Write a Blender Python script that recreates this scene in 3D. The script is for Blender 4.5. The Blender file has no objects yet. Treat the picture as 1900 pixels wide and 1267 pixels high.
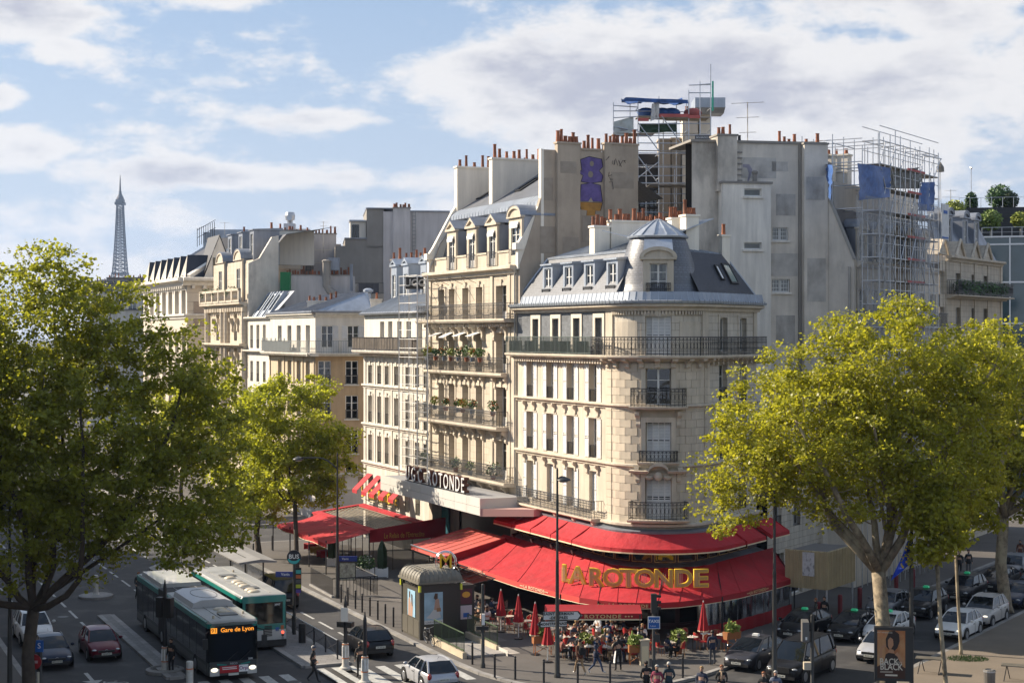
import bpy,math,random
import numpy as np
from mathutils import Vector,Matrix
R_=math.radians
random.seed(7)
RNG=np.random.default_rng(11)
S=bpy.context.scene
COL=S.collection

# ---------------------------------------------------------------- camera, sky, sun, exposure
HC,FOC,HORIZ=17.0,3050.0,620.0
cam_d=bpy.data.cameras.new('camera');cam=bpy.data.objects.new('camera',cam_d);COL.objects.link(cam)
cam.location=(0,0,HC);cam.rotation_euler=(R_(90),0,0)
cam_d.sensor_width=36;cam_d.lens=36*FOC/1900;cam_d.shift_y=-(633.5-HORIZ)/1900
cam_d.clip_start=0.5;cam_d.clip_end=9000
S.camera=cam

SUN_AZ=math.atan2(-0.93,0.36) # towards the sun, measured from +Y (view axis), negative = left
SUN_EL=R_(32)
SUN_DIR=Vector((math.sin(SUN_AZ)*math.cos(SUN_EL),math.cos(SUN_AZ)*math.cos(SUN_EL),math.sin(SUN_EL)))
sd=bpy.data.lights.new('sun','SUN');so=bpy.data.objects.new('sun',sd);COL.objects.link(so)
sd.energy=5.0;sd.angle=R_(0.6);sd.color=(1.0,0.87,0.69)
so.rotation_euler=SUN_DIR.to_track_quat('Z','Y').to_euler();so.location=(-60,60,80)
S.view_settings.view_transform='Standard';S.view_settings.look='None'
S.view_settings.gamma=1;S.view_settings.use_curve_mapping=False
S.view_settings.exposure=0.95
S.cycles.use_denoising=True
S.cycles.max_bounces=6;S.cycles.diffuse_bounces=3;S.cycles.glossy_bounces=3
S.cycles.transmission_bounces=4;S.cycles.transparent_max_bounces=12
S.cycles.sample_clamp_indirect=6
S.cycles.caustics_reflective=False;S.cycles.caustics_refractive=False

def build_world():
 w=bpy.data.worlds.new('World');S.world=w;w.use_nodes=True
 nt=w.node_tree;N=nt.nodes;L=nt.links;N.clear()
 out=N.new('ShaderNodeOutputWorld');bg=N.new('ShaderNodeBackground');L.new(bg.outputs[0],out.inputs[0])
 bg.inputs[1].default_value=0.054
 sky=N.new('ShaderNodeTexSky');sky.sky_type='NISHITA';sky.sun_disc=False
 sky.sun_elevation=SUN_EL;sky.sun_rotation=SUN_AZ
 sky.air_density=1.0;sky.dust_density=0.8;sky.ozone_density=1.4;sky.altitude=60
 def math_(op,a,b=None,c=None,clamp=False):
  n=N.new('ShaderNodeMath');n.operation=op;n.use_clamp=clamp
  for i,x in enumerate((a,b,c)):
   if x is None:continue
   if isinstance(x,(int,float)):n.inputs[i].default_value=x
   else:L.new(x,n.inputs[i])
  return n.outputs[0]
 tc=N.new('ShaderNodeTexCoord');sep=N.new('ShaderNodeSeparateXYZ');L.new(tc.outputs['Generated'],sep.inputs[0])
 dx,dy,dz=sep.outputs
 el=math_('ARCSINE',dz)
 az=math_('ARCTAN2',dx,dy)
 def noise(scale,stretch,detail,rough,off=(0,0,0),lac=2.0):
  m=N.new('ShaderNodeMapping');L.new(tc.outputs['Generated'],m.inputs[0])
  m.inputs['Scale'].default_value=(scale,scale,scale*stretch);m.inputs['Location'].default_value=off
  n=N.new('ShaderNodeTexNoise');L.new(m.outputs[0],n.inputs['Vector'])
  n.inputs['Scale'].default_value=1;n.inputs['Detail'].default_value=detail;n.inputs['Roughness'].default_value=rough
  n.inputs['Lacunarity'].default_value=lac
  return n.outputs[0]
 big=noise(9,2.6,8,0.56,(2.3,0.4,1.7))
 fine=noise(42,1.9,7,0.62,(0.2,4.0,0.6))
 shade=noise(13,3.0,6,0.55,(2.3,0.4,1.95))
 # cloud banks: centre az, centre el, half-width az, half-width el (degrees), weight
 banks=[(3.8,8.5,8.6,1.9,.74),(8.5,6.6,10,1.3,.46),(-6.6,7.4,3.4,.5,.50),(12.6,8.0,6.5,2.2,.55),(15.0,11.0,3.6,1.1,.55),(9,5.6,8,.8,.30),(-8.8,5.4,6.8,.62,.52),(2,4.3,8,.7,.33),(-12,4.0,6,.8,.36),(-17,6.2,1.6,1.0,.52),(-17.3,7.8,1.0,.7,.48),
             (-16.5,10.8,3.0,1.0,.54),(-9.9,11.5,2.2,.5,.40),(-15.2,9.5,1.3,.4,.42),(-10,8.6,1.5,.3,.25),(3,1.8,30,1.6,.36),
             (55,16,22,8,.35),(-60,20,18,7,.3),(130,18,25,9,.35),(-130,25,22,9,.3),(175,14,20,7,.3),(20,45,40,14,.3)]
 cov=None
 for a,e,wa,we,wt in banks:
  da=math_('DIVIDE',math_('SUBTRACT',az,R_(a)),R_(wa));de=math_('DIVIDE',math_('SUBTRACT',el,R_(e)),R_(we))
  r2=math_('ADD',math_('MULTIPLY',da,da),math_('MULTIPLY',de,de))
  g=math_('MULTIPLY',math_('EXPONENT',math_('MULTIPLY',r2,-0.9)),wt)
  cov=g if cov is None else math_('MAXIMUM',cov,g)
 d=math_('ADD',math_('ADD',cov,math_('MULTIPLY',math_('SUBTRACT',big,.5),1.25)),math_('MULTIPLY',math_('SUBTRACT',fine,.5),.55))
 mr=N.new('ShaderNodeMapRange');mr.interpolation_type='SMOOTHSTEP';L.new(d,mr.inputs[0])
 mr.inputs[1].default_value=.06;mr.inputs[2].default_value=.30
 cloud=mr.outputs[0]
 # cloud body: thick middles are lilac grey, thin sunward rims white
 th=N.new('ShaderNodeMapRange');th.interpolation_type='SMOOTHSTEP';L.new(math_('ADD',d,math_('MULTIPLY',math_('SUBTRACT',shade,.5),.9)),th.inputs[0])
 th.inputs[1].default_value=.30;th.inputs[2].default_value=.80
 mixc=N.new('ShaderNodeMix');mixc.data_type='RGBA';L.new(th.outputs[0],mixc.inputs[0])
 mixc.inputs[6].default_value=(8.9,8.7,8.6,1);mixc.inputs[7].default_value=(5.1,5.2,6.0,1)
 # clear sky, eased towards pale blue
 skyc=N.new('ShaderNodeMix');skyc.data_type='RGBA';skyc.inputs[0].default_value=.55
 L.new(sky.outputs[0],skyc.inputs[6]);skyc.inputs[7].default_value=(4.5,6.0,8.5,1)
 hz=N.new('ShaderNodeMapRange');L.new(el,hz.inputs[0]);hz.inputs[1].default_value=R_(0);hz.inputs[2].default_value=R_(12)
 hz.inputs[3].default_value=.75;hz.inputs[4].default_value=0.0
 skh=N.new('ShaderNodeMix');skh.data_type='RGBA';L.new(hz.outputs[0],skh.inputs[0]);L.new(skyc.outputs[2],skh.inputs[6]);skh.inputs[7].default_value=(6.6,7.1,8.2,1)
 fin=N.new('ShaderNodeMix');fin.data_type='RGBA';L.new(math_('MULTIPLY',cloud,.96),fin.inputs[0]);L.new(skh.outputs[2],fin.inputs[6]);L.new(mixc.outputs[2],fin.inputs[7])
 L.new(fin.outputs[2],bg.inputs[0])
build_world()

# ---------------------------------------------------------------- materials
MATS={}
def M(name,col=(.5,.5,.5),rough=.7,metal=0.,var=.0,vscale=1.5,streak=0.,fine=0.,bump=0.,bscale=30.,rand=0.,spec=.5,bdist=.02,
      emit=None,estr=0.,brick=None,coat=0.,dirt=None,trans=0.,spot=None):
 if name in MATS:return MATS[name]
 m=bpy.data.materials.new(name);MATS[name]=m;m.use_nodes=True
 nt=m.node_tree;N=nt.nodes;L=nt.links;b=N['Principled BSDF']
 b.inputs['Roughness'].default_value=rough;b.inputs['Metallic'].default_value=metal
 b.inputs['Specular IOR Level'].default_value=spec
 if coat:b.inputs['Coat Weight'].default_value=coat;b.inputs['Coat Roughness'].default_value=.05
 if emit:b.inputs['Emission Color'].default_value=(*emit,1);b.inputs['Emission Strength'].default_value=estr
 cur=None
 def rgb(c):
  n=N.new('ShaderNodeRGB');n.outputs[0].default_value=(*c,1);return n.outputs[0]
 cur=rgb(col)
 geo=N.new('ShaderNodeNewGeometry')
 def noise(scale,sc3=None,detail=4,rough_=.55):
  mp=N.new('ShaderNodeMapping');L.new(geo.outputs['Position'],mp.inputs[0])
  if sc3:mp.inputs['Scale'].default_value=sc3
  n=N.new('ShaderNodeTexNoise');L.new(mp.outputs[0],n.inputs['Vector']);n.inputs['Scale'].default_value=scale
  n.inputs['Detail'].default_value=detail;n.inputs['Roughness'].default_value=rough_
  return n.outputs[0]
 def modulate(cur,fac,amt,lo=.3,hi=.7):
  mr=N.new('ShaderNodeMapRange');L.new(fac,mr.inputs[0]);mr.inputs[1].default_value=lo;mr.inputs[2].default_value=hi
  mr.inputs[3].default_value=1-amt;mr.inputs[4].default_value=1+amt
  v=N.new('ShaderNodeVectorMath');v.operation='SCALE';L.new(cur,v.inputs[0]);L.new(mr.outputs[0],v.inputs['Scale'])
  return v.outputs[0]
 def mixto(cur,fac,col2):
  mx=N.new('ShaderNodeMix');mx.data_type='RGBA';L.new(fac,mx.inputs[0]);L.new(cur,mx.inputs[6]);mx.inputs[7].default_value=(*col2,1)
  return mx.outputs[2]
 if brick: # (width, height, mortar, mortar_colour, tone variation)
  bw,bh,mo,mc,tv=brick
  uv=N.new('ShaderNodeUVMap');bt=N.new('ShaderNodeTexBrick');L.new(uv.outputs[0],bt.inputs['Vector'])
  bt.inputs['Scale'].default_value=1;bt.inputs['Brick Width'].default_value=bw;bt.inputs['Row Height'].default_value=bh
  bt.inputs['Mortar Size'].default_value=mo;bt.inputs['Mortar Smooth'].default_value=.2;bt.inputs['Bias'].default_value=0
  bt.inputs['Color1'].default_value=(1-tv,1-tv,1-tv,1);bt.inputs['Color2'].default_value=(1+tv,1+tv,1+tv,1)
  bt.inputs['Mortar'].default_value=(1,1,1,1)
  v=N.new('ShaderNodeVectorMath');v.operation='MULTIPLY';L.new(cur,v.inputs[0]);L.new(bt.outputs[0],v.inputs[1]);cur=v.outputs[0]
  cur=mixto(cur,bt.outputs['Fac'],mc)
 if var:cur=modulate(cur,noise(vscale),var)
 if streak:
  cur=modulate(cur,noise(1,(2.2,2.2,.22),5,.62),streak,.35,.68)
 if fine:cur=modulate(cur,noise(28,None,3),fine)
 if dirt: # (colour, scale, lo, hi)
  dc,ds,lo,hi=dirt
  mr=N.new('ShaderNodeMapRange');L.new(noise(ds,(1,1,.45),6,.62),mr.inputs[0]);mr.inputs[1].default_value=lo;mr.inputs[2].default_value=hi
  cur=mixto(cur,mr.outputs[0],dc)
 if rand:
  oi=N.new('ShaderNodeObjectInfo');cur=modulate(cur,oi.outputs['Random'],rand,0,1)
 L.new(cur,b.inputs['Base Color'])
 if bump or brick:
  bp=N.new('ShaderNodeBump');bp.inputs['Distance'].default_value=bdist;bp.inputs['Strength'].default_value=bump or .4
  if brick:
   inv=N.new('ShaderNodeMath');inv.operation='SUBTRACT';inv.inputs[0].default_value=1;L.new(bt.outputs['Fac'],inv.inputs[1]);L.new(inv.outputs[0],bp.inputs['Height'])
  else:L.new(noise(bscale,None,5),bp.inputs['Height'])
  L.new(bp.outputs[0],b.inputs['Normal'])
 return m

def thin_glass(name,tint=(.8,.85,.85),refl=.14,rough=.02,dark=.0):
 if name in MATS:return MATS[name]
 m=bpy.data.materials.new(name);MATS[name]=m;m.use_nodes=True
 nt=m.node_tree;N=nt.nodes;L=nt.links;N.clear()
 out=N.new('ShaderNodeOutputMaterial');t=N.new('ShaderNodeBsdfTransparent');g=N.new('ShaderNodeBsdfGlossy')
 t.inputs[0].default_value=(*tint,1);g.inputs['Roughness'].default_value=rough;g.inputs['Color'].default_value=(.95,.97,1,1)
 lw=N.new('ShaderNodeFresnel');lw.inputs[0].default_value=1.5
 ma=N.new('ShaderNodeMath');ma.operation='MULTIPLY_ADD';ma.use_clamp=True;L.new(lw.outputs[0],ma.inputs[0]);ma.inputs[1].default_value=1.0;ma.inputs[2].default_value=refl
 geo=N.new('ShaderNodeNewGeometry');n=N.new('ShaderNodeTexNoise');n.inputs['Scale'].default_value=.9;L.new(geo.outputs['Position'],n.inputs['Vector'])
 bp=N.new('ShaderNodeBump');bp.inputs['Strength'].default_value=.08;bp.inputs['Distance'].default_value=.1;L.new(n.outputs[0],bp.inputs['Height']);L.new(bp.outputs[0],g.inputs['Normal'])
 mx=N.new('ShaderNodeMixShader');L.new(ma.outputs[0],mx.inputs[0]);L.new(t.outputs[0],mx.inputs[1]);L.new(g.outputs[0],mx.inputs[2]);L.new(mx.outputs[0],out.inputs[0])
 return m

# ---------------------------------------------------------------- frames: local facade coordinates (x along, y inward, z up)
class Frame:
 def __init__(s,p,d):
  s.p=Vector((p[0],p[1],0));s.d=Vector((d[0],d[1],0)).normalized();s.n=Vector((-s.d.y,s.d.x,0));s.a=math.atan2(s.d.y,s.d.x)
 def __call__(s,x,y,z):
  q=s.p+s.d*x+s.n*y;return(q.x,q.y,z)
 def ang(s,x=0):return s.a
 def breaks(s,x0,x1):return[x0,x1]
 def x(s,px,y=0): # local x of the point on the plane at depth y that lies on the sight line px
  k=(px-950)/FOC;q=s.p+s.n*y
  return(k*q.y-q.x)/(s.d.x-k*s.d.y)
 def z(s,px,py,y=0):
  q=s.p+s.d*s.x(px,y)+s.n*y;return HC-(py-HORIZ)/FOC*q.y
class Path:
 """straight run, tangent arc, straight run"""
 def __init__(s,p0,d0,La,Rr,th,Lb):
  s.A=Frame(p0,d0);s.La,s.R,s.th,s.Lb=La,Rr,th,Lb;s.arc=Rr*th;s.L=La+s.arc+Lb
  e=s.A(La,Rr,0);s.C=Vector((e[0],e[1],0));s.a0=s.A.a-math.pi/2
  q=s.C+Vector((math.cos(s.a0+th),math.sin(s.a0+th),0))*Rr
  s.B=Frame((q.x,q.y),(math.cos(s.A.a+th),math.sin(s.A.a+th)))
 def __call__(s,x,y,z):
  if x<=s.La:return s.A(x,y,z)
  if x>=s.La+s.arc:return s.B(x-s.La-s.arc,y,z)
  a=s.a0+(x-s.La)/s.R;r=s.R-y
  return(s.C.x+math.cos(a)*r,s.C.y+math.sin(a)*r,z)
 def ang(s,x):return s.A.a+min(max((x-s.La)/s.R,0),s.th)
 def breaks(s,x0,x1):
  n=14;xs=[x0,x1]+[s.La+s.arc*i/n for i in range(n+1)]
  return sorted(x for x in set(xs) if x0-1e-6<=x<=x1+1e-6)
def G(px,py,z=0.0):
 Y=(HC-z)*FOC/(py-HORIZ);return Vector(((px-950)/FOC*Y,Y,z))
def AT(px,py,Y):return Vector(((px-950)/FOC*Y,Y,HC-(py-HORIZ)/FOC*Y))

# ---------------------------------------------------------------- mesh builder
class MB:
 def __init__(s):s.v=[];s.f=[];s.m=[];s.k=[]
 def add(s,vs,fs,m=0):
  o=len(s.v);s.k.append((o,len(s.f)));s.v.extend(tuple(v) for v in vs);s.f.extend([tuple(i+o for i in f) for f in fs]);s.m.extend([m]*len(fs));return s
 def quad(s,a,b,c,d,m=0):return s.add((a,b,c,d),((0,1,2,3),),m)
 def box(s,F,x0,x1,y0,y1,z0,z1,m=0,dz=None):
  xs=F.breaks(x0,x1);n=len(xs);vs=[]
  for x in xs:vs+=[F(x,y0,z0),F(x,y1,z0),F(x,y1,z1),F(x,y0,z1)]
  fs=[(0,3,2,1)]
  for i in range(n-1):
   a=4*i;b=a+4
   fs+=[(a,b,b+3,a+3),(a+1,a+2,b+2,b+1),(a+3,b+3,b+2,a+2),(a,a+1,b+1,b)]
  e=4*(n-1);fs.append((e,e+1,e+2,e+3));return s.add(vs,fs,m)
 def wedge(s,F,x0,x1,prof,m=0,ends=True):
  """extrude a (y,z) profile along x"""
  xs=F.breaks(x0,x1);n=len(xs);k=len(prof);vs=[F(x,y,z) for x in xs for y,z in prof]
  fs=[(i*k+j,(i+1)*k+j,(i+1)*k+(j+1)%k,i*k+(j+1)%k) for i in range(n-1) for j in range(k)]
  if ends:fs+=[tuple(range(k))[::-1],tuple((n-1)*k+j for j in range(k))]
  return s.add(vs,fs,m)
 def sheet(s,rows,m=0):
  n=len(rows[0]);vs=[p for r in rows for p in r]
  return s.add(vs,[(i*n+j,i*n+j+1,(i+1)*n+j+1,(i+1)*n+j) for i in range(len(rows)-1) for j in range(n-1)],m)
 def prism(s,poly,z0,z1,m=0):
  k=len(poly);vs=[(p[0],p[1],z0) for p in poly]+[(p[0],p[1],z1) for p in poly]
  return s.add(vs,[(i,(i+1)%k,k+(i+1)%k,k+i) for i in range(k)]+[tuple(range(k))[::-1],tuple(range(k,2*k))],m)
 def cube(s,c,d,rz=0.,m=0,tilt=0.):
  cx,cy,cz=c;hx,hy,hz=d[0]/2,d[1]/2,d[2]/2;ca,sa=math.cos(rz),math.sin(rz);vs=[]
  for z in(-hz,hz):
   for x,y in((-hx,-hy),(hx,-hy),(hx,hy),(-hx,hy)):
    vs.append((cx+x*ca-y*sa,cy+x*sa+y*ca,cz+z))
  return s.add(vs,((0,3,2,1),(4,5,6,7),(0,1,5,4),(1,2,6,5),(2,3,7,6),(3,0,4,7)),m)
 def tube(s,pts,r,n=6,m=0,caps=True):
  pts=[Vector(p) for p in pts];k=len(pts);rs=r if isinstance(r,(list,tuple)) else[r]*k;vs=[]
  up=Vector((0,0,1));prev=None
  for i,p in enumerate(pts):
   t=(pts[min(i+1,k-1)]-pts[max(i-1,0)])
   t=t.normalized() if t.length>1e-9 else up
   if prev is None:a=t.orthogonal().normalized()
   else:
    a=prev-t*prev.dot(t);a=a.normalized() if a.length>1e-6 else t.orthogonal().normalized()
   prev=a;b=t.cross(a)
   for j in range(n):
    an=2*math.pi*j/n;vs.append(p+(a*math.cos(an)+b*math.sin(an))*rs[i])
  fs=[(i*n+j,i*n+(j+1)%n,(i+1)*n+(j+1)%n,(i+1)*n+j) for i in range(k-1) for j in range(n)]
  if caps:fs+=[tuple(range(n))[::-1],tuple((k-1)*n+j for j in range(n))]
  return s.add(vs,fs,m)
 def lathe(s,c,prof,n=12,m=0,a0=0.,a1=2*math.pi,fold=0.):
  full=abs(a1-a0-2*math.pi)<1e-6;k=n if full else n+1;vs=[]
  for r,z in prof:
   for j in range(k):
    a=a0+(a1-a0)*j/n;rr=r*(1-fold*(j%2));vs.append((c[0]+math.cos(a)*rr,c[1]+math.sin(a)*rr,c[2]+z))
  fs=[]
  for i in range(len(prof)-1):
   for j in range(n if full else k-1):
    fs.append((i*k+j,i*k+(j+1)%k,(i+1)*k+(j+1)%k,(i+1)*k+j))
  if full:fs+=[tuple(range(k))[::-1],tuple((len(prof)-1)*k+j for j in range(k))]
  return s.add(vs,fs,m)
 def ball(s,c,r,n=8,k=5,sc=(1,1,1),m=0):
  prof=[]
  vs=[];fs=[]
  for i in range(k+1):
   th=math.pi*i/k
   for j in range(n):
    a=2*math.pi*j/n;vs.append((c[0]+r*sc[0]*math.sin(th)*math.cos(a),c[1]+r*sc[1]*math.sin(th)*math.sin(a),c[2]-r*sc[2]*math.cos(th)))
  for i in range(k):
   for j in range(n):fs.append((i*n+j,i*n+(j+1)%n,(i+1)*n+(j+1)%n,(i+1)*n+j))
  return s.add(vs,fs,m)
 def mesh(s,name,mats,smooth=False,origin=(0,0,0),uv=True,angle=None):
  me=bpy.data.meshes.new(name)
  ox,oy,oz=origin
  if s.v:
   V=np.array(s.v,dtype=np.float32)-np.array(origin,dtype=np.float32)
   me.from_pydata(V.tolist() if len(V)<200000 else V,[],s.f)
  for mm in(mats if isinstance(mats,(list,tuple)) else[mats]):me.materials.append(mm)
  if any(s.m):me.polygons.foreach_set('material_index',s.m)
  if uv and s.f:box_uv(me)
  if smooth:me.polygons.foreach_set('use_smooth',[True]*len(me.polygons))
  if angle is not None:me.set_sharp_from_angle(angle=R_(angle))
  me.update();return me
def box_uv(me):
 nl=len(me.loops);nv=len(me.vertices);npoly=len(me.polygons)
 co=np.empty(nv*3,np.float32);me.vertices.foreach_get('co',co);co=co.reshape(-1,3)
 li=np.empty(nl,np.int32);me.loops.foreach_get('vertex_index',li)
 no=np.empty(npoly*3,np.float32);me.polygons.foreach_get('normal',no);no=no.reshape(-1,3)
 lt=np.empty(npoly,np.int32);me.polygons.foreach_get('loop_total',lt)
 pn=np.repeat(no,lt,axis=0)
 t=np.stack([-pn[:,1],pn[:,0],np.zeros(nl,np.float32)],1);ln=np.linalg.norm(t,axis=1);flat=ln<.15
 t[flat]=(1,0,0);ln[flat]=1;t/=ln[:,None]
 b=np.cross(pn,t);b[flat]=(0,1,0)
 p=co[li];uv=np.stack([(p*t).sum(1),(p*b).sum(1)],1).astype(np.float32)
 l=me.uv_layers.new(name='UVMap');l.data.foreach_set('uv',uv.ravel())

# ---------------------------------------------------------------- objects
def tag(o,label=None,cat=None,group=None,kind=None):
 if label:o['label']=label
 if cat:o['category']=cat
 if group:o['group']=group
 if kind:o['kind']=kind
 return o
def thing(name,label,cat,loc=(0,0,0),rz=0.,group=None):
 o=bpy.data.objects.new(name,None);COL.objects.link(o);o.location=loc;o.rotation_euler=(0,0,rz);o.empty_display_size=.3
 return tag(o,label,cat,group)
def link(name,me,parent=None,loc=(0,0,0),rz=0.,sc=None,kind=None):
 o=bpy.data.objects.new(name,me);COL.objects.link(o)
 if parent:o.parent=parent
 o.location=loc;o.rotation_euler=(0,0,rz)
 if sc:o.scale=sc
 if kind:o['kind']=kind
 return o
def wloc(root):
 l=Vector((0,0,0));o=root
 while o is not None:l=l+Vector(o.location);o=o.parent
 return l
def part(name,mb,mat,root,smooth=False,angle=None,kind=None):
 """a part whose vertices were given in world coordinates (its thing stands unrotated)"""
 return link(name,mb.mesh(name,mat,smooth,wloc(root),angle=angle),root,kind=kind)
def parts(name,mb,mat,root,smooth=False,angle=None):
 """every piece that was added to the builder becomes a part of its own"""
 ks=mb.k+[(len(mb.v),len(mb.f))];out=[]
 for(v0,f0),(v1,f1) in zip(ks,ks[1:]):
  b=MB();b.v=mb.v[v0:v1];b.f=[tuple(i-v0 for i in f) for f in mb.f[f0:f1]];b.m=mb.m[f0:f1];out.append(part(name,b,mat,root,smooth,angle))
 return out
def lpart(name,mb,mat,root,smooth=False,angle=None):
 """a part in its thing's own coordinates"""
 return link(name,mb.mesh(name,mat,smooth,angle=angle),root)
def inst(name,me,root,wpos,rz=0.,sc=None):
 w=wloc(root);return link(name,me,root,(wpos[0]-w.x,wpos[1]-w.y,wpos[2]-w.z),rz,sc)
def structure(name,mb,mat,smooth=False):
 o=link(name,mb.mesh(name,mat,smooth));o['kind']='structure';return o
def top(name,mb,mat,label,cat,group=None,kind=None,origin=(0,0,0),smooth=False):
 o=link(name,mb.mesh(name,mat,smooth,origin),None,origin);return tag(o,label,cat,group,kind)
def copy_tree(o,parent=None):
 c=o.copy();COL.objects.link(c);c.parent=parent
 for ch in list(o.children):copy_tree(ch,c)
 return c
def paint(o,slot,mat):
 o.material_slots[slot].link='OBJECT';o.material_slots[slot].material=mat
def text(name,body,size,mat,root,pos,right,up,extr=.01,off=0.,align='CENTER',sx=1.,world=True,space=1.):
 c=bpy.data.curves.new(name,'FONT');c.body=body;c.size=size;c.extrude=extr;c.offset=off;c.align_x=align;c.align_y='CENTER'
 c.space_character=space;c.resolution_u=3;c.materials.append(mat)
 t_=bpy.data.objects.new(name,c);me=bpy.data.meshes.new_from_object(t_);bpy.data.objects.remove(t_);bpy.data.curves.remove(c);me.name=name
 o=bpy.data.objects.new(name,me);COL.objects.link(o)
 r=Vector(right).normalized();u=Vector(up);u=(u-r*u.dot(r)).normalized();n=r.cross(u)
 p=Vector(pos)
 if root is not None:o.parent=root
 if root is not None and world:p=p-wloc(root)
 mt=Matrix(((r.x*sx,u.x,n.x,p.x),(r.y*sx,u.y,n.y,p.y),(r.z*sx,u.z,n.z,p.z),(0,0,0,1)))
 o.matrix_local=mt
 return o
# ---------------------------------------------------------------- shared materials
def hexl(h):
 h=h.lstrip('#');o=[]
 for i in(0,2,4):
  c=int(h[i:i+2],16)/255;o.append(c/12.92 if c<=.04045 else((c+.055)/1.055)**2.4)
 return tuple(o)
STONE=M('cream_stone',(.55,.48,.385),.85,var=.12,vscale=.5,streak=.12,fine=.05,bump=.15,bscale=18,dirt=((.22,.18,.13),.35,.60,.85))
STONE_C=M('coursed_stone',(.54,.485,.405),.85,var=.10,vscale=.5,streak=.12,fine=.05,brick=(.95,.42,.012,(.26,.21,.15),.05),dirt=((.24,.2,.15),.35,.6,.85))
STONE_W=M('warm_stone',(.53,.46,.365),.85,var=.10,vscale=.5,streak=.12,fine=.05,brick=(1.1,.46,.01,(.30,.23,.15),.05),dirt=((.22,.17,.12),.4,.6,.85))
BLOCK=M('stone_block',(.55,.475,.375),.85,var=.12,vscale=.6,streak=.12,fine=.06,rand=.018,bump=.15,bscale=14)
JOINT=M('stone_joint',(.47,.40,.315),.9,var=.1)
WHITE_R=M('white_render',(.66,.62,.55),.85,var=.06,vscale=.5,streak=.10,fine=.03,dirt=((.33,.29,.23),.4,.62,.9))
TAN_R=M('tan_render',(.46,.33,.20),.85,var=.07,vscale=.5,streak=.10,fine=.03)
PALE_R=M('pale_stucco',(.60,.56,.49),.85,var=.08,vscale=.5,streak=.16,fine=.03,dirt=((.28,.24,.19),.5,.6,.86))
GREY_R=M('grey_render',(.66,.60,.52),.9,var=.14,vscale=.5,streak=.07,fine=.06,bump=.2,bscale=9,dirt=((.10,.092,.082),.28,.56,.80))
GREY_L=M('light_grey_render',(.80,.75,.67),.9,var=.08,vscale=.4,streak=.14,fine=.04,dirt=((.25,.23,.2),.3,.6,.88))
GREY_D=M('dark_grey_render',(.27,.25,.225),.9,var=.12,vscale=.5,streak=.05,fine=.06,bump=.2,bscale=9,dirt=((.11,.1,.09),.3,.6,.85))
BROWN_R=M('brown_render',(.42,.35,.275),.9,var=.13,vscale=.6,streak=.06,fine=.05,bump=.2,bscale=9,dirt=((.13,.11,.09),.3,.58,.85))
LILAC_R=M('pale_lilac_render',(.55,.515,.50),.9,var=.06,vscale=.4,streak=.10,fine=.03,dirt=((.26,.24,.23),.3,.62,.9))
CHIM=M('cream_chimney',(.86,.80,.69),.85,var=.05,vscale=.6,streak=.08,fine=.02)
CHIM_B=M('stained_brick_chimney',(.24,.2,.165),.9,var=.18,streak=.22,brick=(.24,.08,.012,(.16,.14,.12),.15))
TERRA=M('terracotta',(.27,.095,.045),.8,var=.16,vscale=3,rand=.28)
TERRA_D=M('sooty_terracotta',(.19,.075,.04),.85,var=.2,vscale=3,rand=.3)
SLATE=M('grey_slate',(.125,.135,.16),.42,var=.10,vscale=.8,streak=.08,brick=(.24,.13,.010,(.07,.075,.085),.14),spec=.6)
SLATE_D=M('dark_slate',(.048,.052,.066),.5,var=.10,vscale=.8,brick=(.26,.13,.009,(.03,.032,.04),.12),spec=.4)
SLATE_P=M('slate_cladding',(.15,.16,.175),.55,var=.22,vscale=1.4,brick=(.2,.12,.008,(.08,.085,.095),.16))
ZINC=M('zinc',(.37,.41,.47),.45,.5,var=.12,vscale=.7,streak=.10,fine=.04)
ZINC_D=M('weathered_zinc',(.25,.27,.31),.5,.55,var=.16,vscale=.6,streak=.12,fine=.05)
WPAINT=M('white_paint',(.74,.73,.70),.5,var=.05,rand=.05)
SHUT=M('white_shutter_paint',(.66,.65,.63),.55,var=.06,vscale=3,rand=.08)
CURT=M('white_curtain',(.62,.60,.56),.95,rand=.22)
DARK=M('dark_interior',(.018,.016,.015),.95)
IRON=M('black_ironwork',(.018,.018,.021),.45,var=.15,spec=.5)
IRON_B=M('blue_black_ironwork',(.035,.042,.055),.42,var=.15)
IRON_G=M('green_grey_ironwork',(.10,.125,.115),.5)
STEEL=M('galvanised_steel',(.50,.51,.53),.38,.75,var=.1,vscale=4)
PIPE=M('grey_pipe',(.38,.36,.33),.6,var=.1)
GLASS=thin_glass('window_glass',(.58,.62,.62),.045)
GLASS_D=M('dark_glass',(.012,.014,.017),.06,spec=.8,var=.3)
RED=M('red_awning_cloth',(.40,.010,.018),.8,var=.16,vscale=.7,fine=.04,bump=.8,bscale=1.1,bdist=.16,dirt=((.30,.02,.02),.6,.55,.8))
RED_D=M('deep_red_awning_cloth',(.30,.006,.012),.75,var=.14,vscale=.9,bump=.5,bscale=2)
PINK=M('faded_red_awning_cloth',(.52,.095,.075),.85,var=.10,vscale=.9)
GOLD=M('gold_lettering',(.62,.34,.05),.45,.25)
GOLD_D=M('bronze_lettering',(.52,.31,.09),.45)
YELLOW=M('yellow_neon_tube',(.95,.62,.05),.4)
CREAMT=M('cream_trim',(.72,.62,.42),.7)
LEAFP=M('pot_plant_leaf',(.045,.10,.018),.6,var=.3,vscale=6,rand=.3)
LEAFY=M('yellow_green_leaf',(.17,.22,.02),.6,var=.25,vscale=6)
FLOWER=M('orange_flower',(.50,.13,.03),.7,var=.3,vscale=8)
WHITE=M('white_enamel',(.78,.78,.77),.4)
BLACKP=M('black_plastic',(.015,.015,.016),.5)

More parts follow.
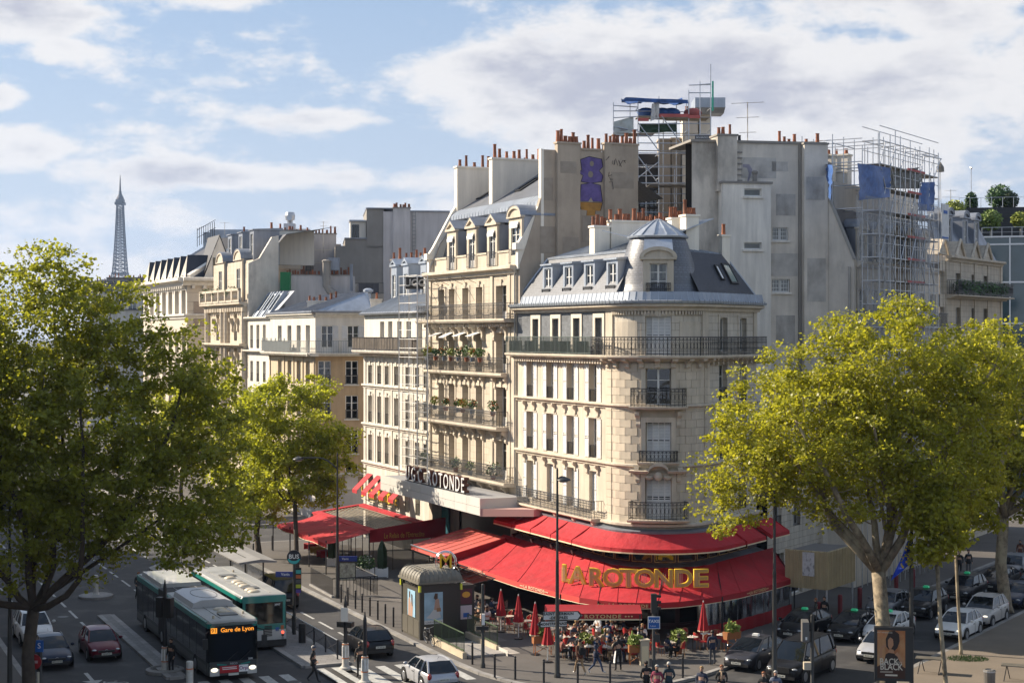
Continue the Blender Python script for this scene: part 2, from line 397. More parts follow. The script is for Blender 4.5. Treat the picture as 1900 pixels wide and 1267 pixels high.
# ---------------------------------------------------------------- building helpers
WCACHE={}
def win_meshes(w,h,kind):
 k=(round(w,2),round(h,2),kind)
 if k in WCACHE:return WCACHE[k]
 F=Frame((0,0),(1,0));f=MB();b=.07;x0,x1=-w/2,w/2
 f.box(F,x0,x0+b,0,.07,0,h);f.box(F,x1-b,x1,0,.07,0,h);f.box(F,x0+b,x1-b,0,.07,h-b,h);f.box(F,x0+b,x1-b,0,.07,0,b*1.3)
 if kind!='single':
  f.box(F,-.055,.055,-.015,.06,b*1.3,h-b)
  zs=[h*.70] if kind=='door' else([h*.36,h*.68] if h>1.3 else[h*.5])
  if kind=='panes':zs=[h*.34,h*.66]
  for zz in zs:
   f.box(F,x0+b,-.055,.01,.055,zz-.022,zz+.022);f.box(F,.055,x1-b,.01,.055,zz-.022,zz+.022)
 if kind=='door':f.box(F,x0+b,-.055,.012,.05,b*1.3,h*.22);f.box(F,.055,x1-b,.012,.05,b*1.3,h*.22)
 g=MB();g.quad(F(x0+b*.5,.035,b),F(x1-b*.5,.035,b),F(x1-b*.5,.035,h-b*.5),F(x0+b*.5,.035,h-b*.5))
 def curtain(fr):
  c=MB();nx=10;rows=[]
  for zz in(.05,h*.5,h-.03):
   rows.append([F(x0+.02+(w/2*fr if zz!=h*.5 else w/2*fr*.93)*i/nx,.13+.03*math.sin(i*2.6),zz) for i in range(nx+1)])
  c.sheet(rows);rows=[[(-p[0],p[1],p[2]) for p in r][::-1] for r in rows];c.sheet(rows);return c
 r=(f.mesh('window',WPAINT),g.mesh('pane',GLASS),[curtain(.55).mesh('curtain',CURT),curtain(.98).mesh('curtain',CURT)])
 WCACHE[k]=r;return r
def add_window(root,wpos,rz,w,h,kind='french',curtain=None,glass=None):
 f,g,cs=win_meshes(w,h,kind)
 o=inst('window',f,root,wpos,rz);p=link('pane',g,o)
 if curtain is None:curtain=random.choice((0,1,1,2,None))
 if curtain:link('curtain',cs[curtain-1],o)
 return o
SCACHE={}
def shutter_mesh(w,h):
 k=(round(w,2),round(h,2))
 if k in SCACHE:return SCACHE[k]
 F=Frame((0,0),(1,0));m=MB();b=.05
 m.box(F,0,b,-.04,0,0,h);m.box(F,w-b,w,-.04,0,0,h)
 for zz in(0,h*.5-b/2,h-b):m.box(F,b,w-b,-.04,0,zz,zz+b)
 z=b+.03
 while z<h-b-.06:
  if not(h*.5-b<z+.03<h*.5+b):m.quad(F(b,-.033,z),F(w-b,-.033,z),F(w-b,-.006,z+.075),F(b,-.006,z+.075))
  z+=.085
 SCACHE[k]=m.mesh('shutter',SHUT);return SCACHE[k]
def facade(root,F,x0,x1,z0,z1,ops,mat,rec=.30,name='wall',interior=True,y=0.):
 """a wall with real openings; each opening (x centre, z foot, w, h, options) gets reveals and a window"""
 ops=[o if len(o)>4 else(*o,{}) for o in ops]
 xs=set(F.breaks(x0,x1))|{x0,x1};zs={z0,z1}
 for x,z,w,h,_ in ops:xs|={x-w/2,x+w/2};zs|={z,min(z+h,z1)}
 xs=sorted(xs);zs=sorted(zs);mb=MB()
 def hole(a,b):
  for x,z,w,h,_ in ops:
   if x-w/2-1e-5<a<x+w/2+1e-5 and z-1e-5<b<z+h+1e-5:return True
 for i in range(len(xs)-1):
  if xs[i+1]-xs[i]<1e-5:continue
  run=None
  for j in range(len(zs)-1):
   if zs[j+1]-zs[j]<1e-5:continue
   if hole((xs[i]+xs[i+1])/2,(zs[j]+zs[j+1])/2):
    if run is not None:mb.quad(F(xs[i],y,run),F(xs[i+1],y,run),F(xs[i+1],y,zs[j]),F(xs[i],y,zs[j]));run=None
   elif run is None:run=zs[j]
  if run is not None:mb.quad(F(xs[i],y,run),F(xs[i+1],y,run),F(xs[i+1],y,z1),F(xs[i],y,z1))
 for x,z,w,h,o in ops:
  a,b,c,d=x-w/2,x+w/2,z,z+h;r=y+o.get('rec',rec)
  mb.quad(F(a,y,c),F(a,r,c),F(a,r,d),F(a,y,d));mb.quad(F(b,r,c),F(b,y,c),F(b,y,d),F(b,r,d))
  mb.quad(F(a,y,d),F(a,r,d),F(b,r,d),F(b,y,d));mb.quad(F(a,r,c),F(a,y,c),F(b,y,c),F(b,r,c))
 wall=part(name,mb,mat,root)
 for x,z,w,h,o in ops:
  k=o.get('kind','french');rr=y+o.get('rec',rec)
  if k:
   wo=add_window(root,F(x,rr-.02,z),F.ang(x),w,h,k,o.get('curtain'))
   if o.get('paint'):paint(wo,0,o['paint'])
  sh=o.get('shutter')
  if sh=='open':
   sw=o.get('sw',w*.5);me=shutter_mesh(sw,h)
   inst('shutter',me,root,F(x-w/2-sw,y-.01,z),F.ang(x));inst('shutter',me,root,F(x+w/2,y-.01,z),F.ang(x))
  elif sh=='closed':
   me=shutter_mesh(w/4,h)
   for i in range(4):inst('shutter',me,root,F(x-w/2+i*w/4,rr-.10-.03*(i%2),z),F.ang(x))
  elif sh=='ajar':
   me=shutter_mesh(w*.5,h);inst('shutter',me,root,F(x-w/2,rr-.08,z),F.ang(x));inst('shutter',me,root,F(x,rr-.06,z),F.ang(x))
  if o.get('rail'):railing(root,F,x-w/2,x+w/2,y+.05,z,o['rail'],IRON,'plain',ends=False)
  if o.get('frame'):
   fr=MB();fw=o['frame'];fm=o.get('fmat',mat);pr=o.get('fproud',.06)
   fr.box(F,x-w/2-fw,x-w/2,y-pr,y+.1,z,z+h+fw);fr.box(F,x+w/2,x+w/2+fw,y-pr,y+.1,z,z+h+fw);fr.box(F,x-w/2,x+w/2,y-pr,y+.1,z+h,z+h+fw)
   part('window_surround',fr,fm,root)
   if o.get('key'):fr=MB();fr.box(F,x-.14,x+.14,y-pr-.06,y-pr-.002,z+h-.02,z+h+fw+.18);part('keystone',fr,fm,root)
  if o.get('sill'):
   s=MB();s.box(F,x-w/2-.12,x+w/2+.12,y-.12,y+.1,z-.13,z-.003);parts('sill',s,o.get('fmat',mat),root)
 if interior:
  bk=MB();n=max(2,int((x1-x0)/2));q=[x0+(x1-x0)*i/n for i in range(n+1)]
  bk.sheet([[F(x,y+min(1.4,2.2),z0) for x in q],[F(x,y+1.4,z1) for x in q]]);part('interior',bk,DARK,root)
 return wall
def railing(root,F,x0,x1,y,z,h,mat,style='plain',ends=True,yin=0.,name='railing',gap=.12):
 m=MB();L=x1-x0;n=max(2,int(L/gap));t=.012
 m.box(F,x0,x1,y-.025,y+.025,z+h-.04,z+h);m.box(F,x0,x1,y-.015,y+.015,z+.08,z+.11)
 if style!='plain':m.box(F,x0,x1,y-.015,y+.015,z+h*.80,z+h*.80+.025);m.box(F,x0,x1,y-.015,y+.015,z+h*.25,z+h*.25+.02)
 for i in range(n+1):
  x=x0+L*i/n
  big=(i%9==0);tt=.02 if big else t
  if i in(0,n) or big:x=min(max(x,x0+tt),x1-tt)
  m.wedge(F,x-tt,x+tt,((y-tt,z),(y+tt,z),(y+tt,z+h-.04),(y-tt,z+h-.04)),ends=False) if not isinstance(F,Path) else bar(m,F,x,y,z,z+h-.04,tt)
  if style=='ornate' and i<n:
   xm=x0+L*(i+.5)/n;w_=L/n*.42
   for zc,rr in((z+h*.52,h*.2),(z+h*.88,h*.06)):
    k=8;pts=[F(xm+math.cos(2*math.pi*j/k)*w_,y,zc+math.sin(2*math.pi*j/k)*rr) for j in range(k+1)]
    m.tube(pts,.011,3,caps=False)
  if style=='lattice' and i<n:
   xa,xb=x,x0+L*(i+1)/n
   m.tube([F(xa,y,z+.1),F(xb,y,z+h*.45),F(xa,y,z+h*.8)],.011,3,caps=False);m.tube([F(xb,y,z+.1),F(xa,y,z+h*.45),F(xb,y,z+h*.8)],.011,3,caps=False)
 if ends:
  for x in(x0,x1):
   k=max(1,int(abs(y-yin)/gap));m.tube([F(x,y,z+h-.02),F(x,yin,z+h-.02)],.022,4);m.tube([F(x,y,z+.1),F(x,yin,z+.1)],.014,4)
   for i in range(1,k+1):
    yy=y+(yin-y)*i/(k+.5);bar(m,F,x,yy,z,z+h-.03,t)
 return part(name,m,mat,root)
def bar(m,F,x,y,z0,z1,t):
 c=F(x,y,0);a=F.ang(x);m.cube((c[0],c[1],(z0+z1)/2),(2*t,2*t,z1-z0),a)
def band(root,F,x0,x1,z,h,proj,mat,name='string_course',y=0.,inner=.05):
 """moulded string course"""
 m=MB();p=proj
 m.wedge(F,x0,x1,((y+inner,z),(y-p*.35,z),(y-p*.45,z+h*.35),(y-p,z+h*.6),(y-p,z+h*.92),(y-p*.8,z+h),(y+inner,z+h)));return part(name,m,mat,root)
def dentils(root,F,x0,x1,z,h,w,gap,proj,mat,y=0.,name='dentils'):
 m=MB();n=int((x1-x0)/(w+gap))
 for i in range(n):
  x=x0+(i+.5)*(x1-x0)/n;c=F(x,y-proj/2,z+h/2);m.cube(c,(w,proj,h),F.ang(x))
 return part(name,m,mat,root,kind='stuff')
def console(m,F,x,z,w,h,d,y=0.):
 """scrolled bracket under a balcony or sill"""
 prof=[(y+.02,z),(y-d,z),(y-d*1.02,z-h*.14),(y-d*.92,z-h*.27),(y-d*.62,z-h*.36),(y-d*.42,z-h*.48),(y-d*.36,z-h*.66),(y-d*.44,z-h*.80),(y-d*.36,z-h*.94),(y-d*.12,z-h),(y+.02,z-h)]
 m.wedge(F,x-w/2,x+w/2,prof)
POTS=[]
def pot_meshes():
 for r,h in((.13,.55),(.14,.75),(.12,.95),(.15,.42)):
  m=MB();m.lathe((0,0,0),[(r*1.12,0),(r*1.0,.05),(r*.86,h*.5),(r*.8,h*.9),(r*.95,h*.93),(r*.95,h),(r*.7,h),(r*.66,h*.8)],9)
  POTS.append((m.mesh('chimney_pot',TERRA,True,angle=40),m.mesh('chimney_pot',TERRA_D,True,angle=40)))
def chimney(root,F,x0,x1,y0,y1,z0,z1,mat,n=6,dark=False,cap=None,pots='y',name='chimney'):
 if not POTS:pot_meshes()
 m=MB();m.box(F,x0,x1,y0,y1,z0,z1);ch=part(name,m,mat,root)
 c=MB();c.box(F,x0-.07,x1+.07,y0-.07,y1+.07,z1,z1+.12);k=part('cap',c,cap or mat,ch)
 for i in range(n):
  f=(i+.5+random.uniform(-.22,.22))/n
  x,y=((x0+x1)/2,y0+(y1-y0)*f) if pots=='y' else(x0+(x1-x0)*f,(y0+y1)/2)
  me=random.choice(POTS)[1 if dark and random.random()<.75 else 0]
  s=random.uniform(.85,1.2);inst('chimney_pot',me,ch,F(x,y,z1+.12),random.random()*6,(s*.95,s*.95,s*.88))
 return ch
def zinc_roof(root,F,a,b,c,d,gap=.62,mat=None,name='roof',seams=True):
 """standing-seam sheet: a,b eaves left/right, c,d top right/left, all (x,y,z) in F"""
 mat=mat or ZINC;P=[Vector(F(*p)) for p in(a,b,c,d)]
 m=MB();m.quad(*P);rf=part(name,m,mat,root)
 if seams:
  L=max((P[1]-P[0]).length,(P[2]-P[3]).length);n=max(1,int(L/gap));nor=(P[1]-P[0]).cross(P[3]-P[0]).normalized()
  if nor.z<0:nor=-nor
  for i in range(n+1):
   f=i/n;p,q=P[0].lerp(P[1],f),P[3].lerp(P[2],f)
   if(p-q).length<.3:continue
   s=MB();e=(P[1]-P[0]).normalized()*.025;hh=nor*.055
   s.add([p-e,p+e,p+e+hh,p-e+hh,q-e,q+e,q+e+hh,q-e+hh],((0,1,2,3),(4,7,6,5),(3,2,6,7),(1,5,6,2),(0,3,7,4)))
   part('seam',s,mat,rf)
 return rf
def skylight(root,F,x,y0,z0,y1,z1,w,name='skylight',mat=None):
 """roof window lying on a slope from (y0,z0) to (y1,z1)"""
 m=MB();L=math.hypot(y1-y0,z1-z0);ny,nz=-(z1-z0)/L,(y1-y0)/L
 def q(xx,f,up):return F(xx,y0+(y1-y0)*f+ny*up,z0+(z1-z0)*f+nz*up)
 for xa,xb,fa,fb in((x-w/2,x-w/2+.09,0,1),(x+w/2-.09,x+w/2,0,1),(x-w/2+.09,x+w/2-.09,0,.08),(x-w/2+.09,x+w/2-.09,.92,1)):
  v=[q(xa,fa,-.02),q(xb,fa,-.02),q(xb,fb,-.02),q(xa,fb,-.02),q(xa,fa,.1),q(xb,fa,.1),q(xb,fb,.1),q(xa,fb,.1)]
  m.add(v,((4,5,6,7),(0,1,5,4),(1,2,6,5),(2,3,7,6),(3,0,4,7)))
 o=part(name,m,BLACKP,root);g=MB();g.quad(q(x-w/2+.08,.05,.06),q(x+w/2-.08,.05,.06),q(x+w/2-.08,.95,.06),q(x-w/2+.08,.95,.06));part('pane',g,mat or GLASS_D,o);return o
def dormer(root,F,x,y,z,w,h,depth,style,mat,roof=None,ww=None,wh=None,kind='french',rail=0.,blind=False):
 """dormer whose front stands at depth y with its foot at z"""
 roof=roof or ZINC;ww=ww or w*.62;wh=wh or h*.86
 o=thing_part('dormer',root,F(x,y,z))
 m=MB();a,b=x-w/2,x+w/2;c,d=x-ww/2,x+ww/2;e=y+.16
 m.box(F,a,c,y,e,z,z+h);m.box(F,d,b,y,e,z,z+h);m.box(F,c,d,y,e,z+wh,z+h)
 part('front',m,mat,o)
 k=MB();k.box(F,a,a+.08,e,y+depth,z,z+h);k.box(F,b-.08,b,e,y+depth,z,z+h);parts('cheek',k,roof,o)
 r=MB();t=MB();ov=.12
 if style=='flat':
  r.wedge(F,a-ov,b+ov,((y-.15,z+h),(y-.15,z+h+.10),(y+depth+.3,z+h+.28),(y+depth+.3,z+h)))
 elif style=='pediment':
  ph=w*.36
  t.wedge(F,a-ov,b+ov,((y-.14,z+h),(y-.14,z+h+.12),(y+.2,z+h+.12),(y+.2,z+h)))
  vs=[]
  for yy in(y-.14,y+.2):vs+=[F(a-ov,yy,z+h+.12),F(b+ov,yy,z+h+.12),F(x,yy,z+h+.12+ph),F(a+.12,yy,z+h+.17),F(b-.12,yy,z+h+.17),F(x,yy,z+h+ph-.08)]
  t.add(vs,((0,3,5,2),(0,1,4,3),(1,2,5,4),(2,8,6,0),(1,7,8,2),(3,4,10,9),(4,5,11,10),(5,3,9,11)))
  t.add([F(a,y+.0,z+h+.12),F(b,y+.0,z+h+.12),F(x,y+.0,z+h+ph)],((0,1,2),))
  for sgn in(-1,1):
   ee=x+sgn*(w/2+ov);rr=[F(ee,y-.16,z+h+.12),F(x,y-.16,z+h+.15+ph),F(x,y+depth,z+h+.15+ph),F(ee,y+depth,z+h+.12)]
   r.add(rr+[(p[0],p[1],p[2]+.05) for p in rr],((0,1,2,3),(4,5,6,7),(0,1,5,4),(0,3,7,4)))
 else: # 'arch'
  n=10;ph=w*.34;fr,bk=[],[]
  for rr_,y_,y2_ in((1.0,y-.14,y+.2),):
   o1=[(x-(w/2+ov)*math.cos(math.pi*i/n),z+h+ph*math.sin(math.pi*i/n)) for i in range(n+1)]
   i1=[(x-(w/2-.08)*math.cos(math.pi*i/n),z+h+(ph-.2)*math.sin(math.pi*i/n)) for i in range(n+1)]
   t.sheet([[F(p[0],y_,p[1]) for p in o1],[F(p[0],y_,p[1]) for p in i1],[F(p[0],y_+.12,p[1]) for p in i1]])
   t.add([F(p[0],y_+.12,p[1]) for p in i1],(tuple(range(n+1)),))
   t.sheet([[F(p[0],y_,p[1]) for p in o1],[F(p[0],y2_,p[1]) for p in o1]])
   t.wedge(F,a-ov,b+ov,((y-.15,z+h-.1),(y-.15,z+h),(y+.2,z+h),(y+.2,z+h-.1)))
   r.sheet([[F(p[0],y-.17,p[1]+.03) for p in o1],[F(p[0],y+depth,p[1]+.03) for p in o1]])
   r.sheet([[F(p[0],y-.17,p[1]+.09) for p in o1],[F(p[0],y-.17,p[1]-.0) for p in o1]]);r.sheet([[F(p[0],y-.17,p[1]+.09) for p in o1],[F(p[0],y+depth,p[1]+.09) for p in o1]])
 if t.v:part('pediment',t,mat,o)
 part('dormer_roof',r,roof,o)
 add_window_sub(o,F(x,e-.08,z+.02),F.ang(x),ww,wh-.02,kind)
 if rail:railing(o,F,c-.12,d+.12,y-.12,z,rail,IRON,'plain',ends=False)
 bk=MB();bk.quad(F(a+.09,y+.6,z),F(b-.09,y+.6,z),F(b-.09,y+.6,z+h),F(a+.09,y+.6,z+h));part('interior',bk,DARK,o)
 return o
def thing_part(name,root,wpos):
 o=bpy.data.objects.new(name,None);COL.objects.link(o);o.parent=root;w=wloc(root);o.location=(wpos[0]-w.x,wpos[1]-w.y,wpos[2]-w.z);o.empty_display_size=.2;return o
def add_window_sub(root,wpos,rz,w,h,kind):
 f,g,cs=win_meshes(w,h,kind);inst('window',f,root,wpos,rz);inst('pane',g,root,wpos,rz)
 if random.random()<.5:inst('curtain',cs[0],root,wpos,rz)
def antenna(pos,h,label,arms=((.95,1.0),(.78,.6),(.55,.5)),rz=.3):
 o=thing('rooftop_antenna',label,'antenna',pos);m=MB();m.tube([(0,0,0),(0,0,h)],.035,5);lpart('mast',m,PIPE,o)
 for f,L in arms:
  a=MB();c,s=math.cos(rz),math.sin(rz);a.tube([(-L*c,-L*s,h*f),(L*c,L*s,h*f)],.02,4)
  for i in range(5):
   q=-L+2*L*i/4;a.tube([(q*c+s*.3,q*s-c*.3,h*f),(q*c-s*.3,q*s+c*.3,h*f)],.012,3)
  lpart('aerial',a,PIPE,o)
 return o
def leafball(c,r,n,seed=0,squash=.8,size=.09):
 """loose ball of small leaf blades"""
 g=np.random.default_rng(seed);m=MB()
 p=g.normal(size=(n,3));p/=np.linalg.norm(p,axis=1)[:,None];p*=(r*g.random(n)**.45)[:,None];p[:,2]*=squash
 for q in p:
  t=Vector(g.normal(size=3)).normalized();u=t.orthogonal().normalized();s=size*(.6+.8*g.random());k=Vector(c)+Vector(q)
  m.add((k-t*s,k+u*s*.5,k+t*s,k-u*s*.5),((0,1,2,3),))
 return m
# ---------------------------------------------------------------- the street plan
U=Vector((-0.4048,0.9144,0));NA=Vector((-0.9144,-0.4048,0)) # boulevard direction, its right-hand facades' outward normal
V=Vector((0.545,0.839,0));NB=Vector((0.839,-0.545,0)) # side boulevard on the right
P0=Vector(((1137-950)/FOC*96,96,0))
def tA(px,off=0.):
 k=(px-950)/FOC;q=P0+NA*off;return(q.x-k*q.y)/(k*U.y-U.x)
LA=tA(960)
ORD=['first','second','third','fourth','fifth','sixth','seventh','eighth','ninth','tenth']
RP=Path(P0+U*LA,-U,LA,3.0,R_(123.1),7.3);LX=RP.La+RP.arc+8.6
P1=RP.B.p.copy();FB=RP.B
def tB(px):
 return FB.x(px)
def FA(px_left):t=tA(px_left);return Frame(P0+U*t,-U)

# ================================================================ corner building above the cafe
def corner_building():
 F=RP;A=RP.A;La,arc,L=RP.La,RP.arc,RP.L;m_=La+arc/2
 o=thing('corner_apartment_building','cream stone corner building with rounded corner, slate mansard and domed turret above the red awnings','building',F(m_,0,0))
 wx=[A.x(p) for p in(984,1021,1059,1100.5)]
 rx=[La+arc+2.6,La+arc+5.3]
 z5,zs1,zs2,zb=15.78,12.72,9.32,6.1
 rows=[(12.95,2.25),(9.62,2.35),(6.42,2.4)]
 # --- plain facade, left run
 ops=[]
 for r,(z,h) in enumerate(rows):
  for i,x in enumerate(wx):
   so='open'
   if r==2 and i in(1,3):so='ajar'
   ops.append((x,z,1.05,h,dict(shutter=so,sw=.56,rec=.34,rail=(.75 if r<2 else None),curtain=random.choice((0,1)))))
 facade(o,F,0,La-.75,zb,z5-.35,ops,STONE,name='wall')
 # --- right run
 ops=[(x,z,1.15,h,dict(rec=.34,rail=.9,shutter='open' if r==1 else None)) for r,(z,h) in enumerate(rows) for x in rx]
 facade(o,F,La+arc+.6,L,zb,z5-.35,ops,STONE_C,name='wall')
 # --- rounded corner: recessed joints behind single stone blocks
 ops=[(m_,12.9,1.45,2.15,dict(kind='french',rec=.36,curtain=0)),(m_,9.75,1.45,2.2,dict(shutter='closed',kind=None,rec=.36)),(m_,6.42,1.5,2.35,dict(shutter='closed',kind=None,rec=.36))]
 facade(o,F,La-.75,La+arc+.6,zb,z5-.35,ops,JOINT,name='wall')
 bc={}
 def block(w,h,d):
  k=(round(w,2),round(h,2),d)
  if k not in bc:
   q=MB();f0=Frame((0,0),(1,0));q.box(f0,-w/2,w/2,-d,.02,.008,h-.008);bc[k]=q.mesh('stone_block',BLOCK)
  return bc[k]
 z=zb;row=0;hole=[(12.9-.02,15.05+.35,m_-1.0,m_+1.0),(9.73,11.95+.3,m_-1.0,m_+1.0),(6.4,8.77+.3,m_-1.03,m_+1.03)]
 while z<z5-.5:
  h=min(.46,z5-.36-z);xs0,xs1=La-.75,La+arc+.6
  # pilaster quoins either side, block courses between
  for xa,xb,d,nb in((xs0,La,.10,1),(La+arc-.02,xs1,.10,1),(La,La+arc-.02,.035,8)):
   for i in range(nb):
    sh=(.5 if row%2 else 0) if nb>1 else 0
    a,b=xa+(xb-xa)*max(0,i-sh)/nb,xa+(xb-xa)*(i+1-sh)/nb
    if nb>1 and i==nb-1 and sh:bs=[(a,b),(b,xb)]
    else:bs=[(a,b)]
    for p,q in bs:
     segs=[(p,q)]
     for h0,h1,hx0,hx1 in hole:
      if z+h>h0+.05 and z<h1-.05:
       ns=[]
       for s0,s1 in segs:
        if s1<=hx0 or s0>=hx1:ns.append((s0,s1))
        else:
         if s0<hx0:ns.append((s0,hx0))
         if s1>hx1:ns.append((hx1,s1))
       segs=ns
     for s0,s1 in segs:
      if s1-s0>.12:
       x=(s0+s1)/2;inst('stone_block',block(s1-s0-.010,h,d),o,F(x,-.012 if nb>1 else 0,z),F.ang(x))
  z+=.46;row+=1
 # surrounds of the three corner windows
 for z,h,w in((12.9,2.15,1.45),(9.75,2.2,1.45),(6.42,2.35,1.5)):
  s=MB();a,b=m_-w/2,m_+w/2
  s.box(F,a-.26,a,-.11,.3,z-.02,z+h+.28);s.box(F,b,b+.26,-.11,.3,z-.02,z+h+.28);s.box(F,a,b,-.11,.3,z+h,z+h+.28)
  if z<12:console(s,F,a-.42,z+h+.62,.26,.9,.32);console(s,F,b+.42,z+h+.62,.26,.9,.32)
  part('window_surround',s,STONE,o)
 hood=MB();z=9.0;n=10
 hood.wedge(F,m_-1.55,m_-.5,((.02,z),(-.42,z+.05),(-.5,z+.18),(.02,z+.24)));hood.wedge(F,m_+.5,m_+1.55,((.02,z),(-.42,z+.05),(-.5,z+.18),(.02,z+.24)))
 pts=[(m_-.5*math.cos(math.pi*i/n),z+.05+.42*math.sin(math.pi*i/n)) for i in range(n+1)]
 for(a,za),(b,zb_) in zip(pts[:-1],pts[1:]):
  hood.add([F(a,.02,za),F(b,.02,zb_),F(b,.02,zb_+.18),F(a,.02,za+.18),F(a,-.48,za),F(b,-.48,zb_),F(b,-.48,zb_+.18),F(a,-.48,za+.18)],((4,5,6,7),(3,7,6,2),(0,1,5,4)))
 c0=F(m_,-.22,z-.12);hood.ball(c0,.26,8,5,(1,.7,1))
 for sx in(-.5,.5):c0=F(m_+sx,-.16,z-.2);hood.ball(c0,.2,7,4,(1.3,.6,.7))
 part('arched_hood',hood,STONE,o)
 # string courses, consoles
 band(o,F,0,L,zs1-.05,.30,.26,STONE);band(o,F,0,L,zs2-.1,.32,.24,STONE)
 band(o,F,La-.8,L,zb-.34,.40,.42,STONE,'base_course')
 for zz,hh in((zs1-.05,.62),(zs2-.1,.6)):
  c=MB()
  for x in wx:
   for sx in(-.72,.72):console(c,F,x+sx,zz,.17,hh,.26)
  parts('console',c,STONE,o)
 r=MB()
 for x in wx:
  for z,h in rows[:2]:r.box(F,x-.95,x+.95,-.05,.05,z+h+.03,z+h+.14)
 parts('window_hood',r,STONE,o)
 # fifth-floor balcony
 d=MB();d.wedge(F,-.4,L,((.05,z5-.36),(-.28,z5-.34),(-.34,z5-.22),(.05,z5-.2)));part('frieze',d,STONE,o)
 dentils(o,F,.2,La-.6,z5-.52,.30,.17,.17,.42,STONE)
 c=MB()
 for i in range(9):
  x=La-.3+(arc+.5)*i/8;console(c,F,x,z5-.2,.26,.55,.62)
 for i in range(12):console(c,F,La+arc+.9+i*.66,z5-.2,.2,.4,.55)
 parts('console',c,STONE,o)
 s=MB();s.wedge(F,-.4,L+.1,((.3,z5-.2),(-.68,z5-.2),(-.76,z5-.1),(-.76,z5),(.3,z5+.01)));part('balcony_slab',s,STONE,o)
 railing(o,F,-.35,La-1.5,-.68,z5,1.08,IRON_G,'plain',yin=.1,gap=.13)
 railing(o,F,La-1.5,L,-.68,z5,1.08,IRON,'ornate',yin=.1,gap=.19)
 pn=MB()
 for i in range(5):pn.box(F,.1+i*2.4,2.1+i*2.4,-.62,-.605,z5+.12,z5+.8)
 parts('balcony_screen',pn,thin_glass('tinted_screen',(.45,.5,.48),.06),o)
 # fifth floor walls
 zt=18.35
 ops=[(x,z5,.95,2.2,dict(kind='door',rec=.34,frame=.26,fmat=WPAINT_S,fproud=.07,curtain=random.choice((0,1,2)))) for x in[A.x(p) for p in(995,1032,1071,1112)]]
 facade(o,F,0,La-.75,z5,zt,ops,SLATE_P,name='wall')
 ops=[(m_,z5,1.5,2.25,dict(kind=None,shutter='closed',rec=.3,frame=.22,fproud=.08,key=True))]+[(x,z5+.2,1.0,2.0,dict(rec=.3,frame=.2,fproud=.05,sill=True,kind='single',curtain=2)) for x in rx]
 facade(o,F,La-.75,L,z5,zt,ops,STONE_C,name='wall')
 q=MB();q.box(F,La-.75,La+.1,-.10,.2,z5,zt);q.box(F,La+arc-.25,La+arc+.5,-.08,.2,z5,zt);q.box(F,L-.5,L,-.06,.2,z5,zt)
 for a,b in((La+.35,m_-1.25),(m_+1.25,La+arc-.45)):q.box(F,a,b,-.035,.1,z5+.4,z5+1.95)
 parts('pilaster',q,STONE,o)
 band(o,F,-.1,L+.1,zt,.42,.5,STONE,'cornice');dentils(o,F,La+.1,La+arc-.2,zt-.22,.2,.10,.09,.16,STONE)
 # zinc gutter and apron
 g=MB();g.wedge(F,-.1,L+.12,((.3,zt+.42),(-.62,zt+.42),(-.66,zt+.56),(-.5,zt+.60),(.3,zt+.62)));part('gutter',g,ZINC,o)
 gb=MB();n=int(L/.34)
 for i in range(n):x=(i+.5)*L/n;bar(gb,F,x,-.64,zt+.44,zt+.64,.018)
 parts('gutter_bracket',gb,ZINC_D,o)
 za=zt+.6
 xs=F.breaks(0,L);nx=24;xs=sorted(set(xs)|{La*i/nx for i in range(nx+1)}|{La+arc+7.3*i/14 for i in range(17)})
 ap=MB()
 for x0,x1 in zip(xs[:-1],xs[1:]):ap.quad(F(x0,.0,za),F(x1,.0,za),F(x1,.12,za+.5),F(x0,.12,za+.5))
 part('zinc_apron',ap,ZINC_A,o)
 rb=MB()
 for x in xs[::1]:
  p,q2=Vector(F(x,.0,za+.015)),Vector(F(x,.12,za+.515));rb.tube([p,q2],.02,4)
 parts('seam',rb,ZINC,o)
 # mansard slopes (left run; right run has its shade put into a darker slate)
 z0,z1=za+.5,21.9
 # party wall coping closing the left end
 m=MB();m.quad(F(.1,.12,z0),F(La+.2,.12,z0),F(La+.2,1.5,z1),F(1.6,1.5,z1));part('mansard_slope',m,SLATE,o)
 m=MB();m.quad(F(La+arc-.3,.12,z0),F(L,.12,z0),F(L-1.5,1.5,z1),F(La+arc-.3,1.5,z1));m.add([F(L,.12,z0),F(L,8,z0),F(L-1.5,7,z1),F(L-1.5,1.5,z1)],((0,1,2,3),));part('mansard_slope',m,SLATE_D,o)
 e=MB();e.tube([F(L,.12,z0),F(L-1.5,1.5,z1)],.07,5);e.tube([F(.1,.12,z0),F(1.6,1.5,z1)],.10,5);e.wedge(F,1.5,La+.3,((1.42,z1-.05),(1.40,z1+.06),(1.7,z1+.14),(1.7,z1)));parts('ridge_flashing',e,ZINC,o)
 for x in(rx[1]-.15,rx[1]+1.2):pass
 sl_=(1.5-.12)/(z1-z0);skylight(o,F,rx[0]+1.1,.10+sl_*.8,z0+.8,.10+sl_*1.7,z0+1.7,.5,mat=WHITE);skylight(o,F,rx[0]+2.5,.10+sl_*.6,z0+.6,.10+sl_*1.85,z0+1.85,1.0,mat=M('sky_pane',(.22,.28,.26),.1,spec=.8))
 # upper zinc roofs
 zinc_roof(o,F,(1.6,1.5,z1),(La+.3,1.5,z1),(La-1.0,7.4,24.0),(5.0,7.4,24.0),.62,ZINC)
 zinc_roof(o,RP.B,(-.3,1.5,z1),(5.8,1.5,z1),(3.6,6.5,22.9),(-.5,6.5,23.2),.62,ZINC)
 w=MB();w.box(RP.A,.02,.3,.4,9,z0-1,z0+.9);parts('coping',w,ZINC,o)
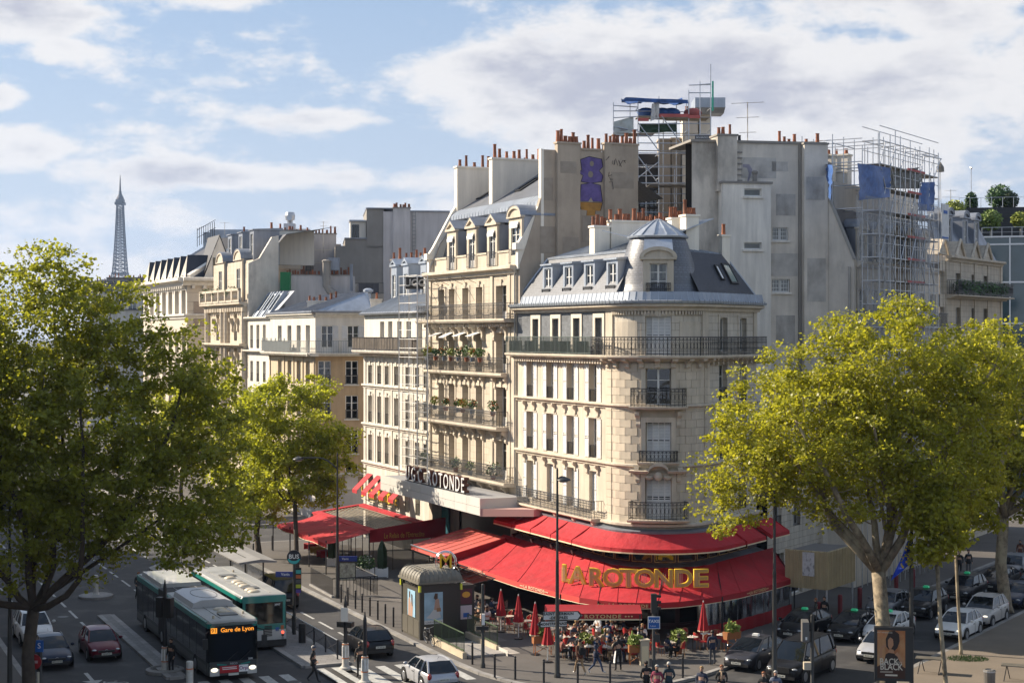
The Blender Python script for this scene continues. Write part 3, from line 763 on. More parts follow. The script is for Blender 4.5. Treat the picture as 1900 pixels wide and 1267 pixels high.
 # gable infill along the left neighbour and the body of the house
 b=MB();b.box(RP.A,.02,La-.3,2.0,6,zb,z1-.25);b.box(RP.B,.5,7.26,2.0,8.0,5.6,zt+.55);part('core',b,GREY_R,o)
 for px in(1006,1044,1083,1125):
  dormer(o,F,A.x(px),.38,z0-.12,1.45,2.05,1.7,'flat',ZINC,ZINC,1.0,1.85,'panes',rail=.55)
 # turret
 C=RP.C;t=thing_part('turret',o,(C.x,C.y,z0))
 prof=[(2.62,-.02),(2.5,.12),(2.38,.5),(2.27,1.0),(2.12,1.7),(1.95,2.3),(1.76,2.9),(1.62,3.2)]
 tm=MB();tm.lathe((C.x,C.y,z0),prof,40);part('slate_drum',tm,SLATE_T,t,True,angle=30)
 cm=MB();cm.lathe((C.x,C.y,z0),[(1.62,3.18),(1.8,3.2),(1.82,3.3),(1.72,3.34)],24);cm.lathe((C.x,C.y,z0),[(1.72,3.32),(1.15,3.75),(.5,4.14),(.1,4.3),(.03,4.34)],14);part('zinc_cap',cm,ZINC,t)
 sm=MB()
 for i in range(14):
  a=2*math.pi*(i+.0)/14;ca,sa=math.cos(a),math.sin(a);sm.tube([(C.x+ca*r,C.y+sa*r,z0+z+.03) for r,z in((1.72,3.32),(1.15,3.75),(.5,4.14),(.08,4.3))],.035,4)
 part('seam',sm,ZINC,t)
 va=F.ang(m_);Ff=Frame((C.x,C.y),(math.cos(va),math.sin(va)))
 dm=MB();dw,dh,dy=1.0,1.62,-2.72
 dm.box(Ff,-.88,-.5,dy,-1.9,z0+.02,z0+1.85);dm.box(Ff,.5,.88,dy,-1.9,z0+.02,z0+1.85);dm.box(Ff,-.5,.5,dy,-1.9,z0+1.62,z0+1.85)
 dm.box(Ff,-1.05,1.05,dy-.12,-1.8,z0+1.85,z0+1.97)
 n=12;oo=[(-1.08*math.cos(math.pi*i/n),z0+1.97+.62*math.sin(math.pi*i/n)) for i in range(n+1)];ii=[(-.85*math.cos(math.pi*i/n),z0+1.97+.42*math.sin(math.pi*i/n)) for i in range(n+1)]
 dm.sheet([[Ff(a,dy-.14,b) for a,b in oo],[Ff(a,dy-.14,b) for a,b in ii],[Ff(a,dy+.0,b) for a,b in ii]]);dm.add([Ff(a,dy,b) for a,b in ii],(tuple(range(n+1)),))
 dm.sheet([[Ff(a,dy-.14,b) for a,b in oo],[Ff(a,-1.4,b) for a,b in oo]]);part('dormer_front',dm,STONE,t)
 zz=MB();zz.sheet([[Ff(a*.95,-2.45,z0+2.35) for a in(-.9,-.3,.3,.9)],[Ff(a,-1.85,z0+3.05) for a in(-.8,-.3,.3,.8)]]);part('zinc_saddle',zz,ZINC,t)
 f,g,cs=win_meshes(1.0,1.6,'french');inst('window',f,t,Ff(0,dy+.3,z0+.03),va);inst('pane',g,t,Ff(0,dy+.3,z0+.03),va);inst('curtain',cs[0],t,Ff(0,dy+.3,z0+.03),va)
 bk=MB();bk.quad(Ff(-.5,-1.95,z0),Ff(.5,-1.95,z0),Ff(.5,-1.95,z0+1.62),Ff(-.5,-1.95,z0+1.62));part('interior',bk,DARK,t)
 railing(t,Ff,-.72,.72,dy-.14,z0+.02,.48,IRON,'ornate',ends=False)
 # chimneys
 K=lambda px,py,Y:AT(px,py,Y)
 FC=Frame(K(1103,420,101.5),(.92,.36))
 chimney(o,FC,0,1.05,0,.75,21.5,23.6,CHIM,4,pots='x')
 FC=Frame(K(1135,412,101.8),(.92,.36))
 chimney(o,FC,0,4.0,0,.8,21.5,23.95,CHIM,13,pots='x')
 FC=Frame(K(1250,405,100.0),(.92,.30));chimney(o,FC,0,.75,.3,1.0,21.5,24.0,CHIM,3,pots='x')
 FC=Frame(K(1273,405,99.0),(.92,.30));chimney(o,FC,0,.85,0,.9,21.5,24.1,CHIM,3,pots='x')
 FC=Frame(K(1340,440,101.0),(.92,.3));chimney(o,FC,0,.52,0,.5,21,23.0,CHIM,1,pots='x')
 # balconies of the stone floors
 def balcony(x0,x1,z,proj,h,style,gap=.15):
  s=MB();s.wedge(F,x0-.05,x1+.05,((.05,z-.2),(-proj,z-.16),(-proj-.06,z-.06),(-proj-.06,z),(.05,z+.005)));part('balcony_slab',s,STONE,o)
  railing(o,F,x0,x1,-proj+.05,z,h,IRON,style,yin=0,gap=gap)
 balcony(m_-1.42,m_+1.42,12.86,.55,1.05,'ornate',.2);balcony(m_-1.02,m_+1.02,9.68,.38,.65,'ornate',.2);balcony(m_-1.5,m_+1.5,6.38,.6,1.05,'ornate',.2)
 x0,x1=A.x(979),A.x(1119);s=MB();s.wedge(F,x0-.1,x1+.1,((.05,5.86),(-.78,5.95),(-.85,6.02),(-.85,6.12),(.05,6.12)))
 for i in range(5):
  x=x0+.2+(x1-x0-.4)*i/4;s.wedge(F,x-.14,x+.14,((.02,5.95),(-.72,5.95),(-.62,5.75),(.02,5.2)))
 part('balcony_slab',s,STONE,o);railing(o,F,x0,x1,-.78,6.12,1.05,IRON_B,'ornate',yin=0,gap=.2)
 # lower storeys behind the cafe: glazed band, then shopfront
 lw=MB();lw.wedge(F,-.2,L,((.05,5.45),(-.5,5.5),(-.55,5.72),(.05,5.92)));part('zinc_ledge',lw,ZINC_D,o)
 ops=[];x=.3
 while x<L-1.4:ops.append((x+.65,3.95,1.18,1.45,dict(kind='single',rec=.16,curtain=0,paint=REDBROWN)));x+=1.36
 facade(o,F,0,L,3.7,5.5,ops,REDBROWN,name='wall')
 gl=MB()
 for x,z,w,h,_ in ops:gl.tube([F(x-w/2,-.02,z),F(x+w/2,-.02,z),F(x+w/2,-.02,z+h),F(x-w/2,-.02,z+h),F(x-w/2,-.02,z)],.022,4)
 parts('gilt_moulding',gl,GOLD_D,o)
 ops=[];x=.2
 while x<L-1.6:ops.append((x+.8,.35,1.45,2.5,dict(kind='single',rec=.12,curtain=0,paint=REDBROWN)));x+=1.62
 facade(o,F,0,L,0,3.7,ops,REDBROWN,name='wall')
 lg=MB();lg.wedge(F,-.1,L,((.02,3.52),(-.5,3.56),(-.55,3.72),(.02,3.86)));part('zinc_ledge',lg,ZINC_D,o)
 return o
ZINC_A=M('apron_zinc',(.27,.30,.35),.5,.4,var=.14,vscale=.8)
WPAINT_S=M('cream_window_stone',(.66,.60,.50),.8,var=.06)
SLATE_T=M('turret_slate',(.12,.13,.155),.40,var=.12,vscale=1.2,brick=(.26,.145,.012,(.06,.065,.08),.16),spec=.7)
REDBROWN=M('dark_red_joinery',(.045,.012,.010),.4,var=.2)
corner_building()

# ================================================================ neighbour with carved dormers and flower balconies
def dormer_house():
 F=FA(797);W=tA(797)-LA;o=thing('apartment_house','tall cream stone house with four pedimented dormers and flowered iron balconies','building',F(W/2,0,0))
 zl=[F.z(900,592),F.z(900,690.5),F.z(900,787),F.z(900,884)] # balcony floors, top down
 zc=F.z(900,512)
 cols=[F.x(p) for p in(820,839,864.5,890)];xr=F.x(931)
 ops=[]
 for i,z in enumerate(zl):
  h=(zc-.75-z if i==0 else zl[i-1]-z-.95)
  for x in cols:ops.append((x,z,1.15,min(h,2.75),dict(kind='door',rec=.46,curtain=random.choice((1,2,2,0)))))
  ops.append((xr,z,1.75,min(h+.1,2.85),dict(kind='door',rec=.46,curtain=random.choice((0,1)))))
 facade(o,F,0,W,zl[3]-.9,zc,ops,STONE_W)
 # pilasters and window surrounds
 p=MB()
 for x in(0.25,(cols[3]+xr)/2+.3,W-1.25):p.box(F,x-.22,x+.22,-.09,.05,zl[3]-.3,zc-.02)
 p.box(F,W-.9,W,-.06,.05,0,zc+1.2);parts('pilaster',p,STONE,o)
 s=MB()
 for i,z in enumerate(zl):
  h=(zc-.75-z if i==0 else zl[i-1]-z-.95);h=min(h,2.75)
  for x,w in[(c,1.15) for c in cols]+[(xr,1.75)]:
   s.box(F,x-w/2-.2,x-w/2,-.05,.03,z,z+h+.2);s.box(F,x+w/2,x+w/2+.2,-.05,.03,z,z+h+.2);s.box(F,x-w/2,x+w/2,-.05,.03,z+h,z+h+.2)
   s.box(F,x-.16,x+.16,-.12,0,z+h,z+h+.42)
 part('window_surround',s,STONE,o)
 # balconies
 xe=F.x(938)
 for i,z in enumerate(zl):
  x0,x1=(-.55 if i==0 else .15 if i<3 else-.9),(W-.1 if i in(0,3) else xe+.6);pr=.95 if i in(0,2,3) else .6
  b=MB();b.wedge(F,x0,x1,((.05,z-.28),(-pr+.1,z-.26),(-pr,z-.14),(-pr,z),(.05,z+.006)));part('balcony_slab',b,STONE,o)
  railing(o,F,x0+.06,x1-.06,-pr+.08,z,1.05,IRON if i<2 else IRON_B,'ornate' if i!=3 else 'lattice',yin=0,gap=.19)
  c=MB()
  if i==0:dentils(o,F,0,W-.5,z-.55,.22,.17,.17,.5,STONE)
  for x in cols+[xr]:
   for sx in(-.78,.78):console(c,F,x+sx*(1 if x!=xr else 1.3),z-.28,.26,1.25 if i in(0,) else .85,pr*.55)
  parts('console',c,STONE,o)
 band(o,F,-.2,W,zc,.55,.55,STONE,'cornice')
 # small sun blinds over the flowered balcony
 for j,x in enumerate(cols):
  a=MB();z=zl[1]+2.75;a.wedge(F,x-.5,x+.5,((-.05,z),(-.9,z-.28-.1*(j==1)),(-.9,z-.25-.1*(j==1)),(-.05,z+.03)));part('sun_blind',a,WHITE,o)
  ar=MB();z=zl[0]+2.5;ar.tube([F(x-.45,-.05,z),F(x-.45,-1.2,z+.5)],.02,4);ar.tube([F(x-.45,-1.2,z+.5),F(x-.45,-.2,z-1.2)],.012,3);parts('blind_arm',ar,IRON,o)
 # attic: parapet with carved dormers, mansard
 zp=zc+.55;dx=[F.x(833),F.x(870),F.x(908),F.x(951)]
 zs=zp+.1;zd=F.z(908,418)
 pp=MB()
 last=.1
 for i,x in enumerate(dx+[W]):
  if x-1.0>last:pp.box(F,last,x-1.0,.25,.5,zp,zp+.95);pp.box(F,last,x-1.0,.18,.56,zp+.95,zp+1.08)
  last=x+1.0
 parts('parapet',pp,STONE,o)
 for i,x in enumerate(dx):
  h=zd-zs if i<3 else zd-zs+.35
  dormer(o,F,x,.2,zs,1.75 if i<3 else 2.1,h,2.4,'pediment' if i<3 else 'arch',STONE,ZINC_D,1.05 if i<3 else 1.35,h-.4,'door',rail=1.0)
  b=MB();w=1.05 if i<3 else 1.3;b.wedge(F,x-w/2,x+w/2,((.14,zs+h-.35),(.02,zs+h-.6),(.04,zs+h-.78),(.2,zs+h-.4)));part('roller_blind',b,WHITE,o)
 zb1=F.z(940,392,1.9);zt=F.z(985,322,6.5)
 m=MB();m.quad(F(.15,.65,zp),F(W,.65,zp),F(W,1.9,zb1),F(.15,1.9,zb1));part('mansard_slope',m,SLATE,o)
 g=MB();g.wedge(F,.15,W-.2,((1.85,zb1-.15),(1.6,zb1-.05),(1.6,zb1+.25),(2.25,zb1+.75),(2.3,zb1+.2)))
 n=30
 for i in range(n):x=.3+(W-.6)*i/(n-1);g.tube([F(x,1.58,zb1-.04),F(x,1.58,zb1+.25),F(x,2.22,zb1+.77)],.02,4)
 part('zinc_apron',g,ZINC,o)
 m=MB();ya,za=2.25,zb1+.7;m.quad(F(.15,ya,za),F(W,ya,za),F(W,6.5,zt),F(.15,6.5,zt));m.quad(F(W,6.5,zt),F(W,11,za),F(.15,11,za),F(.15,6.5,zt));part('roof_slope',m,SLATE,o)
 e=MB();e.box(F,.15,W,6.35,6.7,zt-.05,zt+.16);parts('ridge_flashing',e,ZINC,o)
 def sl(px,py,f0,f1,w):
  x=F.x(px,ya+(6.5-ya)*(f0+f1)/2);skylight(o,F,x,ya+(6.5-ya)*f0,za+(zt-za)*f0,ya+(6.5-ya)*f1,za+(zt-za)*f1,w)
 for px in(869,884,905,938,953,980):sl(px,0,.33,.72,.95)
 # gable copings and party walls rising through the roof, with pots
 cp=MB()
 for x0,x1 in((-.25,.12),(W-.05,W+.3)):
  cp.wedge(F,x0,x1,((-.1,zp-.3),(-.1,zp+1.4),(.25,zp+1.9),(1.75,zb1+.55),(2.2,zb1+1.2),(5.2,zt+.35),(5.2,zt-1),(.8,zp)))
  cp.box(F,x0-.12,x1+.12,-.3,.3,zp+1.0,zp+1.45)
 parts('coping',cp,CHIM,o)
 zk=F.z(833,322,3.2)
 chimney(o,F,-.25,.35,2.1,8.2,zp,zk,CHIM2,10,True,CHIM,name='chimney')
 xm=F.x(912,2.6);chimney(o,F,xm,xm+.6,2.4,8.5,zb1-.2,F.z(912,301,3.2),CHIM2,12,False,CHIM)
 # the great blank party wall towards the corner house
 Q=Frame(F(W+.35,0,0)[:2],F.n[:2]);X=Q.x;zw=Q.z(1000,277)
 pw=MB();pw.wedge(F,W,W+.35,((0.02,0),(0.02,zp),(.5,zp+1.3),(1.62,Q.z(1000,361)),(1.62,zw),(X(1181),zw),(X(1181),0)));part('party_wall',pw,BROWN_R,o)
 def breast(y0,y1,ztop,n,dx=.28):chimney(o,F,W+.2,W+.35+dx,y0,y1,15,ztop,BROWN_R,n,False,name='chimney')
 breast(X(1031),X(1073),Q.z(1050,268),6,.3);breast(X(1119),X(1180),Q.z(1150,270),8,.3);chimney(o,F,W-.3,W+.3,X(1076),X(1117),zw-1,zw+.1,BROWN_R,5,False)
 w=MB();w.box(F,W-.02,W+.37,1.55,1.75,20,zw+.03);part('wall_edge',w,CHIM,o)
 # spray-painted tag on the party wall: flat print following the wall
 gx=W+.362
 gy0,gy1=X(1073),X(1118)
 def poly(pts,mat,eps):
  q=MB();ys=[(gy0+(gy1-gy0)*a,zw-.35-4.5*b) for a,b in pts];q.add([F(gx+eps,y,z) for y,z in ys],(tuple(range(len(ys))),));return part('graffiti',q,mat,o)
 pur=M('purple_spray',(.13,.095,.27),.8,var=.25,vscale=2);ora=M('orange_spray',(.42,.21,.045),.8,var=.25,vscale=2);blk=M('black_spray',(.03,.026,.03),.8)
 out=[[(.1,.05),(.45,0),(.95,.03),(1,.14),(.85,.2),(1.0,.27),(.95,.36),(.5,.39),(.12,.37),(.2,.28),(0,.24),(.15,.2)],[(.12,.42),(.5,.39),(.9,.42),(.98,.66),(.6,.66),(.52,.6),(.42,.66),(.08,.66)],[(.04,.68),(.98,.68),(.9,.80),(.7,.8),(.66,.97),(.3,.97),(.36,.80),(.12,.79)]]
 for i,pts in enumerate(out):
  cx=sum(p[0] for p in pts)/len(pts);cy=sum(p[1] for p in pts)/len(pts)
  poly([(cx+(a-cx)*1.07,cy+(b-cy)*1.05) for a,b in pts],blk,0);poly(pts,ora if i==2 else pur,.004)
 for a,b,r in((.55,.1,.10),(.5,.26,.12)):poly([(a+r*math.cos(t)*.9,b+r*.42*math.sin(t)) for t in[k*math.pi/4 for k in range(8)]],M('bare_wall_patch',(.26,.22,.18),.9),.008)
 st=MB();rg=random.Random(5)
 for j,(y,z) in enumerate([(X(1124+8*q),zw-.55-.06*q) for q in range(5)]+[(X(1128),zw-1.4),(X(1131),zw-1.8),(X(1130),zw-2.2)]):
  k=[F(W+.67,y+rg.uniform(-.17,.17),z+rg.uniform(-.3,.3)) for _ in range(4)];st.tube(k,.018,3)
 parts('graffiti_scrawl',st,blk,o)
 rp_=MB()
 for a,b,c,d in((1010,330,1026,372),(1002,420,1030,470),(1080,400,1114,450),(1036,300,1066,322),(1040,440,1070,500),(1130,320,1172,350)):dx_=.645 if 1031<a<1073 or a>1119 else .36;rp_.box(F,W+dx_-.05,W+dx_+.012,X(a),X(c),Q.z(a,d),Q.z(a,b))
 parts('render_patch',rp_,M('patched_brown_render',(.34,.29,.235),.9,var=.16,vscale=1.5),o)
 # iron rungs up the party wall
 rung=MB()
 for i in range(14):z=zw-4.5-i*.42;rung.tube([F(W+.36,X(1096),z),F(W+.5,X(1096),z),F(W+.5,X(1104),z),F(W+.36,X(1104),z)],.016,4)
 parts('rung',rung,IRON,o)
 d=MB();d.tube([F(W-.12,-.14,zl[3]),F(W-.12,-.14,zc+.2)],.06,6);d.tube([F(W-.2,.3,zp+.9),F(W-.12,-.14,zc+.2)],.06,6);d.tube([F(-.1,-.2,12),F(-.1,-.2,zc),F(.2,.1,zp+.6),F(.3,.7,zp+2.2),F(.3,1.3,zb1-1)],.07,6);parts('drainpipe',d,PIPE,o)
 # lower storeys: cinema front
 b=MB();b.box(F,0,W,.8,1.2,0,zl[3]-.9);part('wall',b,M('black_shopfront',(.02,.018,.018),.3,var=.3),o)
 k=MB();k.box(F,.02,W-.02,1.5,13,0,zc);part('core',k,GREY_R,o)
 pb=MB();pb.box(F,W-1.0,W,-.05,.8,0,zl[3]-.9);pb.box(F,0,.7,-.05,.8,0,zl[3]-.9);part('wall',pb,STONE,o)
 fl=[(zl[1],(.8,2.6,4.3,5.6,7.0,8.6,9.6,11.0)),(zl[2],(2.4,4.6,7.0,7.8,9.6,13.2)),(zl[3],(.2,6.5,9.2,13.3))]
 for z,xs in fl:
  for i,x in enumerate(xs):
   r=random.uniform(.25,.45);big=z==zl[3]
   pot=thing('flower_pot',(ORD[i]+' bushy plant from the left on the lowest iron balcony above the cinema sign' if big else ORD[i]+' potted plant from the left on the upper flowered balcony' if z==zl[1] else ORD[i]+' pot of orange flowers from the left on the middle balcony'),'plant',F(x,-.5,z+(.02 if big else .7)),0,'balcony plants on the tall house')
   q=MB();q.lathe((0,0,0),[(.14,0),(.2,.28),(.21,.3),(.17,.3)],8);lpart('pot',q,TERRA if i%2 else ZINC_D,pot)
   lpart('foliage',leafball((0,0,.5+r*.5),r*(1.3 if big else 1.1),130,i*7+int(z),.9,.09),LEAFY if(i+big)%3==0 else LEAPF(i),pot)
   if not big and i%2==0 or z==zl[2]:lpart('blossom',leafball((0,0,.55+r*.6),r*.95,40,i*3+1,.8,.075),FLOWER,pot)
 return o,F,W,zl
CHIM2=M('beige_chimney_render',(.76,.70,.60),.88,var=.05,vscale=.5,streak=.08,fine=.03)
def LEAPF(i):return LEAFP
DH,F2,W2,ZL2=dormer_house()

# ================================================================ cinema house with the sign tower
def cinema_house():
 F=FA(676);W=tA(676)-tA(797)-.02;o=thing('cinema_house','pale stucco house with arched windows and zinc roof behind the cinema sign tower','building',F(W/2,0,0))
 ze=F.z(740,583);zb=F.z(740,651);z1,z2,z3=F.z(740,722),F.z(740,797.5),F.z(740,872)
 top_x=[F.x(p) for p in(709,724,741,758,779)];cx=[F.x(p) for p in(687.5,704.5,718.5,736,757.5,775,791)]
 ops=[(x,zb,1.0,ze-zb-.55,dict(kind='door',rec=.3)) for x in top_x];facade(o,F,0,W,zb,ze,ops,WHITE_R)
 ops=[]
 for zt_,zb_ in((zb-.5,z1),(z1,z2),(z2,z3)):
  h=zt_-zb_
  for x in cx:ops.append((x,zb_+.28,1.0,h-1.0,dict(rec=.36,rail=.85,frame=.17,fproud=.05,key=True,kind='french')))
 facade(o,F,0,W,z3,zb-.1,ops,PALE_R)
 p=MB()
 for i in range(len(cx)-1):x=(cx[i]+cx[i+1])/2;p.box(F,x-.16,x+.16,-.06,.03,z3,zb-.4)
 p.box(F,0,.5,-.07,.03,0,zb-.4);parts('pilaster',p,PALE_R,o)
 for z in(z1,z2,z3):band(o,F,-.1,W,z-.12,.34,.25,PALE_R)
 b=MB();b.wedge(F,-.5,W,((.05,zb-.28),(-.9,zb-.22),(-.98,zb-.1),(-.98,zb),(.05,zb+.005)));part('balcony_slab',b,PALE_R,o);dentils(o,F,-.2,W,zb-.5,.22,.14,.16,.4,PALE_R)
 # timber-boarded balcony front, board by board
 wood=M('weathered_boards',(.10,.082,.066),.85,var=.25,vscale=3,rand=.25);bm=MB();f0=Frame((0,0),(1,0));bm.box(f0,-.14,.14,-.02,.02,0,.98);me=bm.mesh('board',wood)
 n=44
 for i in range(n):x=-.4+(W+.3)*(i+.5)/n;inst('board',me,o,F(x,-.9,zb+.06),F.a)
 railing(o,F,-.45,W-.05,-.94,zb,1.08,IRON,'plain',yin=0,gap=.6)
 # roof
 g=MB();g.wedge(F,-.2,W,((.3,ze),(-.4,ze),(-.45,ze+.14),(-.3,ze+.2),(.3,ze+.25)));part('gutter',g,ZINC_D,o)
 zr=F.z(740,542,3.0);zinc_roof(o,F,(-.2,-.3,ze+.2),(W,-.3,ze+.2),(W,3.2,zr),(2.2,3.2,zr),.6,ZINC)
 for px in(735,757,790):dormer(o,F,F.x(px,2.6),2.4,zr-.5,1.3,2.6,2.6,'pediment',ZINC,ZINC,.85,1.9,'panes')
 m=MB();m.quad(F(2.2,3.2,zr),F(W,3.2,zr),F(W,4.4,zr+2.2),F(3.2,4.4,zr+2.2));m.quad(F(2.2,3.2,zr),F(3.2,4.4,zr+2.2),F(3.2,10,zr+2.2),F(2.2,10,zr));part('mansard_slope',m,ZINC_D,o)
 b=MB();b.box(F,.02,W-.02,1.6,12,0,ze);part('core',b,PALE_R,o);b=MB();b.box(F,3,W-.1,4.4,12,ze,zr+2.2);part('core',b,GREY_D,o)
 chimney(o,F,F.x(733,5),F.x(733,5)+.8,4.6,8.0,zr,F.z(733,484,5),CHIM_B,7,False);chimney(o,F,F.x(783,5),F.x(783,5)+.9,4.8,7.5,zr,F.z(783,478,5),CHIM_B,5,False)
 # first floor with red blinds, dark windows; ground floor
 ops=[(F.x(p),3.15,1.05,z3-.9-3.15,dict(rec=.3,rail=.9,curtain=0)) for p in(687,704.5,719,736.5,755,775)]
 facade(o,F,0,W,2.6,z3,ops,PALE_R)
 for p in(687,704.5,719,736.5,755):
  x=F.x(p);zt_=z3-.85;a=MB();a.wedge(F,x-.62,x+.62,((-.02,zt_),(-1.35,zt_-1.25),(-1.35,zt_-1.22),(-.02,zt_+.05)));a.wedge(F,x-.62,x+.62,((-1.35,zt_-1.5),(-1.37,zt_-1.5),(-1.37,zt_-1.22),(-1.35,zt_-1.22)));part('window_awning',a,RED,o)
 g=MB();g.box(F,0,W,.3,.6,0,2.6);part('wall',g,M('black_shopfront'),o)
 return o,F,W,(ze,zb,z1,z2,z3)
CH,F3,W3,Z3=cinema_house()

# cinema sign tower (open lattice against the cinema house) and its board
def sign_tower():
 F=F3;o=thing('cinema_sign_tower','slender white lattice tower carrying a black cinema sign board above the balcony','sign',F(F.x(768,-1.4),-1.4,0))
 xa,xb=F.x(752,-1.4),F.x(786,-1.4);z0,z1=F.z(768,880,-1.4),F.z(768,512,-1.4);ys=(-1.9,-1.1)
 m=MB();wt=M('white_steel',(.72,.70,.66),.5)
 for x in(xa,xb):
  for y in ys:q=MB();q.tube([F(x,y,z0-.3),F(x,y,z1)],.06,4);part('mast',q,wt,o)
 n=22
 for i in range(n+1):
  z=z0+(z1-z0)*i/n;m.tube([F(xa,ys[0],z),F(xb,ys[0],z)],.024,4);m.tube([F(xa,ys[1],z),F(xb,ys[1],z)],.024,4)
  for x in(xa,xb):m.tube([F(x,ys[0],z),F(x,ys[1],z)],.022,4)
  xm=xa+(xb-xa)*.5;
 for f in(.33,.66):m.tube([F(xa+(xb-xa)*f,ys[0],z0),F(xa+(xb-xa)*f,ys[0],z1)],.02,4)
 parts('lattice_bar',m,wt,o)
 for z in(z0+1.2,z0+5,z0+9):
  q=MB();q.tube([F(xa,ys[1],z),F(xa,-.1,z)],.05,4);q.tube([F(xb,ys[1],z),F(xb,-.1,z)],.05,4);parts('wall_tie',q,wt,o)
 # board faces down the boulevard towards the crossroads
 c=AT(768.5,525.5,F(F.x(768,-1.4),-1.5,0)[1]-.6);rt=Vector((.97,.243,0));h=20/FOC*c.y;w=33/FOC*c.y;ang=math.atan2(rt.y,rt.x)
 b=MB();b.cube(c,(w,.35,h*1.1),ang);part('board',b,BLACKP,o)
 n_=Vector((rt.y,-rt.x,0));p=c+n_*.19
 text('letters','UGC',h*.92,WHITE,o,p,rt,(0,0,1),.02,.012,sx=.98);text('letters','UGC',h*.92,BLACKP,o,p+n_*.03,rt,(0,0,1),.02,-.028,sx=.98)
sign_tower()

# ================================================================ corner house with grey-railed terrace at the side street
def terrace_house():
 FL=Frame(P0+U*tA(500),-U);WL=tA(500)-tA(585);q=P0+U*tA(585);o=thing('terrace_house','white and tan plastered corner house with a long grey railed terrace','building',q)
 FR=Frame(q,(.985,.17));wr=FR.x(690)
 ze,zb=FL.z(585,588),FL.z(585,655)
 lx=[FL.x(p) for p in(519,537,554,571)];rx=[FR.x(564+43),FR.x(655)]
 facade(o,FL,0,WL,zb,ze,[(x,zb,1.35,2.55,dict(kind='door',rec=.3,sill=False)) for x in lx],WHITE_R)
 facade(o,FR,0,wr,zb,ze,[(x,zb,1.05,2.5,dict(kind='door',rec=.14,shutter='open',sw=.5)) for x in rx],WHITE_R)
 lops,rops=[],[]
 for k in range(4):
  z=FR.z(652,713+64*k)
  lops+=[(x,z,1.3,2.1,dict(kind='french',rec=.3,rail=.8)) for x in lx]
  rops+=[(x,z,1.15,2.15,dict(kind='french',rec=.12,rail=.85,sill=True,fmat=WHITE_R,curtain=0)) for x in(FR.x(602),FR.x(652.5))]
 facade(o,FL,0,WL,4.2,zb-.3,lops,TAN_L);facade(o,FR,0,wr,4.2,zb-.3,rops,TAN_R)
 b=MB();b.box(FL,0,WL,0,.3,0,4.2);b.box(FR,0,wr,0,.3,0,4.0);part('wall',b,LILAC_R,o)
 band(o,FR,-.1,wr,4.0,.35,.3,PALE_R)
 fl=MB()
 for x in[(lx[i]+lx[i+1])/2 for i in range(3)]+[.35,WL-.3]:
  fl.box(FL,x-.12,x+.12,-.10,.02,4.2,zb-.3)
 parts('pilaster',fl,TAN_L,o)
 for F,x0,x1 in((FL,-.5,WL+.9),(FR,-.8,wr)):
  s=MB();s.wedge(F,x0,x1,((.05,zb-.3),(-.7,zb-.3),(-.85,zb-.12),(-.85,zb),(.05,zb+.005)));part('balcony_slab',s,PALE_R,o)
  railing(o,F,x0+.1,x1-.05,-.78,zb,1.12,GREYRAIL,'plain',ends=False,gap=.15)
 sc=MB();sc.box(FL,-.3,WL*.62,-.72,-.70,zb+.1,zb+1.05)
 for i in range(6):sc.box(FL,-.2+i*WL*.1,.3+i*WL*.1,-.715,-.705,zb+1.05,zb+1.35)
 part('terrace_screen',sc,GREYRAIL,o)
 for F,x0,x1 in((FL,-.2,WL),(FR,0,wr)):band(o,F,x0,x1,ze,.4,.35,WHITE_R,'cornice')
 g=MB();g.wedge(FL,-.2,WL+.2,((.2,ze+.4),(-.45,ze+.4),(-.45,ze+.55),(.2,ze+.6)));g.wedge(FR,-.2,wr,((.2,ze+.4),(-.45,ze+.4),(-.45,ze+.55),(.2,ze+.6)));part('gutter',g,ZINC_D,o)
 apex=3.0;zr=ze+2.3
 qa=FL(0,0,ze+.55);qb=FL(WL,0,ze+.55);qc=FR(wr,0,ze+.55)
 Fi=Frame((0,0),(1,0))
 zinc_roof(o,Fi,qa,qb,FL(WL-1.0,5,zr),FL(2,5,zr),.65,ZINC_D)
 zinc_roof(o,Fi,qb,qc,FR(wr,5,zr),FL(WL-1.0,5,zr),.65,ZINC)
 k=MB();k.prism([FL(.1,1.6,0)[:2],FL(WL-.4,1.6,0)[:2],FR(.6,1.6,0)[:2],FR(wr-.1,1.6,0)[:2],FR(wr-.1,14,0)[:2],FL(.1,14,0)[:2]],0,ze+.4);part('core',k,PALE_R,o)
 K=AT(570,575,156);chimney(o,Frame(K,(1,.1)),0,3.0,0,.7,ze+.4,AT(570,560,156).z,GREY_L,6,True,pots='x')
 K=AT(690,575,150);chimney(o,Frame(K,(1,.1)),-.1,.9,0,.7,ze+.4,AT(690,557,150).z,GREY_L,1,False,pots='x')
 return o
TAN_L=M('sandy_render',(.52,.43,.31),.85,var=.07,vscale=.5,streak=.10,fine=.03)
GREYRAIL=M('grey_steel_rail',(.20,.215,.215),.5,.3)
terrace_house()

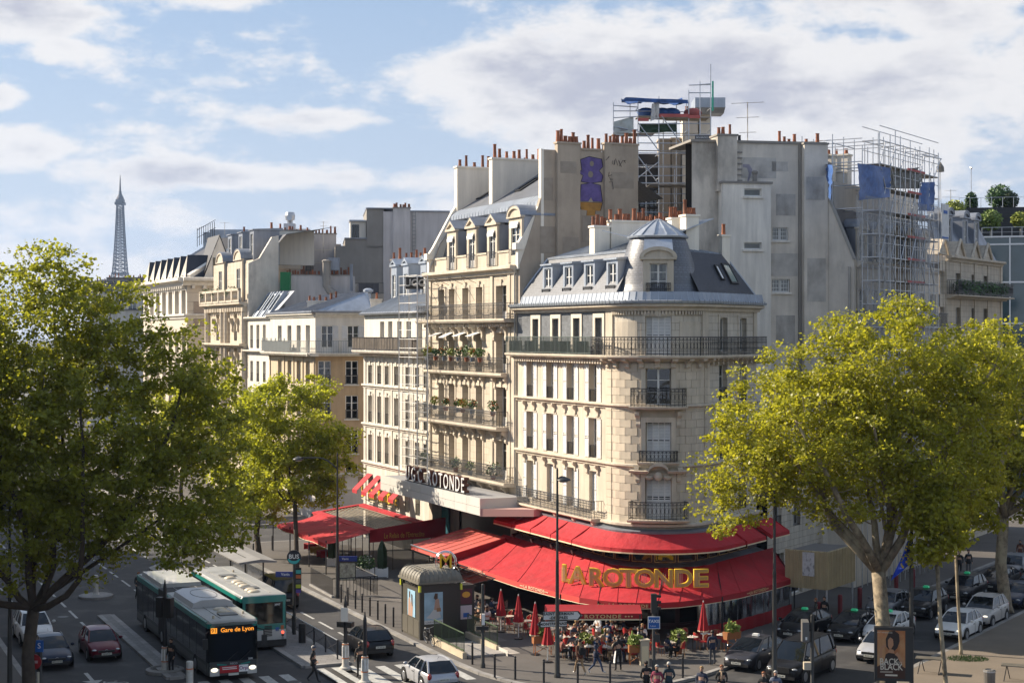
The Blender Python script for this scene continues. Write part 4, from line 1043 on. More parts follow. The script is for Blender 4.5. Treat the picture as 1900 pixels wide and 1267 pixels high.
# ================================================================ further along the boulevard
def white_house():
 F=Frame(P0+U*tA(458),-U);W=tA(458)-tA(500)-.03;o=thing('narrow_white_house','narrow white plastered house with leaning mansard windows behind the terrace house','building',F(W/2,0,0))
 ze,zb=F.z(480,594),F.z(480,650);xs=[F.x(p) for p in(477,490,504)];xs=[W*f for f in(.22,.5,.78)]
 ops=[(x,zb+.2,1.15,2.4,dict(rec=.3,rail=.9)) for x in xs]
 for k in range(4):ops+=[(x,zb-3.2-3.2*k,1.1,2.1,dict(rec=.3,rail=.9)) for x in xs]
 facade(o,F,0,W,0,ze,ops,WHITE_R);band(o,F,0,W,zb-.3,.35,.5,PALE_R,'balcony_slab');band(o,F,0,W,ze,.35,.4,WHITE_R,'cornice')
 zr=F.z(480,545,2.5)
 m=MB();m.quad(F(0,.3,ze+.3),F(W,.3,ze+.3),F(W,2.6,zr),F(0,2.6,zr));part('mansard_slope',m,ZINC_D,o)
 for x in[W*f for f in(.25,.5,.75)]:
  d=MB();d.add([F(x-.7,.2,ze+.3),F(x+.7,.2,ze+.3),F(x+.7,1.9,zr-.2),F(x-.7,1.9,zr-.2),F(x-.7,2.4,zr-.2),F(x+.7,2.4,zr-.2)],((0,1,2,3),));
  for s in(-.7,.55):d.wedge(F,x+s,x+s+.16,((.1,ze+.3),(1.9,zr),(2.5,zr),(.6,ze+.3)))
  part('roof_window',d,ZINC,o);g=MB();g.quad(F(x-.5,.32,ze+.45),F(x+.5,.32,ze+.45),F(x+.5,1.75,zr-.35),F(x-.5,1.75,zr-.35));part('pane',g,GLASS_D,o)
 b=MB();b.box(F,.05,W-.05,1.6,12,0,ze+.2);part('core',b,PALE_R,o)
 return o
white_house()
def plain_block(label,name,corners,z0,z1,mat,extra=None):
 """blank rear or party walls; corners = ground plan"""
 c=Vector((sum(p[0] for p in corners)/len(corners),sum(p[1] for p in corners)/len(corners),0));o=thing(name,label,'building',c)
 m=MB();m.prism(corners,z0,z1);part('wall',m,mat,o);return o
def XY(px,Y):return((px-950)/FOC*Y,Y)
def ZP(py,Y):return HC-(py-HORIZ)/FOC*Y
def rear_blocks():
 fx=lambda a,Y:Frame(XY(a,Y),(1,.12))
 # pale walls with many pots behind the terrace house
 Y=172;F=fx(528,Y);w=(658-528)/FOC*Y
 o=plain_block('pale rear wall with a long row of small chimney pots and a kinked flue','rear_wall_house',[F(0,0,0)[:2],F(w,0,0)[:2],F(w,12,0)[:2],F(0,12,0)[:2]],0,ZP(512,Y),LILAC_R)
 chimney(o,F,.1,w*.5,.2,1.0,ZP(520,Y),ZP(511,Y),LILAC_R,12,True,GREY_D,'x');chimney(o,F,w*.55,w-.2,.2,1.0,ZP(520,Y),ZP(511,Y),LILAC_R,11,True,GREY_D,'x')
 fl=MB();p=[AT(606,484,Y-.6),AT(606,530,Y-.6),AT(612,540,Y-.6),AT(655,566,Y-1.0)];fl.tube(p,.42,8);fl.lathe(AT(606,486,Y-.6),[(.5,0),(.5,.12),(.3,.25)],8);parts('flue',fl,GREY_D,o)
 fl=MB();fl.tube([AT(652,540,Y-.4),AT(652,490,Y-.4)],.16,6);fl.cube(AT(619,490,Y),(1.2,.8,1.3));parts('flue',fl,ZINC_D,o)
 t=MB();t.cube(AT(530,522,Y-1),(1.0,1.0,1.9));top('green_rubble_chute',t,M('green_sheet',(.01,.16,.05),.6,var=.15),'small green sheeted box at the end of the pale rear roof','tarpaulin',origin=AT(527,530,Y-1))
 # ladder wall group: two white breasts with a dark strip and rungs
 Y=190;F=fx(470,Y);w=(632-470)/FOC*Y
 o=plain_block('tall grey party wall with two white chimney breasts and iron rungs','party_wall_house',[F(0,0,0)[:2],F(w,0,0)[:2],F(w,9,0)[:2],F(0,9,0)[:2]],0,ZP(452,Y),GREY_R)
 for a,b,tz,n in((518,560,434,6),(581.5,623,434,6)):
  chimney(o,F,(a-470)/FOC*Y,(b-470)/FOC*Y,-.35,.6,10,ZP(tz,Y),LILAC_R,n,True,GREY_D,'x')
  ln=MB()
  for zz in(463,487):ln.box(F,(a-470)/FOC*Y+.05,(b-470)/FOC*Y-.05,-.37,-.34,ZP(zz,Y)-.05,ZP(zz,Y)+.05)
  parts('render_joint',ln,WHITE_R,o)
 b=MB();b.box(F,(562-470)/FOC*Y,(580-470)/FOC*Y,-.2,.5,10,ZP(434,Y));part('wall',b,GREY_D,o)
 r=MB()
 for i in range(16):z=ZP(440,Y)-i*.42;r.tube([F((568-470)/FOC*Y,-.35,z),F((576-470)/FOC*Y,-.35,z)],.03,4)
 for e in(568,576):r.tube([F((e-470)/FOC*Y,-.35,ZP(442,Y)),F((e-470)/FOC*Y,-.35,ZP(505,Y))],.03,4)
 parts('rung',r,IRON,o)
 cw=MB();cw.cube(AT(538,425,Y+2),(1.3,1.3,1.2));cw.tube([AT(538,420,Y+2),AT(538,408,Y+2),AT(537,404,Y+1)],.34,8);cw.lathe(AT(538,402,Y+1.6),[(.55,-.4),(.6,.1),(.5,.5)],10);parts('flue_cowl',cw,STEEL,o)
 cv=MB();cv.wedge(F,(546-470)/FOC*Y,(575-470)/FOC*Y,((1.2,ZP(434,Y)),(1.2,ZP(423,Y)),(4,ZP(421,Y)),(4,ZP(434,Y))));parts('roof_box',cv,GREY_L,o)
 antenna(AT(600,470,Y-.8),ZP(411,Y)-ZP(470,Y),'thin television antenna beside the white chimney breasts',((.97,.5),(.85,.35)))
 # stepped grey building
 Y=184;F=fx(622,Y);k=Y/FOC
 o=plain_block('stepped dark grey party wall building with a glazed stair head','stepped_wall_house',[F(0,0,0)[:2],F(210*k,0,0)[:2],F(210*k,12,0)[:2],F(0,12,0)[:2]],0,ZP(456,Y),GREY_D)
 m=MB();m.box(F,18*k,60*k,.05,12,ZP(456,Y),ZP(443,Y));m.box(F,58*k,90*k,.0,12,ZP(460,Y),ZP(387,Y));part('wall',m,GREY_D,o)
 m=MB();m.box(F,89*k,213*k,-.12,12,8,ZP(392,Y));part('wall',m,LILAC_R,o)
 m=MB();m.box(F,57*k,109*k,-.2,12.2,ZP(387,Y),ZP(385,Y));m.box(F,139*k,213*k,-.25,12.2,ZP(392,Y),ZP(389.6,Y));m.box(F,17*k,59*k,-.1,12.2,ZP(443,Y),ZP(441,Y));parts('coping',m,ZINC_D,o)
 chimney(o,F,107*k,139*k,-.45,.8,8,ZP(386,Y),LILAC_R,6,True,GREY_D,'x')
 r=MB()
 for i in range(22):z=ZP(392,Y)-.5-i*.42;r.tube([F(143*k,-.3,z),F(149*k,-.3,z)],.03,4)
 for e in(143,149):r.tube([F(e*k,-.3,ZP(392,Y)),F(e*k,-.3,ZP(470,Y))],.03,4)
 parts('rung',r,GREYRAIL,o)
 g=MB();g.box(F,28*k,57*k,.6,5,ZP(443,Y),ZP(407,Y));part('stair_head',g,WHITE_R,o);g=MB()
 for i in range(4):g.box(F,(31+3.4*i)*k,(34+3.4*i)*k,.52,.6,ZP(440,Y),ZP(416,Y))
 part('window',g,GLASS_D,o);g=MB();g.wedge(F,26*k,58*k,((.3,ZP(410,Y)),(.3,ZP(407.5,Y)),(5,ZP(402,Y)),(5,ZP(408,Y))));part('roof',g,ZINC,o)
 # little roof terrace and dark mansards in the gap
 Y=165;F=fx(660,Y);k=Y/FOC
 o=plain_block('low dark roof terrace with railing between the grey walls','roof_terrace',[F(0,0,0)[:2],F(52*k,0,0)[:2],F(52*k,9,0)[:2],F(0,9,0)[:2]],0,ZP(545,Y),GREY_D)
 railing(o,F,0,52*k,.1,ZP(545,Y),1.1,IRON,'plain',ends=False,gap=.5);g=MB();g.box(F,6*k,45*k,3,6,ZP(545,Y),ZP(524,Y));part('roof',g,SLATE_D,o)
 K=AT(683,560,158);oo=Frame(K,(1,.1))
 g=MB();g.box(oo,-.5,.5,0,.9,ZP(582,158),ZP(556,158));part('wall',g,GREY_L,o);g=MB();g.lathe(AT(683,556,158.4),[(.28,0),(.28,.6),(.5,.75),(.5,.95),(.2,1.1)],9);parts('flue_cowl',g,ZINC,o)
rear_blocks()

def ornate_house():
 F=Frame(P0+U*tA(386),-U);W=tA(386)-tA(459);o=thing('ornate_stone_house','weathered ornate stone house with balustraded balcony and arched attic windows','building',F(W/2,0,0))
 zs=F.z(425,562);xs=[F.x(404),F.x(437)]
 ops=[]
 for py in(632,693,760,830):ops+=[(x,F.z(425,py),1.35,2.9,dict(rec=.4,rail=1.0,kind='door')) for x in xs]
 facade(o,F,0,W,0,zs,ops,STONE_W)
 p=MB()
 for x in(.6,(xs[0]+xs[1])/2-.9,(xs[0]+xs[1])/2+.9,W-.6):p.tube([F(x,-.1,2),F(x,-.1,zs-.5)],.42,8)
 parts('column',p,STONE_W,o)
 c=MB()
 for py in(640,702):
  for x in xs:
   for s in(-1.15,1.15):console(c,F,x+s,F.z(425,py)+2.9,.34,1.5,.45)
 parts('console',c,STONE,o)
 for py in(566,640):band(o,F,-.5,W,F.z(425,py)-.3,.5,.9,STONE,'balcony_slab')
 dentils(o,F,0,W,zs-1.0,.5,.35,.4,.5,STONE)
 b=MB();b.box(F,-.4,W,-.95,-.7,zs+1.15,zs+1.4);b.box(F,-.4,W,-.9,-.72,zs,zs+.2)
 for i in range(7):x=-.2+W*i/6;b.box(F,x-.2,x+.2,-.95,-.68,zs,zs+1.4)
 part('balustrade',b,STONE,o)
 bl=MB()
 for i in range(40):bl.lathe(F(-.2+W*(i+.5)/40,-.82,zs+.2),[(.05,0),(.11,.3),(.05,.7),(.08,.95)],5)
 parts('baluster',bl,STONE,o)
 at=MB();at.box(F,.2,W,.6,1.2,zs,zs+4.4);part('wall',at,STONE_W,o)
 for x in xs:dormer(o,F,x,.3,zs,3.2,4.6,2.5,'arch',STONE,ZINC_D,1.5,3.6,'door')
 zt=F.z(425,505,2.0)
 m=MB();ztop=F.z(425,455,4);m.quad(F(0,1.1,zt),F(W,1.1,zt),F(W,4.2,ztop),F(0,4.2,ztop));m.quad(F(0,4.2,ztop),F(W,4.2,ztop),F(W,10,ztop+1),F(0,10,ztop+1));part('mansard_slope',m,SLATE,o)
 for x in(W*.28,W*.55,W*.82):dormer(o,F,x,1.3,zt+.4,1.7,3.6,2.8,'flat',ZINC_D,ZINC_D,1.1,3.2,'panes')
 Qo=Frame(F(W+.4,0,0)[:2],F.n[:2]);e=MB();e.wedge(F,W-.1,W+.4,((.0,zs-8),(.0,zs+4),(1.2,zt+.9),(Qo.x(505),Qo.z(512,440)),(Qo.x(517),Qo.z(512,437)),(Qo.x(517),zs-8)));part('party_wall',e,GREY_R,o)
 k=MB();k.box(F,.05,W-.1,1.6,12,0,zs+2);part('core',k,GREY_R,o)
 chimney(o,F,W*.05,W*.05+.9,3.0,11,ztop-3,F.z(447,441,4),CHIM2,12,False,GREY_D);chimney(o,F,W*.62,W*.62+.9,4.0,9,ztop-3,F.z(455,441,5),CHIM2,5,False,GREY_D)
 for i,x in enumerate((.8,W*.35,W*.7)):
  pot=thing('balcony_shrub',ORD[i]+' straggly shrub from the left on the balustraded stone balcony','plant',F(x,-.4,zs+.05),0,'shrubs on the stone balcony');lpart('foliage',leafball((0,0,1.0),.75,160,i+50,1.1,.12),LEAFP,pot)
ornate_house()
def modern_house():
 F=Frame(P0+U*tA(266),-U);W=tA(266)-tA(347);o=thing('white_pillared_building','white pillared block with a dark pointed dormer roof near the tower','building',F(W/2,0,0))
 q=F(W,0,0);FR=Frame(q,(.93,.37));wr=FR.x(410)
 zc,z1=F.z(347,530),F.z(347,585)
 xs=[W*(i+.5)/7 for i in range(7)]
 ops=[(x,z1+.2,W/7*.62,(zc-z1)*.80,dict(kind='single',rec=.9,curtain=0)) for x in xs]
 facade(o,F,0,W,z1,zc,ops,WHITE_R);facade(o,F,0,W,0,z1,[(x,z1-4.6-3.6*k,W/7*.5,2.6,dict(rec=.5)) for x in xs for k in range(5)],M('pale_stone_bands',(.58,.51,.42),.85,var=.05,brick=(40,1.1,.03,(.35,.30,.24),.0)))
 m=MB();m.box(FR,0,wr,0,.4,0,zc);part('wall',m,M('pale_stone_bands'),o)
 m=MB();m.box(FR,.8,wr-.6,-.06,.1,zc-4.9,zc-1.9);part('brick_panel',m,M('pinkish_brick',(.33,.26,.21),.9,brick=(.4,.16,.02,(.42,.36,.3),.12)),o)
 for F_,w_ in((F,W),(FR,wr)):
  band(o,F_,-.6,w_+.4,zc,1.0,1.2,WHITE_R,'cornice');band(o,F_,-.2,w_+.1,z1-.4,.6,.4,WHITE_R);dentils(o,F_,0,w_,zc-.35,.35,.35,.9,.6,WHITE_R)
 zr=F.z(380,455,8);dk=M('navy_slate',(.026,.03,.042),.6,var=.15)
 z0=zc+1.0;Fi=Frame((0,0),(1,0));m=MB()
 pa,pb,pc=F(0,.2,z0),F(W,.2,z0),FR(wr,.2,z0);ra,rb,rc=F(0,9,zr),F(W-4,9,zr),FR(wr,9,zr)
 m.quad(pa,pb,rb,ra);m.quad(pb,pc,rc,rb);part('roof_slope',m,dk,o)
 h=MB();h.tube([Vector(pb)+Vector((0,0,.1)),Vector(rb)+Vector((0,0,.1))],.35,4);part('hip_flashing',h,GREY_L,o)
 zd=F.z(340,476,1)
 for i in range(7):
  x=xs[i];d=MB();w=W/7*.40
  d.add([F(x-w,-.1,z0),F(x+w,-.1,z0),F(x,.5,zd),F(x,9,zd),F(x+w,7,z0+2),F(x-w,7,z0+2)],((0,2,3,5),(1,4,3,2)))
  dd=thing_part('pointed_dormer',o,F(x,0,z0));part('slope',d,dk,dd);t=MB();t.add([F(x-w,-.12,z0),F(x+w,-.12,z0),F(x,.48,zd),F(x-w*.55,-.1,z0),F(x+w*.55,-.1,z0),F(x,.36,zd-2)],((0,3,5,2),(1,2,5,4),(3,4,5)));part('white_frame',t,WHITE_R,dd)
  g=MB();g.add([F(x-w*.42,-.16,z0+.3),F(x+w*.42,-.16,z0+.3),F(x,.26,zd-3)],((0,1,2),));part('pane',g,GLASS_D,dd)
 x=FR.x(407);dd=thing_part('gable',o,FR(x,0,z0));g=MB();g.add([FR(x-2.0,-.12,z0-.3),FR(x+2.0,-.12,z0-.3),FR(x,-.12,z0+5.0)],((0,1,2),));part('white_frame',g,WHITE_R,dd);g=MB();g.add([FR(x-2.2,-.2,z0-.3),FR(x+2.2,-.2,z0-.3),FR(x,-.2,z0+5.2),FR(x-2.2,3,z0-.3),FR(x+2.2,3,z0-.3),FR(x,7,z0+5.2)],((0,2,5,3),(1,4,5,2)));part('slope',g,dk,dd)
 g=MB();g.box(FR,x-.8,x+.8,-.2,0,z0+.2,z0+2.4);part('window',g,GLASS_D,dd)
 k=MB();k.prism([F(.1,1.5,0)[:2],F(W-.5,1.5,0)[:2],FR(wr,1,0)[:2],FR(wr,14,0)[:2],F(.1,14,0)[:2]],0,zc);part('core',k,GREY_R,o)
 # roof plant with ladders
 Y=232;r=MB();rp=[(347,484),(440,432),(452,432),(500,450),(500,500),(347,500)]
 q_=thing('zinc_roof_block','grey zinc rooftops with plant and rails behind the ornate house','building',AT(420,620,Y)*1.0);q_.location.z=0
 pts=[AT(px,py,Y) for px,py in((345,478),(415,435),(470,431),(505,452))]
 m=MB();m.add([*(p for p in pts),*[(p.x,p.y+14,p.z) for p in pts]],[(i,i+1,i+5,i+4) for i in range(3)]);m.add([*pts,*[(p.x,p.y,0) for p in pts]],[(i,i+4,i+5,i+1) for i in range(3)]);part('roof',m,ZINC,q_)
 s=MB()
 for i in range(9):f=i/8;a,b=pts[0].lerp(pts[1],f),pts[0].lerp(pts[1],f)+Vector((0,14,0));s.tube([a,b],.06,4)
 part('seam',s,ZINC_D,q_)
 m=MB();m.cube(AT(440,436,Y+3),(7,4,1.3));m.cube(AT(395,446,Y+3),(2.4,2,2.2));parts('roof_box',m,ZINC,q_)
 rl=MB()
 for i in range(9):a=AT(366+4*i,458-2.2*i,Y-1);rl.tube([a,a+Vector((0,0,2.6-.05*i))],.05,4)
 rl.tube([AT(366,456,Y-1)+Vector((0,0,2.2)),AT(400,437,Y-1)+Vector((0,0,2.2))],.05,4);rl.tube([AT(366,456,Y-1)+Vector((0,0,1.1)),AT(400,437,Y-1)+Vector((0,0,1.1))],.05,4);part('guard_rail',rl,IRON,q_)
 antenna(AT(417,436,Y),1.8,'small antenna on the zinc rooftops far down the boulevard',((.95,.7),))
 # dark old rooftops under the tower
 Y=300;k=Y/FOC;F=Frame(XY(170,Y),(1,0))
 o=plain_block('old dark roofed houses with broad chimneys under the iron tower','distant_roof_house',[F(0,0,0)[:2],F(105*k,0,0)[:2],F(105*k,14,0)[:2],F(0,14,0)[:2]],0,ZP(545,Y),PALE_R)
 m=MB();m.wedge(F,0,60*k,((-.3,ZP(560,Y)),(2,ZP(520,Y)),(9,ZP(515,Y)),(14,ZP(560,Y))));m.wedge(F,60*k,105*k,((-.3,ZP(575,Y)),(3,ZP(535,Y)),(12,ZP(535,Y))));part('roof',m,SLATE_D,o)
 for a,b,t in((15,80,514),(72,100,516),(-30,12,522)):chimney(o,F,a*k,b*k,5,6.5,ZP(550,Y),ZP(t,Y),CHIM_B,7,True,GREY_D,'x')
 for px in(182,222,246):dormer(o,F,(px-170)*k,-.2,ZP(575,Y),2.4,3.0,3,'pediment',WHITE_R,SLATE_D)
modern_house()
# ---------------------------------------------------------------- ground, roads, pavements
ASPH=M('asphalt',(.034,.033,.035),.85,var=.18,vscale=.35,fine=.12,bump=.25,bscale=60,dirt=((.085,.082,.08),.5,.5,.8))
PAVE=M('pavement_asphalt',(.092,.083,.076),.88,var=.14,vscale=.5,fine=.10,bump=.2,bscale=50,dirt=((.09,.082,.076),.45,.55,.85))
PAVER=M('pale_pavers',(.20,.19,.185),.85,var=.10,vscale=.8,fine=.06,brick=(.62,.30,.012,(.11,.105,.10),.09))
GRAN=M('granite_kerb',(.24,.23,.22),.8,var=.15,vscale=2,rand=.18)
PAINTW=M('road_paint',(.38,.38,.365),.75,var=.25,vscale=4,fine=.2)
PLAZA=M('sandy_plaza',(.165,.135,.105),.9,var=.12,vscale=.5,fine=.08)
def tn(t,n):q=P0+U*t+NA*n;return(q.x,q.y)
def bn(t,n):q=P1+V*t+NB*n;return(q.x,q.y)
g=MB();n=24;ext=4200
g.sheet([[(-ext+2*ext*i/n,-300+(ext+900)*j/n,-.012) for i in range(n+1)] for j in range(n+1)]);structure('ground',g,M('ground_far',(.12,.12,.11),.9))
g=MB();g.quad((-140,40,0),(160,40,0),(160,420,0),(-260,420,0));structure('road',g,ASPH)
def fillet(a,c,b,r,k=8):
 a,b,c=Vector(a),Vector(b),Vector(c);u,v=(a-c).normalized(),(b-c).normalized();p,q=c+u*r,c+v*r
 return[tuple((p*(1-t)**2+c*2*t*(1-t)+q*t*t)) for t in[i/k for i in range(k+1)]]
def pavement(name,poly,mat,kerb_edges=True,h=.13,kerb_len=1.0):
 o=None;mb=MB();mb.add([(p[0],p[1],h) for p in poly],(tuple(range(len(poly))),));o=structure(name,mb,mat)
 me={}
 tot=0
 for a,b in zip(poly,poly[1:]+poly[:1]):
  a,b=Vector((a[0],a[1],0)),Vector((b[0],b[1],0));L=(b-a).length
  if L<.05:continue
  n=max(1,int(round(L/kerb_len)));d=(b-a)/n;an=math.atan2(d.y,d.x);l=round(L/n,2)
  near=[i for i in range(n) if 40<(a+d*(i+.5)).y<130 and abs((a+d*(i+.5)).x)<45]
  if l not in me:q=MB();q.box(Frame((0,0),(1,0)),-l/2+.006,l/2-.006,-.15,.15,0,h+.004);me[l]=q.mesh('kerbstone',GRAN)
  for i in near:
   if tot<280:c=a+d*(i+.5);link('kerbstone',me[l],o,(c.x,c.y,0),an);tot+=1
  rest=[i for i in range(n) if i not in near]
  if rest:
   q=MB()
   for i in rest[::1][:200]:c=a+d*(i+.5);q.cube((c.x,c.y,(h+.004)/2),(l-.01,.3,h+.004),an)
   if q.v:k=link('kerb',q.mesh('kerb',GRAN),o)
 return o
cor=None
ka,kb=Vector((*tn(0,12.6),0)),Vector((*bn(0,6.3),0))
# crossing point of the two kerb lines
den=U.x*V.y-U.y*V.x;dd=kb-ka;tt_=(dd.x*V.y-dd.y*V.x)/den;cc=ka+U*tt_
corner=fillet((ka+U*40)[:2],cc[:2],(kb+V*40)[:2],15)
e46=fillet(tn(30,12.6),tn(45,12.6),tn(45,0),4)
pavement('corner_pavement',e46+[tn(45,-.5)][:1]+[tn(0,-.5),bn(0,-.5),bn(120,-.5),bn(120,6.3)]+corner[::-1],PAVE)
pavement('far_pavement',fillet(tn(57,0),tn(57,12.6),tn(80,12.6),4)+[tn(300,12.6),tn(300,-2),tn(57,-2)],PAVE)
pavement('bus_island',[tn(-4.5,17.7),tn(34,17.7),tn(36,18.8),tn(34,20),tn(-4.5,20)],PAVER)
pavement('left_pavement',[tn(-16,33.4),tn(300,33.4),tn(300,41),tn(-16,41)],PAVE)
pavement('plaza',fillet(bn(90,14.3),bn(-11.5,14.3),bn(-11.5,40),5)+[bn(-11.5,60),bn(90,60),bn(90,14.3)],PLAZA)
pavement('lane_separator',[tn(-4.5,26.2),tn(15,26.2),tn(15,26.9),tn(-4.5,26.9)],PAVER)
def strip(m,t0,t1,n0,n1,z=.004,f=tn):m.add([(*f(t0,n0),z),(*f(t1,n0),z),(*f(t1,n1),z),(*f(t0,n1),z)],((0,1,2,3),))
zb_=MB();me=None
zr=link('zebra_crossing',None);zr['kind']='structure'
for i in range(24):
 nn=13.0+i*1.02
 if 17.3<nn<20.3:continue
 q=MB();strip(q,-10.5,-5.6,nn,nn+.52);link('zebra_stripe',q.mesh('zebra_stripe',PAINTW),zr)
q=MB();
for i in range(3):strip(q,-10.2,-5.6,17.75+i*.78,17.75+i*.78+.4,.138)
link('zebra_stripe',q.mesh('zebra_stripe',PAINTW),zr)
lm=link('lane_markings',None);lm['kind']='structure'
for nn,a,b,L,gp,w in((15.3,-2,60,2.7,1.05,.16),(28.2,2,90,3,1.4,.16),(31,3,100,1.5,3.5,.12),(22.9,22,90,3,1.5,.15),(19,40,120,3,1.5,.15),(25.5,40,120,1.5,1.5,.15)):
 t=a
 while t<b:q=MB();strip(q,t,t+L,nn-w/2,nn+w/2);link('lane_dash',q.mesh('lane_dash',PAINTW),lm);t+=L+gp
for i in range(5):q=MB();strip(q,18+i*.95,18.5+i*.95,8.2,13.5,.004,bn);link('zebra_stripe',q.mesh('zebra_stripe',PAINTW),lm)
for t0 in(-6,0):q=MB();strip(q,t0,t0+2.2,7.0,7.16,.004,bn);link('lane_dash',q.mesh('lane_dash',PAINTW),lm)
for(t,nn) in((-4.4,29.6),(-4.2,32.0)): # painted bicycle marks and arrow
 q=MB();c=Vector((*tn(t,nn),.006));a_=-U;s_=NA
 for dx in(-.45,.45):
  pts=[c+s_*(dx+.3*math.cos(k*math.pi/5))+a_*(.3*math.sin(k*math.pi/5)) for k in range(11)];q.sheet([pts,[c+s_*dx+(p-c-s_*dx)*.72 for p in pts]])
 for p0_,p1_ in(((-.45,0),(0,.5)),((0,.5),(.45,0)),((-.45,0),(.3,.55)),((-.15,.6),(-.3,.6)),((.45,0),(.3,.75))):
  A_,B_=c+s_*p0_[0]-a_*p0_[1],c+s_*p1_[0]-a_*p1_[1];d_=(B_-A_).normalized();w_=Vector((-d_.y,d_.x,0))*.05;q.add([A_-w_,B_-w_,B_+w_,A_+w_],((0,1,2,3),))
 link('bicycle_mark',q.mesh('bicycle_mark',PAINTW),lm)
q=MB();c=tn(-1.6,29.8);
strip(q,-3.2,-1.2,30.3,30.5);q.add([(*tn(-3.2,29.9),.004),(*tn(-4.2,30.4),.004),(*tn(-3.2,30.9),.004)],((0,1,2),));link('arrow_mark',q.mesh('arrow_mark',PAINTW),lm)
q=MB();strip(q,-6.0,-4.2,8.6,12.0,.137);structure('pale_paving_patch',q,M('pale_patch',(.42,.38,.33),.9,var=.1))

# ================================================================ iron lattice tower on the skyline
def iron_tower():
 Y=3050.;c=Vector((223-950,Y,0));o=thing('lattice_tower','tall iron lattice tower hazy on the far skyline at left','tower',c)
 mat=M('brown_iron_paint',(.035,.028,.024),.7)
 prof=[(-18,62),(40,36),(98,20),(132,12.4),(160,10.4),(190,8.7),(220,7.2),(256,5.8)]
 def hw(z):
  for(z0,w0),(z1,w1) in zip(prof,prof[1:]):
   if z0<=z<=z1:return w0+(w1-w0)*(z-z0)/(z1-z0)
  return 5.8
 lv=[98];
 while lv[-1]<250:lv.append(lv[-1]+hw(lv[-1])*.62)
 lv[-1]=256
 for sx in(-1,1):
  for sy in(-1,1):
   q=MB();q.tube([c+Vector((sx*hw(z)*.93,sy*hw(z)*.93,z)) for z in(-18,10,40,70,98,115,132,160,190,220,256)],[5,4,3,2.4,1.8,1.5,1.3,1.1,1.0,1.0,1.0],4);part('leg',q,mat,o)
 m=MB()
 for a,b in zip(lv,lv[1:]):
  wa,wb=hw(a)*.93,hw(b)*.93
  for k in range(4):
   ca,sa=[(1,0),(0,1),(-1,0),(0,-1)][k]
   P=lambda s,w,z:c+Vector((ca*w-sa*s*w,sa*w+ca*s*w,z))
   m.tube([P(-1,wa,a),P(1,wb,b)],.55,3);m.tube([P(1,wa,a),P(-1,wb,b)],.55,3);m.tube([P(-1,wa,a),P(1,wa,a)],.6,3)
   m.tube([P(0,wa,a),P(0,wb,b)],.5,3)
 parts('lattice_bar',m,mat,o)
 q=MB();q.cube(c+Vector((0,0,129)),(27,27,4));q.cube(c+Vector((0,0,97)),(42,42,6));parts('platform',q,mat,o)
 q=MB();q.cube(c+Vector((0,0,259)),(17,17,5));q.cube(c+Vector((0,0,264)),(14,14,5));q.lathe(c+Vector((0,0,266)),[(7.5,0),(6.5,4),(5,7),(3,11),(2.6,16)],10);part('top_cabin',q,mat,o)
 q=MB();q.tube([c+Vector((0,0,280)),c+Vector((0,0,300)),c+Vector((0,0,312))],[2.2,1.2,.4],5);q.tube([c+Vector((0,0,304)),c+Vector((2,0,304))],.4,3);part('mast',q,mat,o)
iron_tower()

